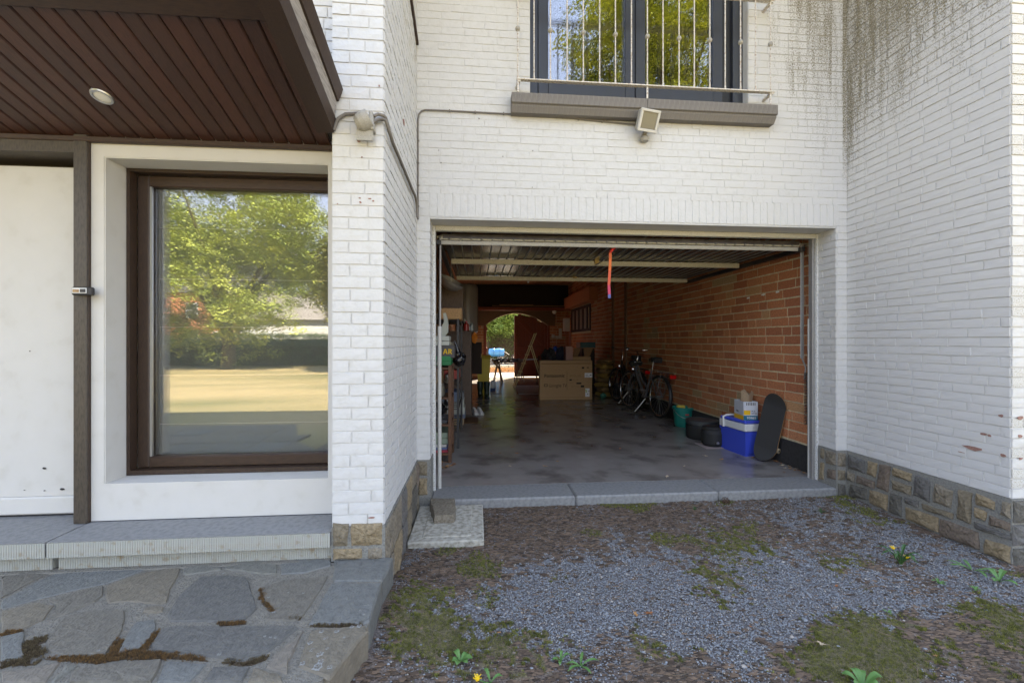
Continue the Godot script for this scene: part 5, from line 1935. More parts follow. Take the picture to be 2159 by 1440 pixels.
	# more boxes and bags crammed into the rack
	var ex := [[-0.62, -0.42, 0.262, 0.40, -5.95, -5.5, 0.30, 0.20, 0.11, "brown carton at the back of the rack's lowest grid"], [-0.50, -0.24, 0.532, 0.66, -5.95, -5.55, 0.10, 0.14, 0.22, "blue box at the back of the rack's middle grid"], [-0.66, -0.44, 0.532, 0.70, -5.4, -5.06, 0.42, 0.41, 0.38, "grey box at the front of the rack's middle grid"], [-0.66, -0.42, 0.812, 0.98, -5.4, -5.06, 0.36, 0.24, 0.13, "kraft box at the front of the rack's upper grid"], [-0.48, -0.24, 0.812, 0.93, -6.05, -5.75, 0.32, 0.05, 0.04, "red tin box at the back of the rack's upper grid"], [-0.50, -0.25, 1.135, 1.25, -6.05, -5.6, 0.06, 0.06, 0.065, "black tool case at the back of the rack's top grid"], [-0.60, -0.28, 1.586, 1.70, -6.0, -5.8, 0.40, 0.38, 0.33, "cream carton behind the cardboard box on the rack"]]
	for q in ex:
		mb = MB.new()
		mb.bx(q[0], q[1], q[2], q[3], q[4], q[5], 0.004)
		one("rack_box", mb, vc(q[6], q[7], q[8]), q[9], "box", "boxes in the black rack")
	var tools := [["garden rake", 0.85], ["broom", 0.95], ["spade", 1.1]]
	for i in 3:
		var zt := -6.35 - 0.28 * i
		var tl := thing("long_handled_tool", ["wooden garden rake leaning on the side wall", "wooden broom leaning beside the rake", "steel spade leaning beside the broom"][i], "tool", Vector3.ZERO, 0.0, "garden tools on the side wall")
		mb = MB.new()
		mb.tube([Vector3(-0.50, YF, zt), Vector3(-0.68, 1.75 + 0.08 * i, zt - 0.05)], 0.014, 7)
		part("handle", mb, M.paleplank, tl)
		mb = MB.new()
		mb.box(Vector3(-0.69, 1.78 + 0.08 * i, zt - 0.05), [Vector3(0.03, 0.03, 0.36), Vector3(0.06, 0.10, 0.30), Vector3(0.02, 0.28, 0.18)][i], 0.006)
		part("head", mb, [M.trestle, M.kraft, M.steel][i], tl)
	# stack of boxes on the floor beside the rack
	var bx := [[0.06, 0.16, vc(0.32, 0.22, 0.12), "brown"], [0.161, 0.22, vc(0.12, 0.14, 0.20), "dark blue"], [0.221, 0.33, vc(0.42, 0.44, 0.40), "white"], [0.331, 0.44, vc(0.44, 0.46, 0.42), "pale grey"], [0.441, 0.55, vc(0.25, 0.28, 0.30), "blue grey"]]
	for q in bx:
		mb = MB.new()
		mb.bx(-0.52, -0.19 + rng.randf_range(-0.02, 0.01), q[0], q[1], -6.75, -6.40, 0.004)
		one("stacked_box", mb, q[2], "%s shoe box in the floor stack beside the rack" % q[3], "box", "stack of shoe boxes")
	# --- tall cabinet with an open door, things on top
	var cn := thing("wooden_cabinet", "tall brown wooden cabinet with its dark door standing open", "cabinet")
	mb = MB.new()
	mb.bx(XLW + 0.01, -0.10, YF, 1.47, -8.3, -7.35)
	part("body", mb, M.cabinet, cn)
	mb = MB.new()
	mb.bx(XLW + 0.01, -0.06, 1.471, 1.505, -8.33, -7.32, 0.006)
	part("top", mb, M.cabinet, cn)
	mb = MB.new()
	var d0 := Vector3(-0.085, 0, -7.9)
	mb.box(Vector3(-0.01, 1.01, -7.93), Vector3(0.022, 0.60, 0.20), 0.003, Basis.from_euler(Vector3(0, 1.25, 0)))
	var dr := part("door", mb, M.darkwood, cn)
	mb = MB.new()
	mb.box(Vector3(0.075, 1.05, -7.89), Vector3(0.012, 0.08, 0.014), 0.003)
	part("handle", mb, M.brass, dr)
	var bt := 0
	for q in [[983, 0.05, 0.18, 0], [988, 0.045, 0.13, 1], [994, 0.04, 0.16, 2], [979, 0.05, 0.22, 3]]:
		var p := Pz(q[0], 699, -7.5)
		mb = MB.new()
		mb.lathe(Vector3(p.x, 1.506, -7.5 - 0.06 * bt), [Vector2(0, 0), Vector2(q[1], 0), Vector2(q[1], q[2] * 0.65), Vector2(q[1] * 0.4, q[2] * 0.8), Vector2(q[1] * 0.4, q[2]), Vector2(0, q[2])], 12)
		one("bottle", mb, [vc(0.35, 0.03, 0.02, 0.3), vc(0.35, 0.40, 0.42, 0.2), vc(0.4, 0.42, 0.38, 0.2), vc(0.5, 0.48, 0.42, 0.4)][bt], ["small red bottle on top of the wooden cabinet", "low clear bottle on top of the wooden cabinet", "grey spray bottle on top of the wooden cabinet", "cream bottle at the back of the cabinet top"][bt], "bottle", "bottles on the cabinet")
		bt += 1
	var rag := lumpy(Pz(1001, 712, -7.6), Vector3(0.05, 0.09, 0.05), 21)
	one("orange_rag", rag, vc(0.65, 0.20, 0.01), "orange and white rag hanging on the cabinet edge", "rag")
	# --- water heater on the wall
	var wh := thing("water_heater", "tall grey cylindrical water heater hung on the side wall", "water heater")
	var hp := Pz(990, 650, -9.2)
	mb = MB.new()
	mb.lathe(Vector3(hp.x - 0.06, 0, -9.25), [Vector2(0.0, 1.50), Vector2(0.18, 1.50), Vector2(0.24, 1.53), Vector2(0.245, 1.58), Vector2(0.245, 2.46), Vector2(0.235, 2.52), Vector2(0.18, 2.56), Vector2(0.0, 2.57)], 26)
	part("tank", mb, vc(0.30, 0.27, 0.25, 0.35), wh)
	mb = MB.new()
	mb.tube([Vector3(hp.x - 0.1, 1.5, -9.2), Vector3(hp.x - 0.1, 1.2, -9.2)], 0.014, 7)
	mb.tube([Vector3(hp.x + 0.02, 1.5, -9.2), Vector3(hp.x + 0.02, 1.2, -9.2)], 0.014, 7)
	part("pipe", mb, M.steel, wh)
	# lampshade-like dish hung under the ceiling
	var ds := thing("metal_dish", "round grey metal dish hanging high beside the water heater", "dish")
	var dp := Pz(951, 595, -5.3)
	mb = MB.new()
	mb.lathe(dp, [Vector2(0.0, -0.10), Vector2(0.06, -0.09), Vector2(0.12, -0.05), Vector2(0.155, 0.0), Vector2(0.16, 0.03)], 24, Basis.from_euler(Vector3(0.3, 0, -0.5)))
	part("bowl", mb, M.galv, ds)
	mb = MB.new()
	mb.tube([dp + Vector3(0, -0.02, 0), Vector3(dp.x, 2.4, dp.z), Vector3(dp.x, YC, dp.z)], 0.006, 6)
	part("hanger", mb, M.steel, ds)
	# --- yellow bin, boots, bottle, sneakers, mat
	var yb := thing("yellow_bin", "tall yellow wheelie bin with a lid beside the wooden cabinet", "bin")
	var a := Py(1003, 835, YF)
	var z := -9.9
	var p0 := Pz(1006, 760, z)
	var p1 := Pz(1033, 760, z)
	var ytop := Pz(1020, 754, z).y
	mb = MB.new()
	var e := 0.03
	var lo := [Vector3(p0.x + e, YF, z), Vector3(p1.x - e, YF, z), Vector3(p1.x - e, YF, z - 0.36), Vector3(p0.x + e, YF, z - 0.36)]
	var hi := [Vector3(p0.x - 0.01, ytop, z + 0.03), Vector3(p1.x + 0.01, ytop, z + 0.03), Vector3(p1.x + 0.01, ytop, z - 0.4), Vector3(p0.x - 0.01, ytop, z - 0.4)]
	for i in 4: mb.cq(lo[i], lo[(i + 1) % 4], hi[(i + 1) % 4], hi[i], Vector3((p0.x + p1.x) / 2, 0.6, z - 0.18))
	part("body", mb, vc(0.60, 0.46, 0.012, 0.45), yb)
	mb = MB.new()
	mb.bx(p0.x - 0.03, p1.x + 0.03, ytop + 0.002, ytop + 0.06, z - 0.42, z + 0.05, 0.02)
	part("lid", mb, vc(0.52, 0.40, 0.01, 0.45), yb)
	mb = MB.new()
	mb.tube([Vector3(p0.x - 0.02, ytop - 0.02, z + 0.05), Vector3(p1.x + 0.02, ytop - 0.02, z + 0.05)], 0.012, 8)
	part("handle", mb, vc(0.52, 0.40, 0.01), yb)
	for i in 2:
		var bx0 := Py(1012 + i * 14, 838, YF)
		boot(Vector3(bx0.x, YF, -9.45), i)
	var ct := thing("canister", "clear bottle with a blue base on the floor beside the yellow bin", "bottle")
	var cp := Py(1039, 822, YF)
	mb = MB.new()
	mb.bx(cp.x - 0.06, cp.x + 0.06, YF, 0.12, -10.9, -10.78, 0.01)
	part("base", mb, vc(0.02, 0.05, 0.16), ct)
	mb = MB.new()
	mb.bx(cp.x - 0.055, cp.x + 0.055, 0.121, 0.32, -10.9, -10.78, 0.02)
	part("body", mb, vc(0.5, 0.52, 0.52, 0.3), ct)
	for i in 2:
		var s := Py(999 + i * 11, 872, YF)
		shoe(Vector3(s.x + 0.02, YF, s.z), 1.0, vc(0.70, 0.70, 0.68), ["white sneaker on the garage floor, the one nearer the cabinet", "white sneaker on the garage floor, the one nearer the aisle"][i], "white sneakers")
	mb = MB.new()
	var ma := Py(975, 893, YF)
	mb.bx(ma.x, ma.x + 0.24, YF + 0.001, YF + 0.012, ma.z - 0.5, ma.z, 0.003)
	one("door_mat", mb, vc(0.13, 0.065, 0.025, 0.95), "small brown mat on the floor beside the shoe boxes", "mat")

func lumpy(c: Vector3, r: Vector3, sd: int, m := 14, w := 18) -> MB:
	var mb := MB.new()
	var P := []
	for j in m + 1:
		var row := []
		for i in w:
			var t := PI * j / m
			var a := TAU * i / w
			var d := Vector3(sin(t) * cos(a), cos(t), sin(t) * sin(a))
			var k := 1.0 + 0.35 * ns.get_noise_3d(d.x * 4.0 + sd, d.y * 4.0, d.z * 4.0 + sd * 3.0) + 0.12 * ns.get_noise_3d(d.x * 14.0 + sd, d.y * 14.0, d.z * 14.0)
			row.append(c + d * r * k)
		P.append(row)
	for j in m:
		for i in w:
			mb.cq(P[j][i], P[j][(i + 1) % w], P[j + 1][(i + 1) % w], P[j + 1][i], c)
	return mb

func shoe(at: Vector3, s: float, m: Material, label: String, group: String) -> void:
	var t := thing("shoe", label, "shoe", at, 0.25, group)
	var k := 0.75 + 0.25 * s
	var sole := MB.new()
	var up := MB.new()
	var prof := [[-0.13, 0.030, 0.09], [-0.10, 0.036, 0.10], [-0.03, 0.034, 0.085], [0.04, 0.040, 0.065], [0.10, 0.042, 0.045], [0.135, 0.028, 0.028]]
	for i in prof.size() - 1:
		var a: Array = prof[i]
		var b: Array = prof[i + 1]
		sole.quad(Vector3(-a[1] - 0.004, 0, a[0]) * k, Vector3(a[1] + 0.004, 0, a[0]) * k, Vector3(b[1] + 0.004, 0, b[0]) * k, Vector3(-b[1] - 0.004, 0, b[0]) * k, Vector3.DOWN)
		for sx in [-1, 1]:
			sole.quad(Vector3(sx * (a[1] + 0.004), 0, a[0]) * k, Vector3(sx * (b[1] + 0.004), 0, b[0]) * k, Vector3(sx * (b[1] + 0.004), 0.022, b[0]) * k, Vector3(sx * (a[1] + 0.004), 0.022, a[0]) * k, Vector3(sx, 0, 0))
			up.quad(Vector3(sx * a[1], 0.02, a[0]) * k, Vector3(sx * b[1], 0.02, b[0]) * k, Vector3(sx * b[1] * 0.6, b[2], b[0]) * k, Vector3(sx * a[1] * 0.6, a[2], a[0]) * k, Vector3(sx, 0.4, 0))
		up.quad(Vector3(-a[1] * 0.6, a[2], a[0]) * k, Vector3(a[1] * 0.6, a[2], a[0]) * k, Vector3(b[1] * 0.6, b[2], b[0]) * k, Vector3(-b[1] * 0.6, b[2], b[0]) * k, Vector3.UP)
	var f: Array = prof[-1]
	sole.quad(Vector3(-f[1] - 0.004, 0, f[0]) * k, Vector3(f[1] + 0.004, 0, f[0]) * k, Vector3(f[1], 0.022, f[0]) * k, Vector3(-f[1], 0.022, f[0]) * k, Vector3.BACK)
	up.quad(Vector3(-f[1], 0.02, f[0]) * k, Vector3(f[1], 0.02, f[0]) * k, Vector3(f[1] * 0.6, f[2], f[0]) * k, Vector3(-f[1] * 0.6, f[2], f[0]) * k, Vector3.BACK)
	var h: Array = prof[0]
	up.quad(Vector3(-h[1], 0.0, h[0]) * k, Vector3(h[1], 0.0, h[0]) * k, Vector3(h[1] * 0.6, h[2], h[0]) * k, Vector3(-h[1] * 0.6, h[2], h[0]) * k, Vector3.FORWARD)
	part("sole", sole, M.offwhite, t)
	part("upper", up, m, t)
	var lc := MB.new()
	for i in 4: lc.bar(Vector3(-0.02, 0.094 - i * 0.008, -0.02 + i * 0.02) * k, Vector3(0.02, 0.094 - i * 0.008, -0.02 + i * 0.02) * k, 0.006, 0.004)
	part("laces", lc, M.white, t)

func boot(at: Vector3, i: int) -> void:
	var t := thing("rubber_boot", ["dark green rubber boot against the yellow bin, the one nearer the cabinet", "dark green rubber boot against the yellow bin, the one nearer the ladder"][i], "boot", at, 0.0, "pair of rubber boots")
	var m := vc(0.016, 0.030, 0.016, 0.3)
	var mb := MB.new()
	mb.lathe(Vector3(0, 0, 0), [Vector2(0.05, 0.02), Vector2(0.055, 0.08), Vector2(0.052, 0.14), Vector2(0.066, 0.25), Vector2(0.072, 0.36), Vector2(0.066, 0.36), Vector2(0.06, 0.26)], 14)
	part("shaft", mb, m, t)
	mb = lumpy(Vector3(0, 0.05, 0.08), Vector3(0.05, 0.05, 0.12), 3, 8, 12)
	part("foot", mb, m, t)
	mb = MB.new()
	mb.bx(-0.05, 0.05, 0.0, 0.02, -0.06, 0.2, 0.006)
	part("sole", mb, M.rubber, t)

func back_area() -> void:
	# --- step ladder
	var ld := thing("step_ladder", "pale yellow folding step ladder standing open in the garage", "ladder")
	var z := -11.3
	var ft := Py(1083, 816, YF)
	var tp := Pz(1130, 702, z - 0.1)
	var m := vc(0.62, 0.52, 0.20, 0.4)
	var hinge := Vector3(lerpf(ft.x, tp.x, 0.78), lerpf(YF, tp.y, 0.78), z)
	for k in 2:
		var o := Vector3(0, 0, -0.38 * k)
		var mb := MB.new()
		mb.bar(Vector3(ft.x, YF, z) + o, Vector3(tp.x, tp.y, z) + o, 0.025, 0.06, Vector3.BACK, 0.004)
		part("rail", mb, m, ld)
		mb = MB.new()
		mb.bar(hinge + o, Vector3(hinge.x + 0.36, YF, z) + o, 0.022, 0.04, Vector3.BACK, 0.004)
		part("back_leg", mb, m, ld)
		mb = MB.new()
		mb.bar(Vector3(ft.x + 0.30, 0.82, z) + o, Vector3(hinge.x + 0.17, 0.84, z) + o, 0.012, 0.02, Vector3.BACK)
		part("stay", mb, M.steel, ld)
	for i in 5:
		var t := 0.14 + i * 0.155
		var c := Vector3(lerpf(ft.x, tp.x, t), lerpf(YF, tp.y, t), z - 0.19)
		var mb := MB.new()
		mb.box(c, Vector3(0.09, 0.02, 0.36), 0.004)
		part("step", mb, m, ld)
	# --- trestle table with tools near the doorway
	var tt := thing("trestle_table", "wooden trestle table with tools in front of the arched doorway", "table")
	var zt := -13.2
	var a := Pz(1040, 762, zt)
	var b := Pz(1108, 768, zt)
	var yt := a.y
	var mb := MB.new()
	mb.bx(a.x, b.x, yt - 0.035, yt, zt - 0.5, zt, 0.006)
	part("top", mb, M.trestle, tt)
	for x in [a.x + 0.16, b.x - 0.18]:
		for s in [-1, 1]:
			for q in [0.0, -0.45]:
				mb = MB.new()
				mb.bar(Vector3(x + 0.02 * s, yt - 0.03, zt - 0.03 + q), Vector3(x + 0.13 * s, YF, zt + (0.10 if q == 0.0 else -0.1) + q), 0.03, 0.045, Vector3.BACK)
				part("leg", mb, M.trestle, tt)
	var tn := [vc(0.05, 0.05, 0.055), vc(0.35, 0.36, 0.38), vc(0.22, 0.14, 0.08), vc(0.08, 0.10, 0.12), vc(0.30, 0.28, 0.24)]
	var nm := ["black power tool lying on the trestle table", "grey metal tool on the trestle table", "brown wooden offcut on the trestle table", "dark blue tool case on the trestle table", "pale wooden offcut at the end of the trestle table"]
	for i in 5:
		var x := lerpf(a.x + 0.08, b.x - 0.12, i / 4.0)
		mb = MB.new()
		mb.box(Vector3(x, yt + 0.035 + 0.012 * (i % 2), zt - 0.15 - 0.06 * (i % 3)), Vector3(0.20, 0.065, 0.11), 0.018, Basis.from_euler(Vector3(0, i * 0.9, 0.12 * (i % 2))))
		mb.bar(Vector3(x, yt + 0.05, zt - 0.18), Vector3(x + 0.15, yt + 0.09, zt - 0.1), 0.03, 0.03)
		one("tool", mb, tn[i], nm[i], "tool", "tools on the trestle table")
	mb = MB.new()
	mb.bar(Pz(1037, 757, -12.9), Pz(1052, 776, -12.9), 0.03, 0.06)
	mb.bar(Pz(1052, 776, -12.9), Vector3(Pz(1056, 800, -12.9).x, YF, -12.6), 0.03, 0.05)
	one("leaning_board", mb, M.paleplank, "pale board leaning against the end of the trestle table", "board")
	# --- a folded child's bicycle wheel, planks and chairs in the dark beside the ladder
	for i in 5:
		mb = MB.new()
		var x := 1.86 + i * 0.075
		mb.bar(Vector3(x, YF, -13.1 + 0.1 * (i % 2)), Vector3(x + 0.05, 0.80 + 0.06 * (i % 3), -13.5), 0.05, 0.02)
		one("leaning_plank", mb, [M.trestle, M.cabinet, M.shelfwood, M.trestle, M.paleplank][i], "plank standing upright beside the barn door behind the ladder", "plank", "upright planks by the barn door")
	var cw := thing("cart_wheel", "spoked wheel of a hand cart behind the television box", "wheel", Vector3(2.02, YF + 0.27, -11.6), 0.9)
	wheel_parts(cw, Vector3.ZERO, 0.27, 14)
	# --- television carton and the things behind it
	var bx := thing("tv_carton", "large brown television carton standing on the garage floor", "carton")
	var zc := -9.0
	var c0 := Pz(1138, 760, zc)
	var c1 := Pz(1249, 838, zc)
	mb = MB.new()
	mb.bx(c0.x, c1.x, YF, c0.y, zc - 0.17, zc, 0.006)
	part("carton", mb, M.card, bx)
	mb = MB.new()
	mb.bx(c0.x + 0.03, c1.x - 0.03, c0.y - 0.075, c0.y - 0.055, zc - 0.01, zc + 0.0015)
	mb.bx(c0.x + 0.02, c1.x - 0.18, YF + 0.05, YF + 0.056, zc - 0.01, zc + 0.0015)
	part("printed_line", mb, M.card_dark, bx)
	var I := Basis.IDENTITY
	var S := func(cx: float, cy: float) -> Vector3: return Pz(cx / 11.08 + 1120, cy / 11.08 + 720, zc + 0.002)
	lettering("print", "Panasonic", 0.070, S.call(300, 800), I, M.ink, bx, "Droid Sans", 1.3)
	lettering("print", "Google TV", 0.066, S.call(410, 1030), I, M.ink, bx)
	lettering("print", "W70L_50", 0.046, S.call(895, 800), I, M.card_dark, bx)
	lettering("print", "LED  4K", 0.030, S.call(960, 890), I, M.card_dark, bx)
	lettering("print", "HDR", 0.026, S.call(900, 970), I, M.card_dark, bx)
	lettering("print", "HDMI  USB", 0.026, S.call(930, 1048), I, M.card_dark, bx)
	mb = MB.new()
	for q in [[300, 990, 385, 1003], [300, 1040, 385, 1052], [300, 1003, 313, 1040], [372, 1003, 385, 1040], [835, 690, 841, 1120], [1060, 955, 1175, 990], [1160, 1020, 1240, 1065], [895, 875, 950, 910], [1185, 590, 1240, 630], [1300, 595, 1350, 615]]:
		var p: Vector3 = S.call(q[0], q[1])
		var r: Vector3 = S.call(q[2], q[3])
		mb.bx(p.x, r.x, r.y, p.y, zc - 0.002, zc + 0.002)
	part("print_block", mb, M.ink, bx)
	mb = MB.new()
	for q in [[1252, 730, 1430, 835], [1265, 1090, 1365, 1285]]:
		var p: Vector3 = S.call(q[0], q[1])
		var r: Vector3 = S.call(q[2], q[3])
		mb.bx(p.x, r.x, r.y, p.y, zc - 0.002, zc + 0.0022)
	var stk := part("sticker", mb, M.paper, bx)
	mb = MB.new()
	for q in [[1270, 765, 1325, 772], [1270, 790, 1335, 797], [1270, 815, 1320, 820], [1345, 805, 1360, 822], [1370, 770, 1410, 790], [1340, 1145, 1362, 1160], [1310, 1215, 1332, 1232]]:
		var p: Vector3 = S.call(q[0], q[1])
		var r: Vector3 = S.call(q[2], q[3])
		mb.bx(p.x, r.x, r.y, p.y, zc, zc + 0.003)
	part("sticker_print", mb, M.ink, stk)
	mb = MB.new()
	for q in [[1270, 1115, 1295, 1140], [1275, 1150, 1305, 1180]]:
		var p: Vector3 = S.call(q[0], q[1])
		var r: Vector3 = S.call(q[2], q[3])
		mb.bx(p.x, r.x, r.y, p.y, zc, zc + 0.003)
	part("sticker_colour", mb, vc(0.35, 0.45, 0.03), stk)
	# open carton behind, pink carton, dark bins and bags
	var ob := thing("open_carton", "open brown carton with raised flaps behind the television carton", "carton")
	mb = bpx(1208, 752, 1246, 800, -9.35, 0.35, 0.004, YF)
	part("carton", mb, M.card, ob)
	for q in [[1209, 733, 1224, 752, 0.0], [1229, 732, 1250, 751, 0.1]]:
		var p := Pz(q[0], q[1], -9.34)
		var r := Pz(q[2], q[3], -9.34)
		mb = MB.new()
		mb.prism([Vector3(p.x + 0.02 * q[4], p.y, -9.28), Vector3(r.x, p.y, -9.30), Vector3(r.x - 0.06, r.y, -9.36), Vector3(p.x + 0.4 * q[4], r.y, -9.36)], Vector3(0, 0, -0.006))
		part("flap", mb, M.card_dark, ob)
	mb = bpx(1193, 730, 1208, 800, -9.30, 0.25, 0.004, YF)
	one("pink_carton", mb, vc(0.36, 0.20, 0.16), "tall pinkish carton between the bags and the open carton", "carton")
	var bn := thing("black_bin", "black rounded bin behind the television carton", "bin")
	mb = lumpy(Pz(1157, 752, -9.7), Vector3(0.17, 0.20, 0.18), 31)
	part("body", mb, M.rubber, bn)
	mb = MB.new()
	mb.lathe(Vector3(Pz(1157, 752, -9.7).x, 0, -9.7), [Vector2(0.0, YF), Vector2(0.14, YF), Vector2(0.17, 0.9), Vector2(0.0, 0.95)], 16)
	part("base", mb, M.rubber, bn)
	one("dark_jacket", lumpy(Pz(1183, 748, -9.6), Vector3(0.12, 0.20, 0.10), 33), vc(0.012, 0.014, 0.03, 0.8), "dark blue jacket heaped beside the black bin", "jacket")
	one("blue_sack", lumpy(Pz(1171, 735, -9.75), Vector3(0.05, 0.06, 0.05), 35), vc(0.04, 0.10, 0.45), "bright blue sack peeping out behind the jacket", "sack")
	mb = bpx(1224, 721, 1256, 733, -10.4, 0.45, 0.008)
	one("teal_crate", mb, vc(0.006, 0.075, 0.075, 0.4), "dark teal plastic crate behind the open carton", "crate")
	mb = bpx(1228, 734, 1254, 800, -10.4, 0.45, 0.0, YF)
	one("crate_stand", mb, M.darkwood, "dark stand under the teal crate by the brick wall", "stand")
	# stacked firewood / bags of pellets against the wall
	for i in 8:
		var y := YF + 0.005 + i * 0.105
		mb = lumpy(Vector3(2.93 + 0.03 * sin(i * 2.0), y + 0.05, -9.55), Vector3(0.20, 0.062, 0.26), 40 + i, 10, 16)
		one("pellet_sack", mb, vc(0.30, 0.20, 0.045, 0.7) if i % 2 == 0 else vc(0.20, 0.13, 0.05, 0.7), "yellow-brown sack lying in the pile against the brick wall", "sack", "pile of yellow-brown sacks")
	# --- services on the back wall
	var bo := thing("boiler", "white boiler box with copper pipes in the back corner", "boiler")
	mb = bpx(1190, 670, 1203, 698, ZB + 0.30, 0.28, 0.01)
	part("case", mb, M.white, bo)
	for q in [[1192, 650, 1192, 670], [1197, 645, 1197, 670], [1203, 650, 1203, 730], [1208, 650, 1209, 735], [1213, 655, 1213, 735], [1194, 698, 1194, 740], [1199, 698, 1199, 740]]:
		mb = MB.new()
		mb.tube([Pz(q[0], q[1], ZB + 0.2), Pz(q[2], q[3], ZB + 0.2)], 0.022, 7)
		part("pipe", mb, vc(0.45, 0.20, 0.12, 0.4), bo)
	mb = bpx(1203, 697, 1225, 735, ZB + 0.45, 0.3, 0.01)
	one("expansion_tank", mb, vc(0.30, 0.16, 0.13), "pinkish tank under the boiler pipes", "tank")
	var k := 0
	for q in [[1164, 705, 1170, 712], [1172, 707, 1178, 713], [1179, 692, 1185, 713]]:
		mb = bpx(q[0], q[1], q[2], q[3], ZB + 0.10, 0.09, 0.006)
		one("switch_box", mb, M.offwhite, ["grey junction box on the back wall by the barn door", "small white socket box beside the junction box", "tall cream fuse box on the back wall"][k], "switch box", "boxes on the back wall")
		k += 1
	var gl := thing("globe_lamp", "small unlit white globe lamp under the loft beam", "lamp")
	var gp := Pz(1169, 657, ZB + 0.36)
	mb = MB.new()
	mb.lathe(gp, [Vector2(0.0, -0.075), Vector2(0.04, -0.065), Vector2(0.068, -0.03), Vector2(0.075, 0.0), Vector2(0.068, 0.03), Vector2(0.04, 0.065), Vector2(0.0, 0.07)], 18)
	part("globe", mb, M.white, gl)
	mb = MB.new()
	mb.tube([gp + Vector3(0, 0.06, 0), Vector3(gp.x, 2.36, gp.z)], 0.03, 8)
	part("holder", mb, M.offwhite, gl)
	var tl := thing("ceiling_tube", "short unlit white tube lamp fixed under the red ceiling", "lamp")
	mb = MB.new()
	mb.tube([Vector3(1.55, YC - 0.06, -12.6), Vector3(1.65, YC - 0.06, -13.6)], 0.03, 8)
	part("tube", mb, M.white, tl)
	mb = MB.new()
	mb.bar(Vector3(1.55, YC - 0.03, -12.6), Vector3(1.65, YC - 0.03, -13.6), 0.07, 0.03)
	part("batten", mb, M.white, tl)
	mb = MB.new()
	mb.bx(1.0, 1.75, YF + 0.001, YF + 0.006, -12.0, -10.0)
	one("floor_sheet", mb, vc(0.34, 0.27, 0.26, 0.6), "pale sheet of board lying on the floor beside the ladder", "board")

func wheel_parts(t: Node3D, c: Vector3, r: float, spokes: int, bs := Basis.IDENTITY) -> void:
	var mb := MB.new()
	mb.torus(c, r - 0.016, 0.018, bs, 40, 8)
	var ty := part("wheel", mb, M.rubber, t)
	mb = MB.new()
	mb.torus(c, r - 0.036, 0.011, bs, 40, 6)
	part("rim", mb, M.chrome, ty)
	mb = MB.new()
	for i in spokes:
		var a := TAU * i / spokes
		mb.tube([c + bs * Vector3(cos(a + 0.4) * 0.025, sin(a + 0.4) * 0.025, 0.02 * (1 if i % 2 else -1)), c + bs * Vector3(cos(a) * (r - 0.04), sin(a) * (r - 0.04), 0)], 0.0014, 4, false)
	mb.tube([c + bs * Vector3(0, 0, -0.05), c + bs * Vector3(0, 0, 0.05)], 0.018, 8)
	part("spokes", mb, M.steel, ty)

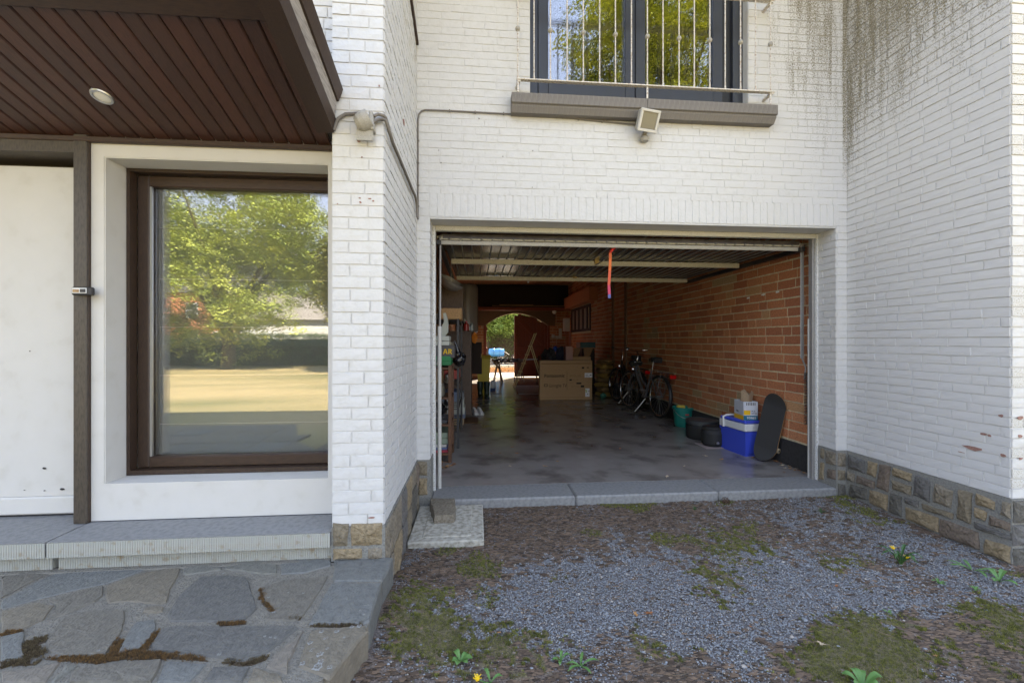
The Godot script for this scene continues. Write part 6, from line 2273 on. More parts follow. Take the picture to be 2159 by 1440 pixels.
func bicycle(label: String, rear: Vector3, front: Vector3, lean: float, fm: Material, text: String, full: bool) -> void:
	# local axes: x forward, y up; the wheels stand on y = 0
	var t := thing("bicycle", label, "bicycle", Vector3(rear.x, YF, rear.z), 0.0, "bicycles along the brick wall")
	var fwd := (front - rear)
	var wb := fwd.length()
	fwd = fwd.normalized()
	var yaw := atan2(-fwd.z, fwd.x)
	t.basis = Basis(Vector3.UP, yaw) * Basis(Vector3.RIGHT, lean)
	var R := 0.345
	var rc := Vector3(0, R, 0)
	var fc := Vector3(wb, R, 0)
	wheel_parts(t, rc, R, 28)
	wheel_parts(t, fc, R, 28, Basis(Vector3.UP, 0.12))
	var bb := Vector3(wb * 0.42, 0.28, 0)
	var sc := Vector3(wb * 0.26, 0.80, 0)
	var hl := Vector3(wb * 0.80, 0.72, 0)
	var ht := Vector3(wb * 0.775, 0.86, 0)
	var mb := MB.new()
	mb.tube([hl, hl.lerp(bb, 0.35) + Vector3(0, -0.02, 0), hl.lerp(bb, 0.75) + Vector3(0, -0.035, 0), bb], 0.024, 10)
	mb.tube([ht, ht.lerp(bb, 0.5) + Vector3(-0.02, 0.0, 0), bb.lerp(sc, 0.32)], 0.018, 10)
	mb.tube([bb, sc], 0.018, 10)
	mb.tube([hl - Vector3(-0.012, 0.03, 0), ht], 0.026, 10)
	for s in [-0.055, 0.055]:
		mb.tube([bb + Vector3(0, 0, s * 0.6), rc + Vector3(0, 0, s)], 0.011, 7)
		mb.tube([sc + Vector3(0.01, -0.12, s * 0.3), rc + Vector3(0, 0, s)], 0.009, 7)
	part("frame", mb, fm, t)
	mb = MB.new()
	for s in [-0.05, 0.05]:
		mb.tube([hl + Vector3(0.01, -0.05, s * 0.6), hl.lerp(fc, 0.5) + Vector3(0.0, 0, s), fc + Vector3(0, 0, s)], 0.012, 7)
	part("fork", mb, fm, t)
	mb = MB.new()
	mb.tube([sc - Vector3(0, 0.05, 0), sc + Vector3(-0.03, 0.12, 0)], 0.013, 8)
	mb.tube([ht, ht + Vector3(-0.03, 0.17, 0), ht + Vector3(0.02, 0.22, 0)], 0.013, 8)
	part("posts", mb, M.chrome, t)
	mb = MB.new()
	var h := ht + Vector3(0.02, 0.22, 0)
	mb.tube([h + Vector3(-0.20, 0.04, -0.28), h + Vector3(-0.10, 0.05, -0.26), h + Vector3(0.03, 0.02, -0.12), h, h + Vector3(0.03, 0.02, 0.12), h + Vector3(-0.10, 0.05, 0.26), h + Vector3(-0.20, 0.04, 0.28)], 0.011, 8)
	var hb := part("handlebar", mb, M.chrome, t)
	mb = MB.new()
	for s in [-1, 1]:
		mb.tube([h + Vector3(-0.10, 0.05, 0.262 * s), h + Vector3(-0.23, 0.04, 0.284 * s)], 0.017, 8)
	part("grip", mb, M.rubber, hb)
	# saddle
	mb = MB.new()
	var so := sc + Vector3(-0.05, 0.15, 0)
	var pr := [[-0.14, 0.075, 0.03], [-0.08, 0.095, 0.045], [0.0, 0.07, 0.03], [0.08, 0.03, 0.02], [0.15, 0.02, 0.015]]
	for i in pr.size() - 1:
		var a: Array = pr[i]
		var b: Array = pr[i + 1]
		mb.quad(so + Vector3(a[0], a[2], -a[1]), so + Vector3(a[0], a[2], a[1]), so + Vector3(b[0], b[2], b[1]), so + Vector3(b[0], b[2], -b[1]), Vector3.UP)
		for s in [-1, 1]: mb.quad(so + Vector3(a[0], a[2], s * a[1]), so + Vector3(b[0], b[2], s * b[1]), so + Vector3(b[0], -0.03, s * b[1] * 0.9), so + Vector3(a[0], -0.05, s * a[1] * 0.9), Vector3(0, 0, s))
	mb.quad(so + Vector3(-0.14, 0.03, -0.075), so + Vector3(-0.14, 0.03, 0.075), so + Vector3(-0.14, -0.05, 0.07), so + Vector3(-0.14, -0.05, -0.07), Vector3.LEFT)
	part("saddle", mb, M.rubber, t)
	# mudguards
	for q in [[rc, 0.35, 2.75], [fc, 0.9, 2.6]]:
		mb = MB.new()
		var pts := []
		for i in 15:
			var a: float = lerpf(q[1], q[2] if q[0] == rc else q[2], i / 14.0)
			if q[0] == rc: a = lerpf(0.7, 3.5, i / 14.0)
			pts.append(q[0] + Vector3(cos(a), sin(a), 0) * (R + 0.02))
		for i in 14:
			for s in [-1, 1]:
				var d0: Vector3 = (pts[i] - q[0]).normalized()
				var d1: Vector3 = (pts[i + 1] - q[0]).normalized()
				mb.quad(pts[i], pts[i + 1], pts[i + 1] + Vector3(0, 0, 0.027 * s) - d1 * 0.012, pts[i] + Vector3(0, 0, 0.027 * s) - d0 * 0.012, d0)
		part("mudguard", mb, M.chrome if q[0] == fc else M.black, t)
	# crank, chain case, stand
	mb = MB.new()
	mb.lathe(bb + Vector3(0, 0, 0.05), [Vector2(0, 0.012), Vector2(0.09, 0.012), Vector2(0.095, 0.0), Vector2(0.09, -0.012), Vector2(0, -0.012)], 18, Basis(Vector3.RIGHT, PI / 2))
	mb.bar(bb + Vector3(0, 0.0, 0.05), rc + Vector3(0.02, 0.0, 0.05), 0.02, 0.09, Vector3.BACK)
	part("chain_case", mb, M.black, t)
	mb = MB.new()
	mb.bar(bb + Vector3(0, 0, 0.07), bb + Vector3(0.11, -0.13, 0.08), 0.014, 0.022)
	mb.box(bb + Vector3(0.11, -0.13, 0.12), Vector3(0.09, 0.02, 0.08), 0.004)
	mb.bar(bb + Vector3(0, 0, -0.07), bb + Vector3(-0.11, 0.13, -0.08), 0.014, 0.022)
	mb.box(bb + Vector3(-0.11, 0.13, -0.12), Vector3(0.09, 0.02, 0.08), 0.004)
	part("crank", mb, M.steel, t)
	mb = MB.new()
	mb.tube([bb + Vector3(-0.06, -0.02, -0.03), Vector3(bb.x - 0.02, 0.02, -0.20)], 0.010, 7)
	part("kickstand", mb, M.steel, t)
	# rear carrier and light
	mb = MB.new()
	for s in [-0.06, 0.0, 0.06]: mb.tube([Vector3(0.18, 0.75, s), Vector3(-0.30, 0.75, s), Vector3(-0.36, 0.75, s * 0.6)], 0.006, 6)
	for s in [-0.07, 0.07]:
		mb.tube([rc + Vector3(0, 0, s), Vector3(-0.12, 0.75, s * 0.85)], 0.006, 6)
		mb.tube([rc + Vector3(0, 0, s), Vector3(-0.26, 0.75, s * 0.85)], 0.006, 6)
	for x in [0.1, -0.1, -0.3]: mb.tube([Vector3(x, 0.752, -0.06), Vector3(x, 0.752, 0.06)], 0.005, 6)
	part("carrier", mb, M.chrome, t)
	mb = MB.new()
	mb.box(Vector3(-0.37, 0.70, 0), Vector3(0.035, 0.06, 0.11), 0.01)
	part("rear_light", mb, vc(0.55, 0.008, 0.008, 0.2), t)
	mb = MB.new()
	mb.lathe(hl + Vector3(0.10, 0.02, 0), [Vector2(0, -0.04), Vector2(0.03, -0.03), Vector2(0.036, 0.02), Vector2(0, 0.025)], 12, Basis(Vector3.BACK, -PI / 2))
	part("headlamp", mb, M.chrome, t)
	if text:
		var d := (bb - hl).normalized()
		lettering("frame_print", text, 0.030, hl.lerp(bb, 0.30) + Vector3(0, -0.035, 0.026), Basis(d, Vector3.BACK.cross(d).normalized(), Vector3.BACK), M.black, t)

func right_side() -> void:
	var gm := vc(0.20, 0.20, 0.205, 0.3)
	gm.metallic = 0.5
	# first bicycle: seen from its own left
	var r0 := Py(1398, 880, YF)
	var f0 := Py(1328, 857, YF)
	r0.x = 2.99
	f0.x = 2.88
	var d := (f0 - r0).normalized()
	bicycle("dark grey city bicycle with a red rear light leaning by the brick wall", r0, r0 + d * 1.12, 0.06, gm, "BATAVUS", true)
	var r1 := Vector3(3.02, YF, -7.75)
	bicycle("black bicycle standing behind the grey one against the brick wall", r1, r1 + Vector3(-0.05, 0, -1.1), 0.05, M.black, "", false)
	var sb := thing("saddle_cover", "black saddle cover with white letters on the bicycle behind", "saddle cover")
	var sp := Pz(1341, 765, -7.65)
	var mb := MB.new()
	mb.box(sp, Vector3(0.24, 0.10, 0.16), 0.035, Basis.from_euler(Vector3(0, 0.2, 0)))
	part("cover", mb, M.rubber, sb)
	lettering("print", "PUCH", 0.045, sp + Vector3(-0.06, 0.005, 0.088), Basis.from_euler(Vector3(0, 0.2, 0)), M.paper, sb)
	var tb := lumpy(Py(1272, 838, YF) + Vector3(0, 0.05, 0), Vector3(0.07, 0.05, 0.06), 61)
	one("green_bottle_bag", tb, vc(0.03, 0.16, 0.10, 0.3), "small crumpled green bag on the floor beside the sacks", "bag")
	# --- bucket
	var bc := Py(1440, 898, YF)
	var bk := thing("green_bucket", "teal plastic bucket with a wire handle beside the bicycles", "bucket", Vector3(bc.x, YF, bc.z))
	var tm := vc(0.012, 0.20, 0.165, 0.4)
	mb = MB.new()
	mb.lathe(Vector3.ZERO, [Vector2(0, 0.004), Vector2(0.105, 0.0), Vector2(0.112, 0.02), Vector2(0.137, 0.25), Vector2(0.150, 0.255), Vector2(0.152, 0.285), Vector2(0.146, 0.29), Vector2(0.140, 0.28), Vector2(0.108, 0.02), Vector2(0, 0.016)], 28)
	part("pail", mb, tm, bk)
	mb = MB.new()
	var hp := []
	for i in 13:
		var a := PI * i / 12.0
		hp.append(Vector3(cos(a) * 0.156, 0.26 - sin(a) * 0.12, 0.03 + sin(a) * 0.14))
	mb.tube(hp, 0.0035, 6)
	part("handle", mb, M.steel, bk)
	mb = MB.new()
	mb.box(Vector3(0.0, 0.19, 0.134), Vector3(0.055, 0.018, 0.004), 0.001, Basis.from_euler(Vector3(-0.1, 0, 0)))
	part("badge", mb, vc(0.6, 0.05, 0.05), bk)
	mb = MB.new()
	mb.box(Vector3(bc.x - 0.01, YF + 0.27, bc.z - 0.04), Vector3(0.12, 0.07, 0.06), 0.012)
	one("yellow_sponge", mb, vc(0.55, 0.42, 0.06, 0.95), "yellow sponge sticking out of the teal bucket", "sponge")
	# --- black tubs
	var t0 := Py(1490, 922, YF)
	var tu := thing("black_tub", "wide black round tub with a grey ribbed lid", "tub", Vector3(minf(t0.x, 2.94), YF, t0.z))
	mb = MB.new()
	mb.lathe(Vector3.ZERO, [Vector2(0, 0), Vector2(0.185, 0.0), Vector2(0.195, 0.02), Vector2(0.198, 0.15), Vector2(0.185, 0.19), Vector2(0, 0.19)], 28)
	part("pot", mb, M.rubber, tu)
	mb = MB.new()
	mb.lathe(Vector3.ZERO, [Vector2(0.19, 0.185), Vector2(0.20, 0.19), Vector2(0.20, 0.235), Vector2(0.18, 0.245), Vector2(0.17, 0.235), Vector2(0, 0.232)], 36)
	part("lid", mb, vc(0.045, 0.05, 0.052, 0.4), tu)
	var t1 := Py(1520, 938, YF)
	var tv := thing("small_black_tub", "smaller black tub with a drain plug beside the cool box", "tub", Vector3(2.84, YF, t1.z + 0.02))
	mb = MB.new()
	mb.lathe(Vector3.ZERO, [Vector2(0, 0), Vector2(0.10, 0.0), Vector2(0.125, 0.04), Vector2(0.13, 0.16), Vector2(0.115, 0.20), Vector2(0.12, 0.22), Vector2(0.11, 0.235), Vector2(0, 0.225)], 26)
	part("pot", mb, M.rubber, tv)
	mb = MB.new()
	mb.lathe(Vector3(-0.01, 0.06, 0.118), [Vector2(0, 0.02), Vector2(0.015, 0.018), Vector2(0.018, 0.0)], 12, Basis(Vector3.RIGHT, PI / 2))
	part("plug", mb, M.steel, tv)
	mb = MB.new()
	mb.bx(2.68, 2.95, YF + 0.001, YF + 0.007, t1.z - 0.10, t1.z + 0.16)
	one("newspaper", mb, vc(0.30, 0.24, 0.23, 0.9), "folded newspaper lying under the black tubs", "newspaper")
	# --- cool box
	var A := Py(1572, 963, YF)
	var cx := thing("cool_box", "blue cool box with a white band and a white handle", "cool box", Vector3(A.x, YF, A.z), 0.10)
	var w := minf(0.24, XRW - 0.03 - A.x)
	var dp := 0.42
	var blue := vc(0.045, 0.075, 0.50, 0.4)
	var h := 0.375
	mb = MB.new()
	var lo := [Vector3(0.012, 0, -0.012), Vector3(w - 0.012, 0, -0.012), Vector3(w - 0.012, 0, -dp + 0.012), Vector3(0.012, 0, -dp + 0.012)]
	var mi := [Vector3(0, 0.27, 0), Vector3(w, 0.27, 0), Vector3(w, 0.27, -dp), Vector3(0, 0.27, -dp)]
	var o := Vector3(w / 2, 0.15, -dp / 2)
	for i in 4: mb.cq(lo[i], lo[(i + 1) % 4], mi[(i + 1) % 4], mi[i], o)
	part("body", mb, blue, cx)
	mb = MB.new()
	mb.bx(0.05, w - 0.03, 0.03, 0.25, -0.006, 0.0006, 0.0)
	part("front_inset", mb, blue, cx)
	mb = MB.new()
	mb.bx(-0.004, w + 0.004, 0.271, 0.352, -dp - 0.004, 0.004, 0.008)
	part("band", mb, vc(0.62, 0.63, 0.63, 0.45), cx)
	mb = MB.new()
	mb.bx(-0.002, w, 0.353, h + 0.012, -dp, 0.0, 0.014)
	part("lid", mb, blue, cx)
	mb = MB.new()
	mb.tube([Vector3(-0.012, 0.27, -dp * 0.80), Vector3(-0.016, 0.385, -dp * 0.80), Vector3(0.03, 0.402, -dp * 0.80), Vector3(w - 0.02, 0.402, -dp * 0.80)], 0.012, 8)
	part("handle", mb, vc(0.62, 0.62, 0.61), cx)
	# --- carton with tones print
	var top := YF + h + 0.013
	var tc := thing("printed_carton", "small open white carton printed yellow and blue on the cool box", "carton", Vector3(A.x + 0.02, top, A.z - 0.06), -0.12)
	var cw := 0.155
	var cl := 0.21
	var ch := 0.205
	mb = MB.new()
	mb.bx(0, 0.004, 0, ch, -cl, 0)
	mb.bx(cw - 0.004, cw, 0, ch, -cl, 0)
	mb.bx(0.004, cw - 0.004, 0, ch, -0.004, 0)
	mb.bx(0.004, cw - 0.004, 0, ch, -cl, -cl + 0.004)
	mb.bx(0.004, cw - 0.004, 0, 0.004, -cl + 0.004, -0.004)
	part("carton", mb, vc(0.52, 0.54, 0.58), tc)
	mb = MB.new()
	mb.bx(-0.0012, 0.003, 0.001, 0.05, -cl + 0.001, -0.001)
	mb.bx(0.004, 0.075, 0.06, 0.11, -0.003, 0.0012)
	part("yellow_print", mb, vc(0.72, 0.42, 0.006), tc)
	mb = MB.new()
	mb.bx(0.0, cw, 0.001, 0.052, -0.003, 0.0013)
	part("blue_print", mb, vc(0.005, 0.12, 0.20), tc)
	lettering("print", "TONES", 0.024, Vector3(0.035, 0.026, 0.0016), I_(), M.paper, tc, "Droid Sans", 1.3)
	lettering("print", "PC'S", 0.016, Vector3(0.085, 0.10, 0.0006), I_(), M.ink, tc, "Droid Sans", 1.3)
	lettering("print", "OF 54", 0.016, Vector3(0.085, 0.075, 0.0006), I_(), M.ink, tc, "Droid Sans", 1.3)
	lettering("print", "TONES", 0.017, Vector3(-0.001, 0.085, -0.17), Basis(Vector3(0, 0, 1), Vector3.UP, Vector3(-1, 0, 0)), M.ink, tc)
	mb = MB.new()
	for i in 6: mb.bx(0.03 + i * 0.018, 0.038 + i * 0.018, 0.165, 0.195, -0.001, 0.0009)
	part("bar_marks", mb, M.ink, tc)
	var pg := thing("paper_bag", "crumpled brown paper bag standing behind the printed carton", "paper bag")
	var pc := Vector3(A.x + 0.12, top, A.z - 0.20)
	mb = MB.new()
	var lo2 := []
	var hi2 := []
	for i in 10:
		var a := TAU * i / 10
		lo2.append(pc + Vector3(cos(a) * 0.05, 0.01, sin(a) * 0.06))
		hi2.append(pc + Vector3(cos(a) * (0.055 + 0.012 * (i % 2)) + 0.03, 0.27 + 0.025 * (i % 3), sin(a) * (0.065 + 0.01 * (i % 2))))
	for i in 10: mb.cq(lo2[i], lo2[(i + 1) % 10], hi2[(i + 1) % 10], hi2[i], pc + Vector3(0, 0.1, 0))
	part("bag", mb, M.kraft, pg)
	# --- skateboard leaning on the wall
	var sk := thing("skateboard", "skateboard with black grip standing on its tail against the brick wall", "skateboard")
	var P0 := Py(1608, 969, YF + 0.012)
	var P1 := Px(1640, 830, XRW - 0.055)
	var ax := (P1 - P0).normalized()
	var nn := Vector3(-0.90, 0, 0.43)
	nn = (nn - ax * nn.dot(ax)).normalized()
	var sd := ax.cross(nn).normalized()
	var half := P0.distance_to(P1) / 2
	var mid := (P0 + P1) / 2
	var ring := []
	var hw := 0.115
	for i in 36:
		var a := TAU * (i + 0.5) / 36
		var lx := sin(a)
		var ly := cos(a)
		var along_m := (half - hw * 1.25) * signf(ly) + hw * 1.25 * ly
		var kick := 0.055 * pow(maxf(0.0, absf(along_m) / half - 0.62) / 0.38, 1.6)
		ring.append(mid + ax * along_m + sd * hw * lx + nn * kick)
	mb = MB.new()
	var dk := MB.new()
	for i in 36:
		var j := (i + 1) % 36
		var pa: Vector3 = ring[i]
		var pb: Vector3 = ring[j]
		var ca := mid + ax * (pa - mid).dot(ax) + nn * (pa - mid).dot(nn)
		var cb := mid + ax * (pb - mid).dot(ax) + nn * (pb - mid).dot(nn)
		mb.quad(pa, pb, cb, ca, nn)
		dk.quad(pa - nn * 0.0015, pb - nn * 0.0015, cb - nn * 0.012, ca - nn * 0.012, -nn)
		dk.quad(pa - nn * 0.0005, pb - nn * 0.0005, pb - nn * 0.012, pa - nn * 0.012, (pa + pb) * 0.5 - (ca + cb) * 0.5)
		dk.quad(pa - nn * 0.012, pb - nn * 0.012, cb - nn * 0.012, ca - nn * 0.012, -nn)
	part("grip_tape", mb, mat(Color(0.13, 0.125, 0.12), 0.9, M.fine, 20.0), sk)
	part("deck", dk, vc(0.45, 0.27, 0.12), sk)
	for s in [-0.22, 0.22]:
		var tc2: Vector3 = mid + ax * s - nn * 0.05
		mb = MB.new()
		mb.tube([tc2 - sd * 0.10, tc2 + sd * 0.10], 0.006, 6)
		mb.box(tc2 + nn * 0.02, Vector3(0.04, 0.04, 0.04), 0.006, Basis(ax, nn, ax.cross(nn)))
		var tr := part("truck", mb, M.steel, sk)
		for e in [-1, 1]:
			mb = MB.new()
			var wc: Vector3 = tc2 + sd * 0.10 * e
			mb.tube([wc - sd * 0.017, wc + sd * 0.017], 0.027, 16)
			part("wheel", mb, vc(0.42, 0.34, 0.22), tr)
			mb = MB.new()
			mb.tube([wc - sd * 0.019, wc + sd * 0.019], 0.010, 10)
			part("bearing", mb, M.blackmetal, tr)

func I_() -> Basis: return Basis.IDENTITY

func dead_leaf(sd: int, s: float) -> MB:
	var r := RandomNumberGenerator.new()
	r.seed = sd
	var mb := MB.new()
	var k := 14
	var ring := []
	for i in k:
		var a := TAU * i / k
		var lobes := 0.62 + 0.38 * cos(a * 5.0 + sd) * (0.6 + 0.4 * r.randf())
		ring.append(Vector3(cos(a) * s * 1.0 * lobes, s * r.randf_range(0.02, 0.38), sin(a) * s * 0.62 * lobes))
	for i in k: mb.tri(Vector3(0, s * 0.08, 0), ring[i], ring[(i + 1) % k], Vector3.UP)
	mb.tube([Vector3(0, s * 0.06, 0), Vector3(-s * 1.2, s * 0.2, s * 0.2)], s * 0.03, 4)
	return mb

func floor_bits() -> void:
	var cols := [vc(0.26, 0.105, 0.035, 0.8), vc(0.36, 0.20, 0.08, 0.8), vc(0.42, 0.33, 0.22, 0.8), vc(0.17, 0.075, 0.03, 0.8)]
	var ms := []
	for k in 6: ms.append(dead_leaf(k, 1.0).mesh())
	var spots := [[1080, 943, 0], [1035, 957, 3], [1053, 956, 3], [1089, 956, 0], [1176, 973, 1], [1148, 983, 1], [1075, 983, 2], [1308, 946, 0], [1359, 879, 1], [1308, 1310, 0], [1444, 983, 2], [1489, 962, 2], [1522, 969, 1], [1588, 965, 1], [1514, 943, 1], [1407, 1005, 2]]
	for i in spots.size():
		var q: Array = spots[i]
		if q[1] > 1100: continue
		var p := Py(q[0], q[1], YF)
		leaf_at(ms[i % 6], p + Vector3(0, 0.001, 0), 0.030, cols[q[2]], "curled dry oak leaf lying on the garage floor", "dry leaves on the garage floor")
	for i in 14:
		var p := Py([926, 934, 942, 950, 955, 945, 930, 938][i % 8] + rng.randf_range(-4, 4), rng.randf_range(972, 990), YF)
		leaf_at(ms[i % 6], p + Vector3(0, 0.002 + 0.004 * (i % 3), 0), 0.028, cols[i % 2], "dry leaf in the drift at the foot of the wooden shelf", "leaf drift by the shelf")
	for i in 14:
		var p := Py(rng.randf_range(1640, 1700), rng.randf_range(968, 1000), YF)
		p.x = minf(p.x, XRW - 0.05)
		leaf_at(ms[i % 6], p + Vector3(0, 0.002 + 0.004 * (i % 3), 0), 0.024, cols[i % 3], "dry leaf in the drift below the skateboard wall", "leaf drift by the brick wall")
	var gr := [[1340, 1293, 1], [1368, 1291, 0], [1732, 1354, 2], [1053, 1342, 1], [820, 1247, 0], [1974, 1382, 1], [1310, 1139, 2], [1765, 1232, 0], [1583, 1318, 0], [1100, 1297, 2]]
	var names := ["brown oak leaf on the gravel, half of a pair", "brown oak leaf on the gravel touching another leaf", "pale leaf on the mossy soil near the gravel edge", "orange leaf scrap at the rim of the gravel", "orange leaf beside the terrace edge stone", "tan leaf lying on mossy soil among needles", "pale wood chip on the bare soil", "rusty leaf scrap in the middle of the gravel", "rusty leaf scrap at the gravel's far rim", "pale leaf scrap among grey chippings"]
	for i in gr.size():
		var q: Array = gr[i]
		var p := Py(q[0], q[1], 0.0)
		p.y = ground_y(p.x, p.z) + 0.006
		leaf_at(ms[i % 6], p, 0.030 if i < 3 else 0.014, cols[q[2]], names[i], "dead leaves on the driveway")
	# pine cone by the threshold
	var pc := Py(1530, 1058, 0.0)
	var cn := thing("pine_cone", "small brown pine cone lying in front of the threshold", "pine cone", Vector3(pc.x, ground_y(pc.x, pc.z) + 0.02, pc.z))
	var mb := MB.new()
	for i in 46:
		var t := i / 46.0
		var a := i * 2.4
		var r := 0.024 * sin(PI * (0.12 + 0.83 * t))
		var c := Vector3((t - 0.5) * 0.055, sin(a) * r, cos(a) * r)
		var d := Vector3(0.3, sin(a), cos(a)).normalized()
		mb.tri(c, c + d * 0.012 + Vector3(0, cos(a), -sin(a)) * 0.007, c + d * 0.012 - Vector3(0, cos(a), -sin(a)) * 0.007, Vector3(0.6, 0, 0) + d)
	part("scale", mb, vc(0.10, 0.06, 0.035), cn)
	mb = lumpy(Vector3.ZERO, Vector3(0.026, 0.017, 0.017), 3, 8, 10)
	part("core", mb, vc(0.06, 0.035, 0.02), cn)

func leaf_at(m: Mesh, p: Vector3, s: float, mt: Material, label: String, group: String) -> void:
	var o := MeshInstance3D.new()
	o.name = numbered("dead_leaf")
	o.mesh = m
	add_child(o)
	o.set_surface_override_material(0, mt)
	o.transform = Transform3D(Basis.from_euler(Vector3(rng.randf_range(-0.15, 0.15), rng.randf() * TAU, rng.randf_range(-0.15, 0.15))).scaled(Vector3.ONE * s * rng.randf_range(0.8, 1.2)), p)
	tag(o, label, "leaf", group)

func weed_leaf(l: float, w: float, rise: float, jag: float, sd: int) -> MB:
	var mb := MB.new()
	var n := 12
	var L0 := []
	var R0 := []
	var C0 := []
	for i in n + 1:
		var t := float(i) / n
		var x := l * t
		var y := rise * sin(t * 2.2) * l
		var ww := w * pow(sin(PI * clampf(t * 0.92 + 0.04, 0, 1)), 0.8) * (0.35 + 0.65 * t if t < 0.7 else 1.0)
		if i % 2 == 1: ww *= 1.0 - jag
		C0.append(Vector3(x, y, 0))
		L0.append(Vector3(x - jag * 0.01, y + ww * 0.25, ww))
		R0.append(Vector3(x - jag * 0.01, y + ww * 0.25, -ww))
	for i in n:
		mb.quad(C0[i], C0[i + 1], L0[i + 1], L0[i], Vector3.UP)
		mb.quad(C0[i], C0[i + 1], R0[i + 1], R0[i], Vector3.UP)
	return mb

func weeds() -> void:
	var g := [mat(Color(0.05, 0.13, 0.025), 0.6), mat(Color(0.085, 0.18, 0.04), 0.6), mat(Color(0.035, 0.09, 0.02), 0.6)]
	for m in g: m.backlight = Color(0.3, 0.4, 0.1)
	var yl := vc(0.80, 0.52, 0.004)
	# [px, py, leaves, length, width, rise, jag, tone, flowers]
	var W := [
		[1900, 1185, 9, 0.11, 0.016, 0.75, 0.55, 2, 2, "flowering dandelion with yellow heads beside the stone plinth"],
		[2052, 1200, 6, 0.115, 0.013, 0.25, 0.25, 1, 0, "flat dandelion rosette with long pale leaves near the return wall"],
		[2108, 1223, 4, 0.10, 0.022, 0.5, 0.25, 1, 0, "broad leaved weed growing near the return wall corner"],
		[970, 1412, 6, 0.045, 0.018, 0.6, 0.15, 1, 0, "small round leaved weed in the moss"],
		[1224, 1402, 5, 0.075, 0.011, 0.3, 0.5, 1, 0, "toothed dandelion seedling on the mossy soil"],
		[1182, 1394, 4, 0.04, 0.010, 0.7, 0.3, 1, 0, "tiny upright weed beside the toothed seedling"],
		[1820, 1446, 7, 0.07, 0.02, 0.7, 0.1, 1, 0, "big fresh green broad leaved weed at the driveway's near end"],
		[1733, 1080, 5, 0.035, 0.009, 0.7, 0.3, 2, 0, "tiny green weed in the gravel near the threshold"],
		[1980, 1224, 5, 0.04, 0.010, 0.5, 0.3, 1, 0, "little weed in the moss between two dandelions"],
		[2058, 1240, 5, 0.03, 0.009, 0.6, 0.3, 1, 0, "very small weed below the flat rosette"],
		[1872, 1287, 3, 0.025, 0.008, 0.5, 0.2, 1, 0, "single sprout at the far moss edge"],
		[1465, 1072, 4, 0.03, 0.008, 0.6, 0.4, 2, 0, "dark little sprout on the soil by the threshold"],
		[1034, 1447, 3, 0.05, 0.012, 0.6, 0.3, 1, 1, "single yellow dandelion flower in the moss"]]
	for q in W:
		var p := Py(q[0], q[1], 0.0)
		var t := thing("weed", q[9], "plant", Vector3(p.x, ground_y(p.x, p.z), p.z), 0.0, "weeds in the driveway")
		for i in q[2]:
			var o := part("leaf", weed_leaf(q[3] * rng.randf_range(0.7, 1.15), q[4], q[5] * rng.randf_range(0.7, 1.2), q[6], i), g[q[7]], t)
			o.rotation.y = TAU * i / q[2] + rng.randf_range(-0.4, 0.4)
		for i in q[8]:
			var h: float = (0.10 if i == 0 else 0.05) if q[2] > 3 else 0.02
			var tip := Vector3(-0.05 + 0.07 * i, h, 0.02 * i)
			var mb := MB.new()
			mb.tube([Vector3.ZERO, tip * Vector3(0.6, 0.6, 0.6), tip], 0.0022, 5)
			part("stalk", mb, g[1], t)
			mb = MB.new()
			for k in 22:
				var a := TAU * k / 22
				var r := 0.017 - 0.006 * (k % 2)
				mb.tri(tip, tip + Vector3(cos(a - 0.12) * r, 0.006 + 0.004 * (k % 3), sin(a - 0.12) * r), tip + Vector3(cos(a + 0.12) * r, 0.006 + 0.004 * (k % 3), sin(a + 0.12) * r), Vector3.UP)
			mb.lathe(tip, [Vector2(0.008, 0.0), Vector2(0.009, 0.006), Vector2(0.0, 0.010)], 10)
			part("flower", mb, yl, t)

func clump(sd: int, n: int, size: float, spread: float) -> ArrayMesh:
	var r := RandomNumberGenerator.new()
	r.seed = sd
	var mb := MB.new()
	for i in n:
		var p := Vector3(r.randfn(), r.randfn() * 0.7, r.randfn()) * spread * 0.5
		var a := r.randf() * TAU
		var d := Vector3(cos(a), r.randf_range(-0.6, 0.3), sin(a)).normalized()
		var s := d.cross(Vector3(r.randf_range(-0.5, 0.5), 1, r.randf_range(-0.5, 0.5))).normalized()
		var l := size * r.randf_range(0.7, 1.3)
		var nn := s.cross(d)
		if nn.y < 0: nn = -nn
		mb.col = Color(1, 1, 1) * r.randf_range(0.75, 1.1)
		mb.tri(p, p + d * l * 0.5 + s * l * 0.32 + nn * l * 0.05, p + d * l, nn)
		mb.tri(p, p + d * l * 0.5 - s * l * 0.32 + nn * l * 0.05, p + d * l, nn)
	return mb.mesh()

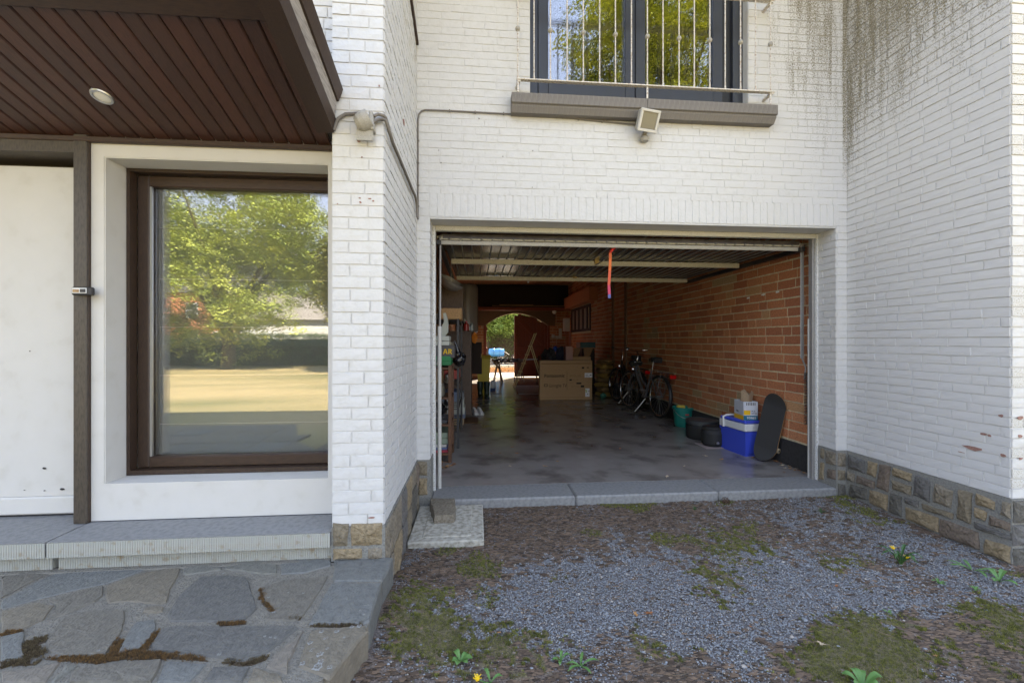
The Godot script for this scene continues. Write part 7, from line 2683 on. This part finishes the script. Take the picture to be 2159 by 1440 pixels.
var clumps := []
func tree(called: String, label: String, base: Vector3, trunk_h: float, ctr: Vector3, rad: Vector3, count: int, c0: Color, c1: Color, group := "") -> void:
	var t := thing(called, label, "tree", base, 0.0, group)
	var r := RandomNumberGenerator.new()
	r.seed = int(absf(base.x * 131 + base.z * 17)) + 3
	var mb := MB.new()
	var top := ctr - base
	mb.tube([Vector3(0, -0.3, 0), Vector3(0.05, trunk_h * 0.5, 0), Vector3(top.x * 0.4, trunk_h, top.z * 0.4), top + Vector3(0, rad.y * 0.3, 0)], [rad.x * 0.05 + 0.08, rad.x * 0.04 + 0.06, rad.x * 0.03 + 0.05, 0.03], 9)
	part("trunk", mb, M.bark, t)
	for i in 7:
		var a := TAU * i / 7 + r.randf()
		var e := top + Vector3(cos(a) * rad.x * 0.7, r.randf_range(-0.3, 0.6) * rad.y, sin(a) * rad.z * 0.7)
		var s := Vector3(top.x * 0.3, trunk_h * r.randf_range(0.75, 1.1), top.z * 0.3)
		mb = MB.new()
		mb.tube([s, s.lerp(e, 0.5) + Vector3(0, 0.3, 0), e], [rad.x * 0.022 + 0.03, rad.x * 0.012 + 0.02, 0.015], 6)
		part("limb", mb, M.bark, t)
	# boughs: clusters of leaf clumps with gaps between
	var xf := []
	var co := []
	var nb := 26
	var boughs := []
	for i in nb:
		var v := Vector3(r.randfn(), r.randfn(), r.randfn()).normalized() * pow(r.randf(), 0.4)
		boughs.append([top + v * rad * 0.85, r.randf_range(0.22, 0.40)])
	for i in count:
		var b: Array = boughs[i % nb]
		var v := Vector3(r.randfn(), r.randfn() * 0.6, r.randfn()).normalized() * pow(r.randf(), 0.45)
		var p: Vector3 = b[0] + v * rad * b[1]
		var s := r.randf_range(0.7, 1.25)
		xf.append(Transform3D(Basis.from_euler(Vector3(r.randf_range(-0.5, 0.5), r.randf() * TAU, r.randf_range(-0.5, 0.5))).scaled(Vector3.ONE * s), p))
		co.append(c0.lerp(c1, r.randf()))
	many("crown", clumps[r.randi() % 2].duplicate(), xf, co, M.leaf, t).set_meta("kind", "stuff")

func hedge(called: String, label: String, x0: float, x1: float, y1: float, z0: float, z1: float, n: int, c0: Color, c1: Color, cat := "hedge") -> void:
	var t := thing(called, label, cat, Vector3((x0 + x1) / 2, -0.06, (z0 + z1) / 2))
	var r := RandomNumberGenerator.new()
	r.seed = int(absf(x0 * 31 + z0 * 7)) + 11
	var mb := MB.new()
	mb.box(Vector3(0, y1 * 0.42, 0), Vector3((x1 - x0) - 0.4, y1 * 0.8, maxf(z1 - z0 - 0.4, 0.2)))
	mb.col = Color.WHITE
	part("stems", mb, M.bark, t)
	var xf := []
	var co := []
	for i in n:
		var p := Vector3(r.randf_range(-0.5, 0.5) * (x1 - x0), y1 * (1.0 - pow(r.randf(), 1.6)), r.randf_range(-0.5, 0.5) * (z1 - z0))
		if r.randf() < 0.6: p.z = 0.5 * (z1 - z0) * (1 if r.randf() < 0.5 else -1)
		xf.append(Transform3D(Basis.from_euler(Vector3(0, r.randf() * TAU, 0)).scaled(Vector3.ONE * r.randf_range(0.5, 0.9)), p))
		co.append(c0.lerp(c1, r.randf()))
	many("foliage", clumps[0].duplicate(), xf, co, M.leaf, t).set_meta("kind", "stuff")

func build_outside() -> void:
	clumps = [clump(1, 60, 0.11, 0.42), clump(2, 64, 0.13, 0.55)]
	var g0 := Color(0.27, 0.34, 0.05)
	var g1 := Color(0.54, 0.58, 0.11)
	# --- across the lawn, mirrored in the windows
	tree("broad_tree", "broad lime green tree on the lawn, mirrored in the large window", Vector3(-12.5, 0, 17.0), 2.4, Vector3(-12.6, 5.9, 16.5), Vector3(6.0, 5.6, 4.2), 3400, g0, g1)
	tree("young_tree", "smaller yellow green tree on the lawn, at the edge of the mirrored view", Vector3(-5.4, 0, 13.0), 2.0, Vector3(-5.2, 4.0, 13.0), Vector3(1.5, 2.6, 1.5), 700, Color(0.12, 0.14, 0.02), Color(0.24, 0.22, 0.03))
	tree("tall_tree", "tall lime green tree mirrored in the upper window panes", Vector3(9.5, 0, 15.0), 9.0, Vector3(9.8, 15.5, 14.5), Vector3(5.4, 7.5, 4.4), 2700, Color(0.27, 0.30, 0.03), Color(0.52, 0.54, 0.07))
	tree("birch_tree", "slender light green tree mirrored in the upper window beside open sky", Vector3(4.2, 0, 16.0), 5.0, Vector3(4.6, 11.6, 15.5), Vector3(2.0, 3.6, 2.0), 900, Color(0.18, 0.23, 0.02), Color(0.38, 0.42, 0.05))
	hedge("clipped_hedge", "dark clipped hedge along the far side of the lawn", -24.0, 3.0, 1.35, 19.5, 20.8, 2600, Color(0.03, 0.06, 0.012), Color(0.09, 0.13, 0.02))
	hedge("second_hedge", "bright green hedge in front of the neighbouring house", -26.0, 2.0, 1.9, 28.0, 29.0, 2000, Color(0.05, 0.09, 0.012), Color(0.12, 0.18, 0.025))
	# neighbours
	var nh := thing("brick_neighbour_house", "red brick neighbouring house with a grey roof beyond the hedges", "house")
	var mb := MB.new()
	mb.bx(-33.0, -21.0, -0.05, 5.6, 34.0, 42.0)
	part("wall", mb, M.red[0], nh)
	mb = MB.new()
	mb.prism([Vector3(-33.4, 5.6, 33.6), Vector3(-33.4, 5.6, 42.4), Vector3(-33.4, 9.4, 38.0)], Vector3(12.8, 0, 0))
	part("roof", mb, M.roof, nh)
	for x in [-31.0, -28.0, -25.0, -22.8]:
		for y in [0.9, 3.4]:
			mb = MB.new()
			mb.bx(x - 0.5, x + 0.5, y, y + 1.3, 33.94, 34.02)
			var w := part("window", mb, M.white, nh)
			mb = MB.new()
			mb.bx(x - 0.42, x + 0.42, y + 0.08, y + 1.22, 33.92, 33.938)
			part("pane", mb, M.lens, w)
	var ng := thing("pale_garage_house", "pale neighbouring bungalow with white garage doors beyond the hedges", "house")
	mb = MB.new()
	mb.bx(-20.4, -4.0, -0.05, 3.2, 33.0, 41.0)
	part("wall", mb, M.render, ng)
	mb = MB.new()
	mb.prism([Vector3(-20.9, 3.2, 32.5), Vector3(-20.9, 3.2, 41.5), Vector3(-20.9, 6.0, 37.0)], Vector3(17.4, 0, 0))
	part("roof", mb, M.fascia_grey, ng)
	for x in [-18.6, -11.0, -7.4]:
		mb = MB.new()
		for k in 5: mb.bx(x - 1.3, x + 1.3, 0.02 + k * 0.46, 0.46 + k * 0.46, 32.93, 33.02, 0.01)
		part("garage_door", mb, M.white, ng)
	# --- behind the garage: sunlit yard with shrubs
	mb = MB.new()
	mb.bx(-3.0, 7.0, -0.12, 0.05, -22.0, ZB - 0.31)
	struct("back_yard", mb, M.concrete)
	hedge("garden_shrubs", "leafy green shrubs behind the garage seen through the arched doorway", -3.0, 6.0, 5.2, -24.5, -22.5, 2600, Color(0.08, 0.15, 0.02), Color(0.30, 0.40, 0.10), "shrub")
	tree("garden_tree", "light green tree behind the garage seen through the doorway", Vector3(0.4, 0, -22.0), 1.6, Vector3(0.6, 3.1, -21.4), Vector3(1.9, 1.9, 1.2), 900, Color(0.10, 0.17, 0.02), Color(0.34, 0.43, 0.10))
	var bl := thing("blue_barrel", "blue plastic barrel lying on its side in the sunlit yard", "barrel", Vector3(0.42, 0.05, -18.0))
	mb = MB.new()
	mb.col = Color(0.05, 0.19, 0.45)
	mb.lathe(Vector3(0.40, 0.80, 0), [Vector2(0.0, -0.33), Vector2(0.12, -0.33), Vector2(0.16, -0.30), Vector2(0.175, -0.10), Vector2(0.168, -0.08), Vector2(0.175, 0.1), Vector2(0.16, 0.30), Vector2(0.12, 0.33), Vector2(0, 0.33)], 20, Basis(Vector3(0, 0, 1), Vector3(1, 0, 0), Vector3(0, 1, 0)))
	part("shell", mb, M.vcg, bl)
	mb = MB.new()
	mb.col = Color(0.04, 0.15, 0.36)
	mb.lathe(Vector3(0.40, 0.80, 0), [Vector2(0.165, -0.14), Vector2(0.184, -0.13), Vector2(0.184, -0.10), Vector2(0.165, -0.09)], 20, Basis(Vector3(0, 0, 1), Vector3(1, 0, 0), Vector3(0, 1, 0)))
	mb.lathe(Vector3(0.40, 0.80, 0), [Vector2(0.165, 0.11), Vector2(0.184, 0.12), Vector2(0.184, 0.15), Vector2(0.165, 0.16)], 20, Basis(Vector3(0, 0, 1), Vector3(1, 0, 0), Vector3(0, 1, 0)))
	part("hoop", mb, M.vcg, bl)
	# low brick edging and a heap of prunings under the barrel
	var wl := thing("garden_wall", "low brick and stone edging with soil behind, in the sunlit yard", "wall")
	for k in 3:
		for i in 26:
			mb = MB.new()
			mb.bx(-2.0 + i * 0.3 + (0.15 if k % 2 else 0.0), -2.0 + i * 0.3 + 0.29 + (0.15 if k % 2 else 0.0), 0.05 + k * 0.1, 0.145 + k * 0.1, -17.6, -17.4, 0.006)
			part("block", mb, M.red[3] if k < 2 else M.concrete, wl)
	mb = MB.new()
	mb.bx(-2.5, 6.5, 0.04, 0.33, -22.4, -17.61)
	struct("raised_bed", mb, M.bark)
	var hp := MB.new()
	for i in 240:
		var p := Vector3(rng.randf_range(-1.0, 3.6), 0.33 + absf(rng.randfn()) * 0.16, rng.randf_range(-19.4, -17.7))
		var a := rng.randf() * TAU
		var g := rng.randf_range(0.10, 0.42)
		hp.col = Color(g, g * 0.85, g * 0.68)
		var l := rng.randf_range(0.1, 0.5)
		hp.tube([p, p + Vector3(cos(a) * l, rng.randf_range(-0.05, 0.2), sin(a) * l)], rng.randf_range(0.006, 0.022), 5)
	tag(part("prunings_heap", hp, M.vc), "heap of dry branches and prunings beside the blue barrel", "branches", "", "stuff")

func _ready() -> void:
	rng.seed = 20240
	ns.seed = 7
	ns.frequency = 0.35
	ns.fractal_octaves = 3
	make_materials()
	build_environment()
	make_bricks()
	terrace_edge()
	build_house()
	build_ground()
	build_left()
	build_facade_fittings()
	build_garage()
	build_items()
	build_outside()
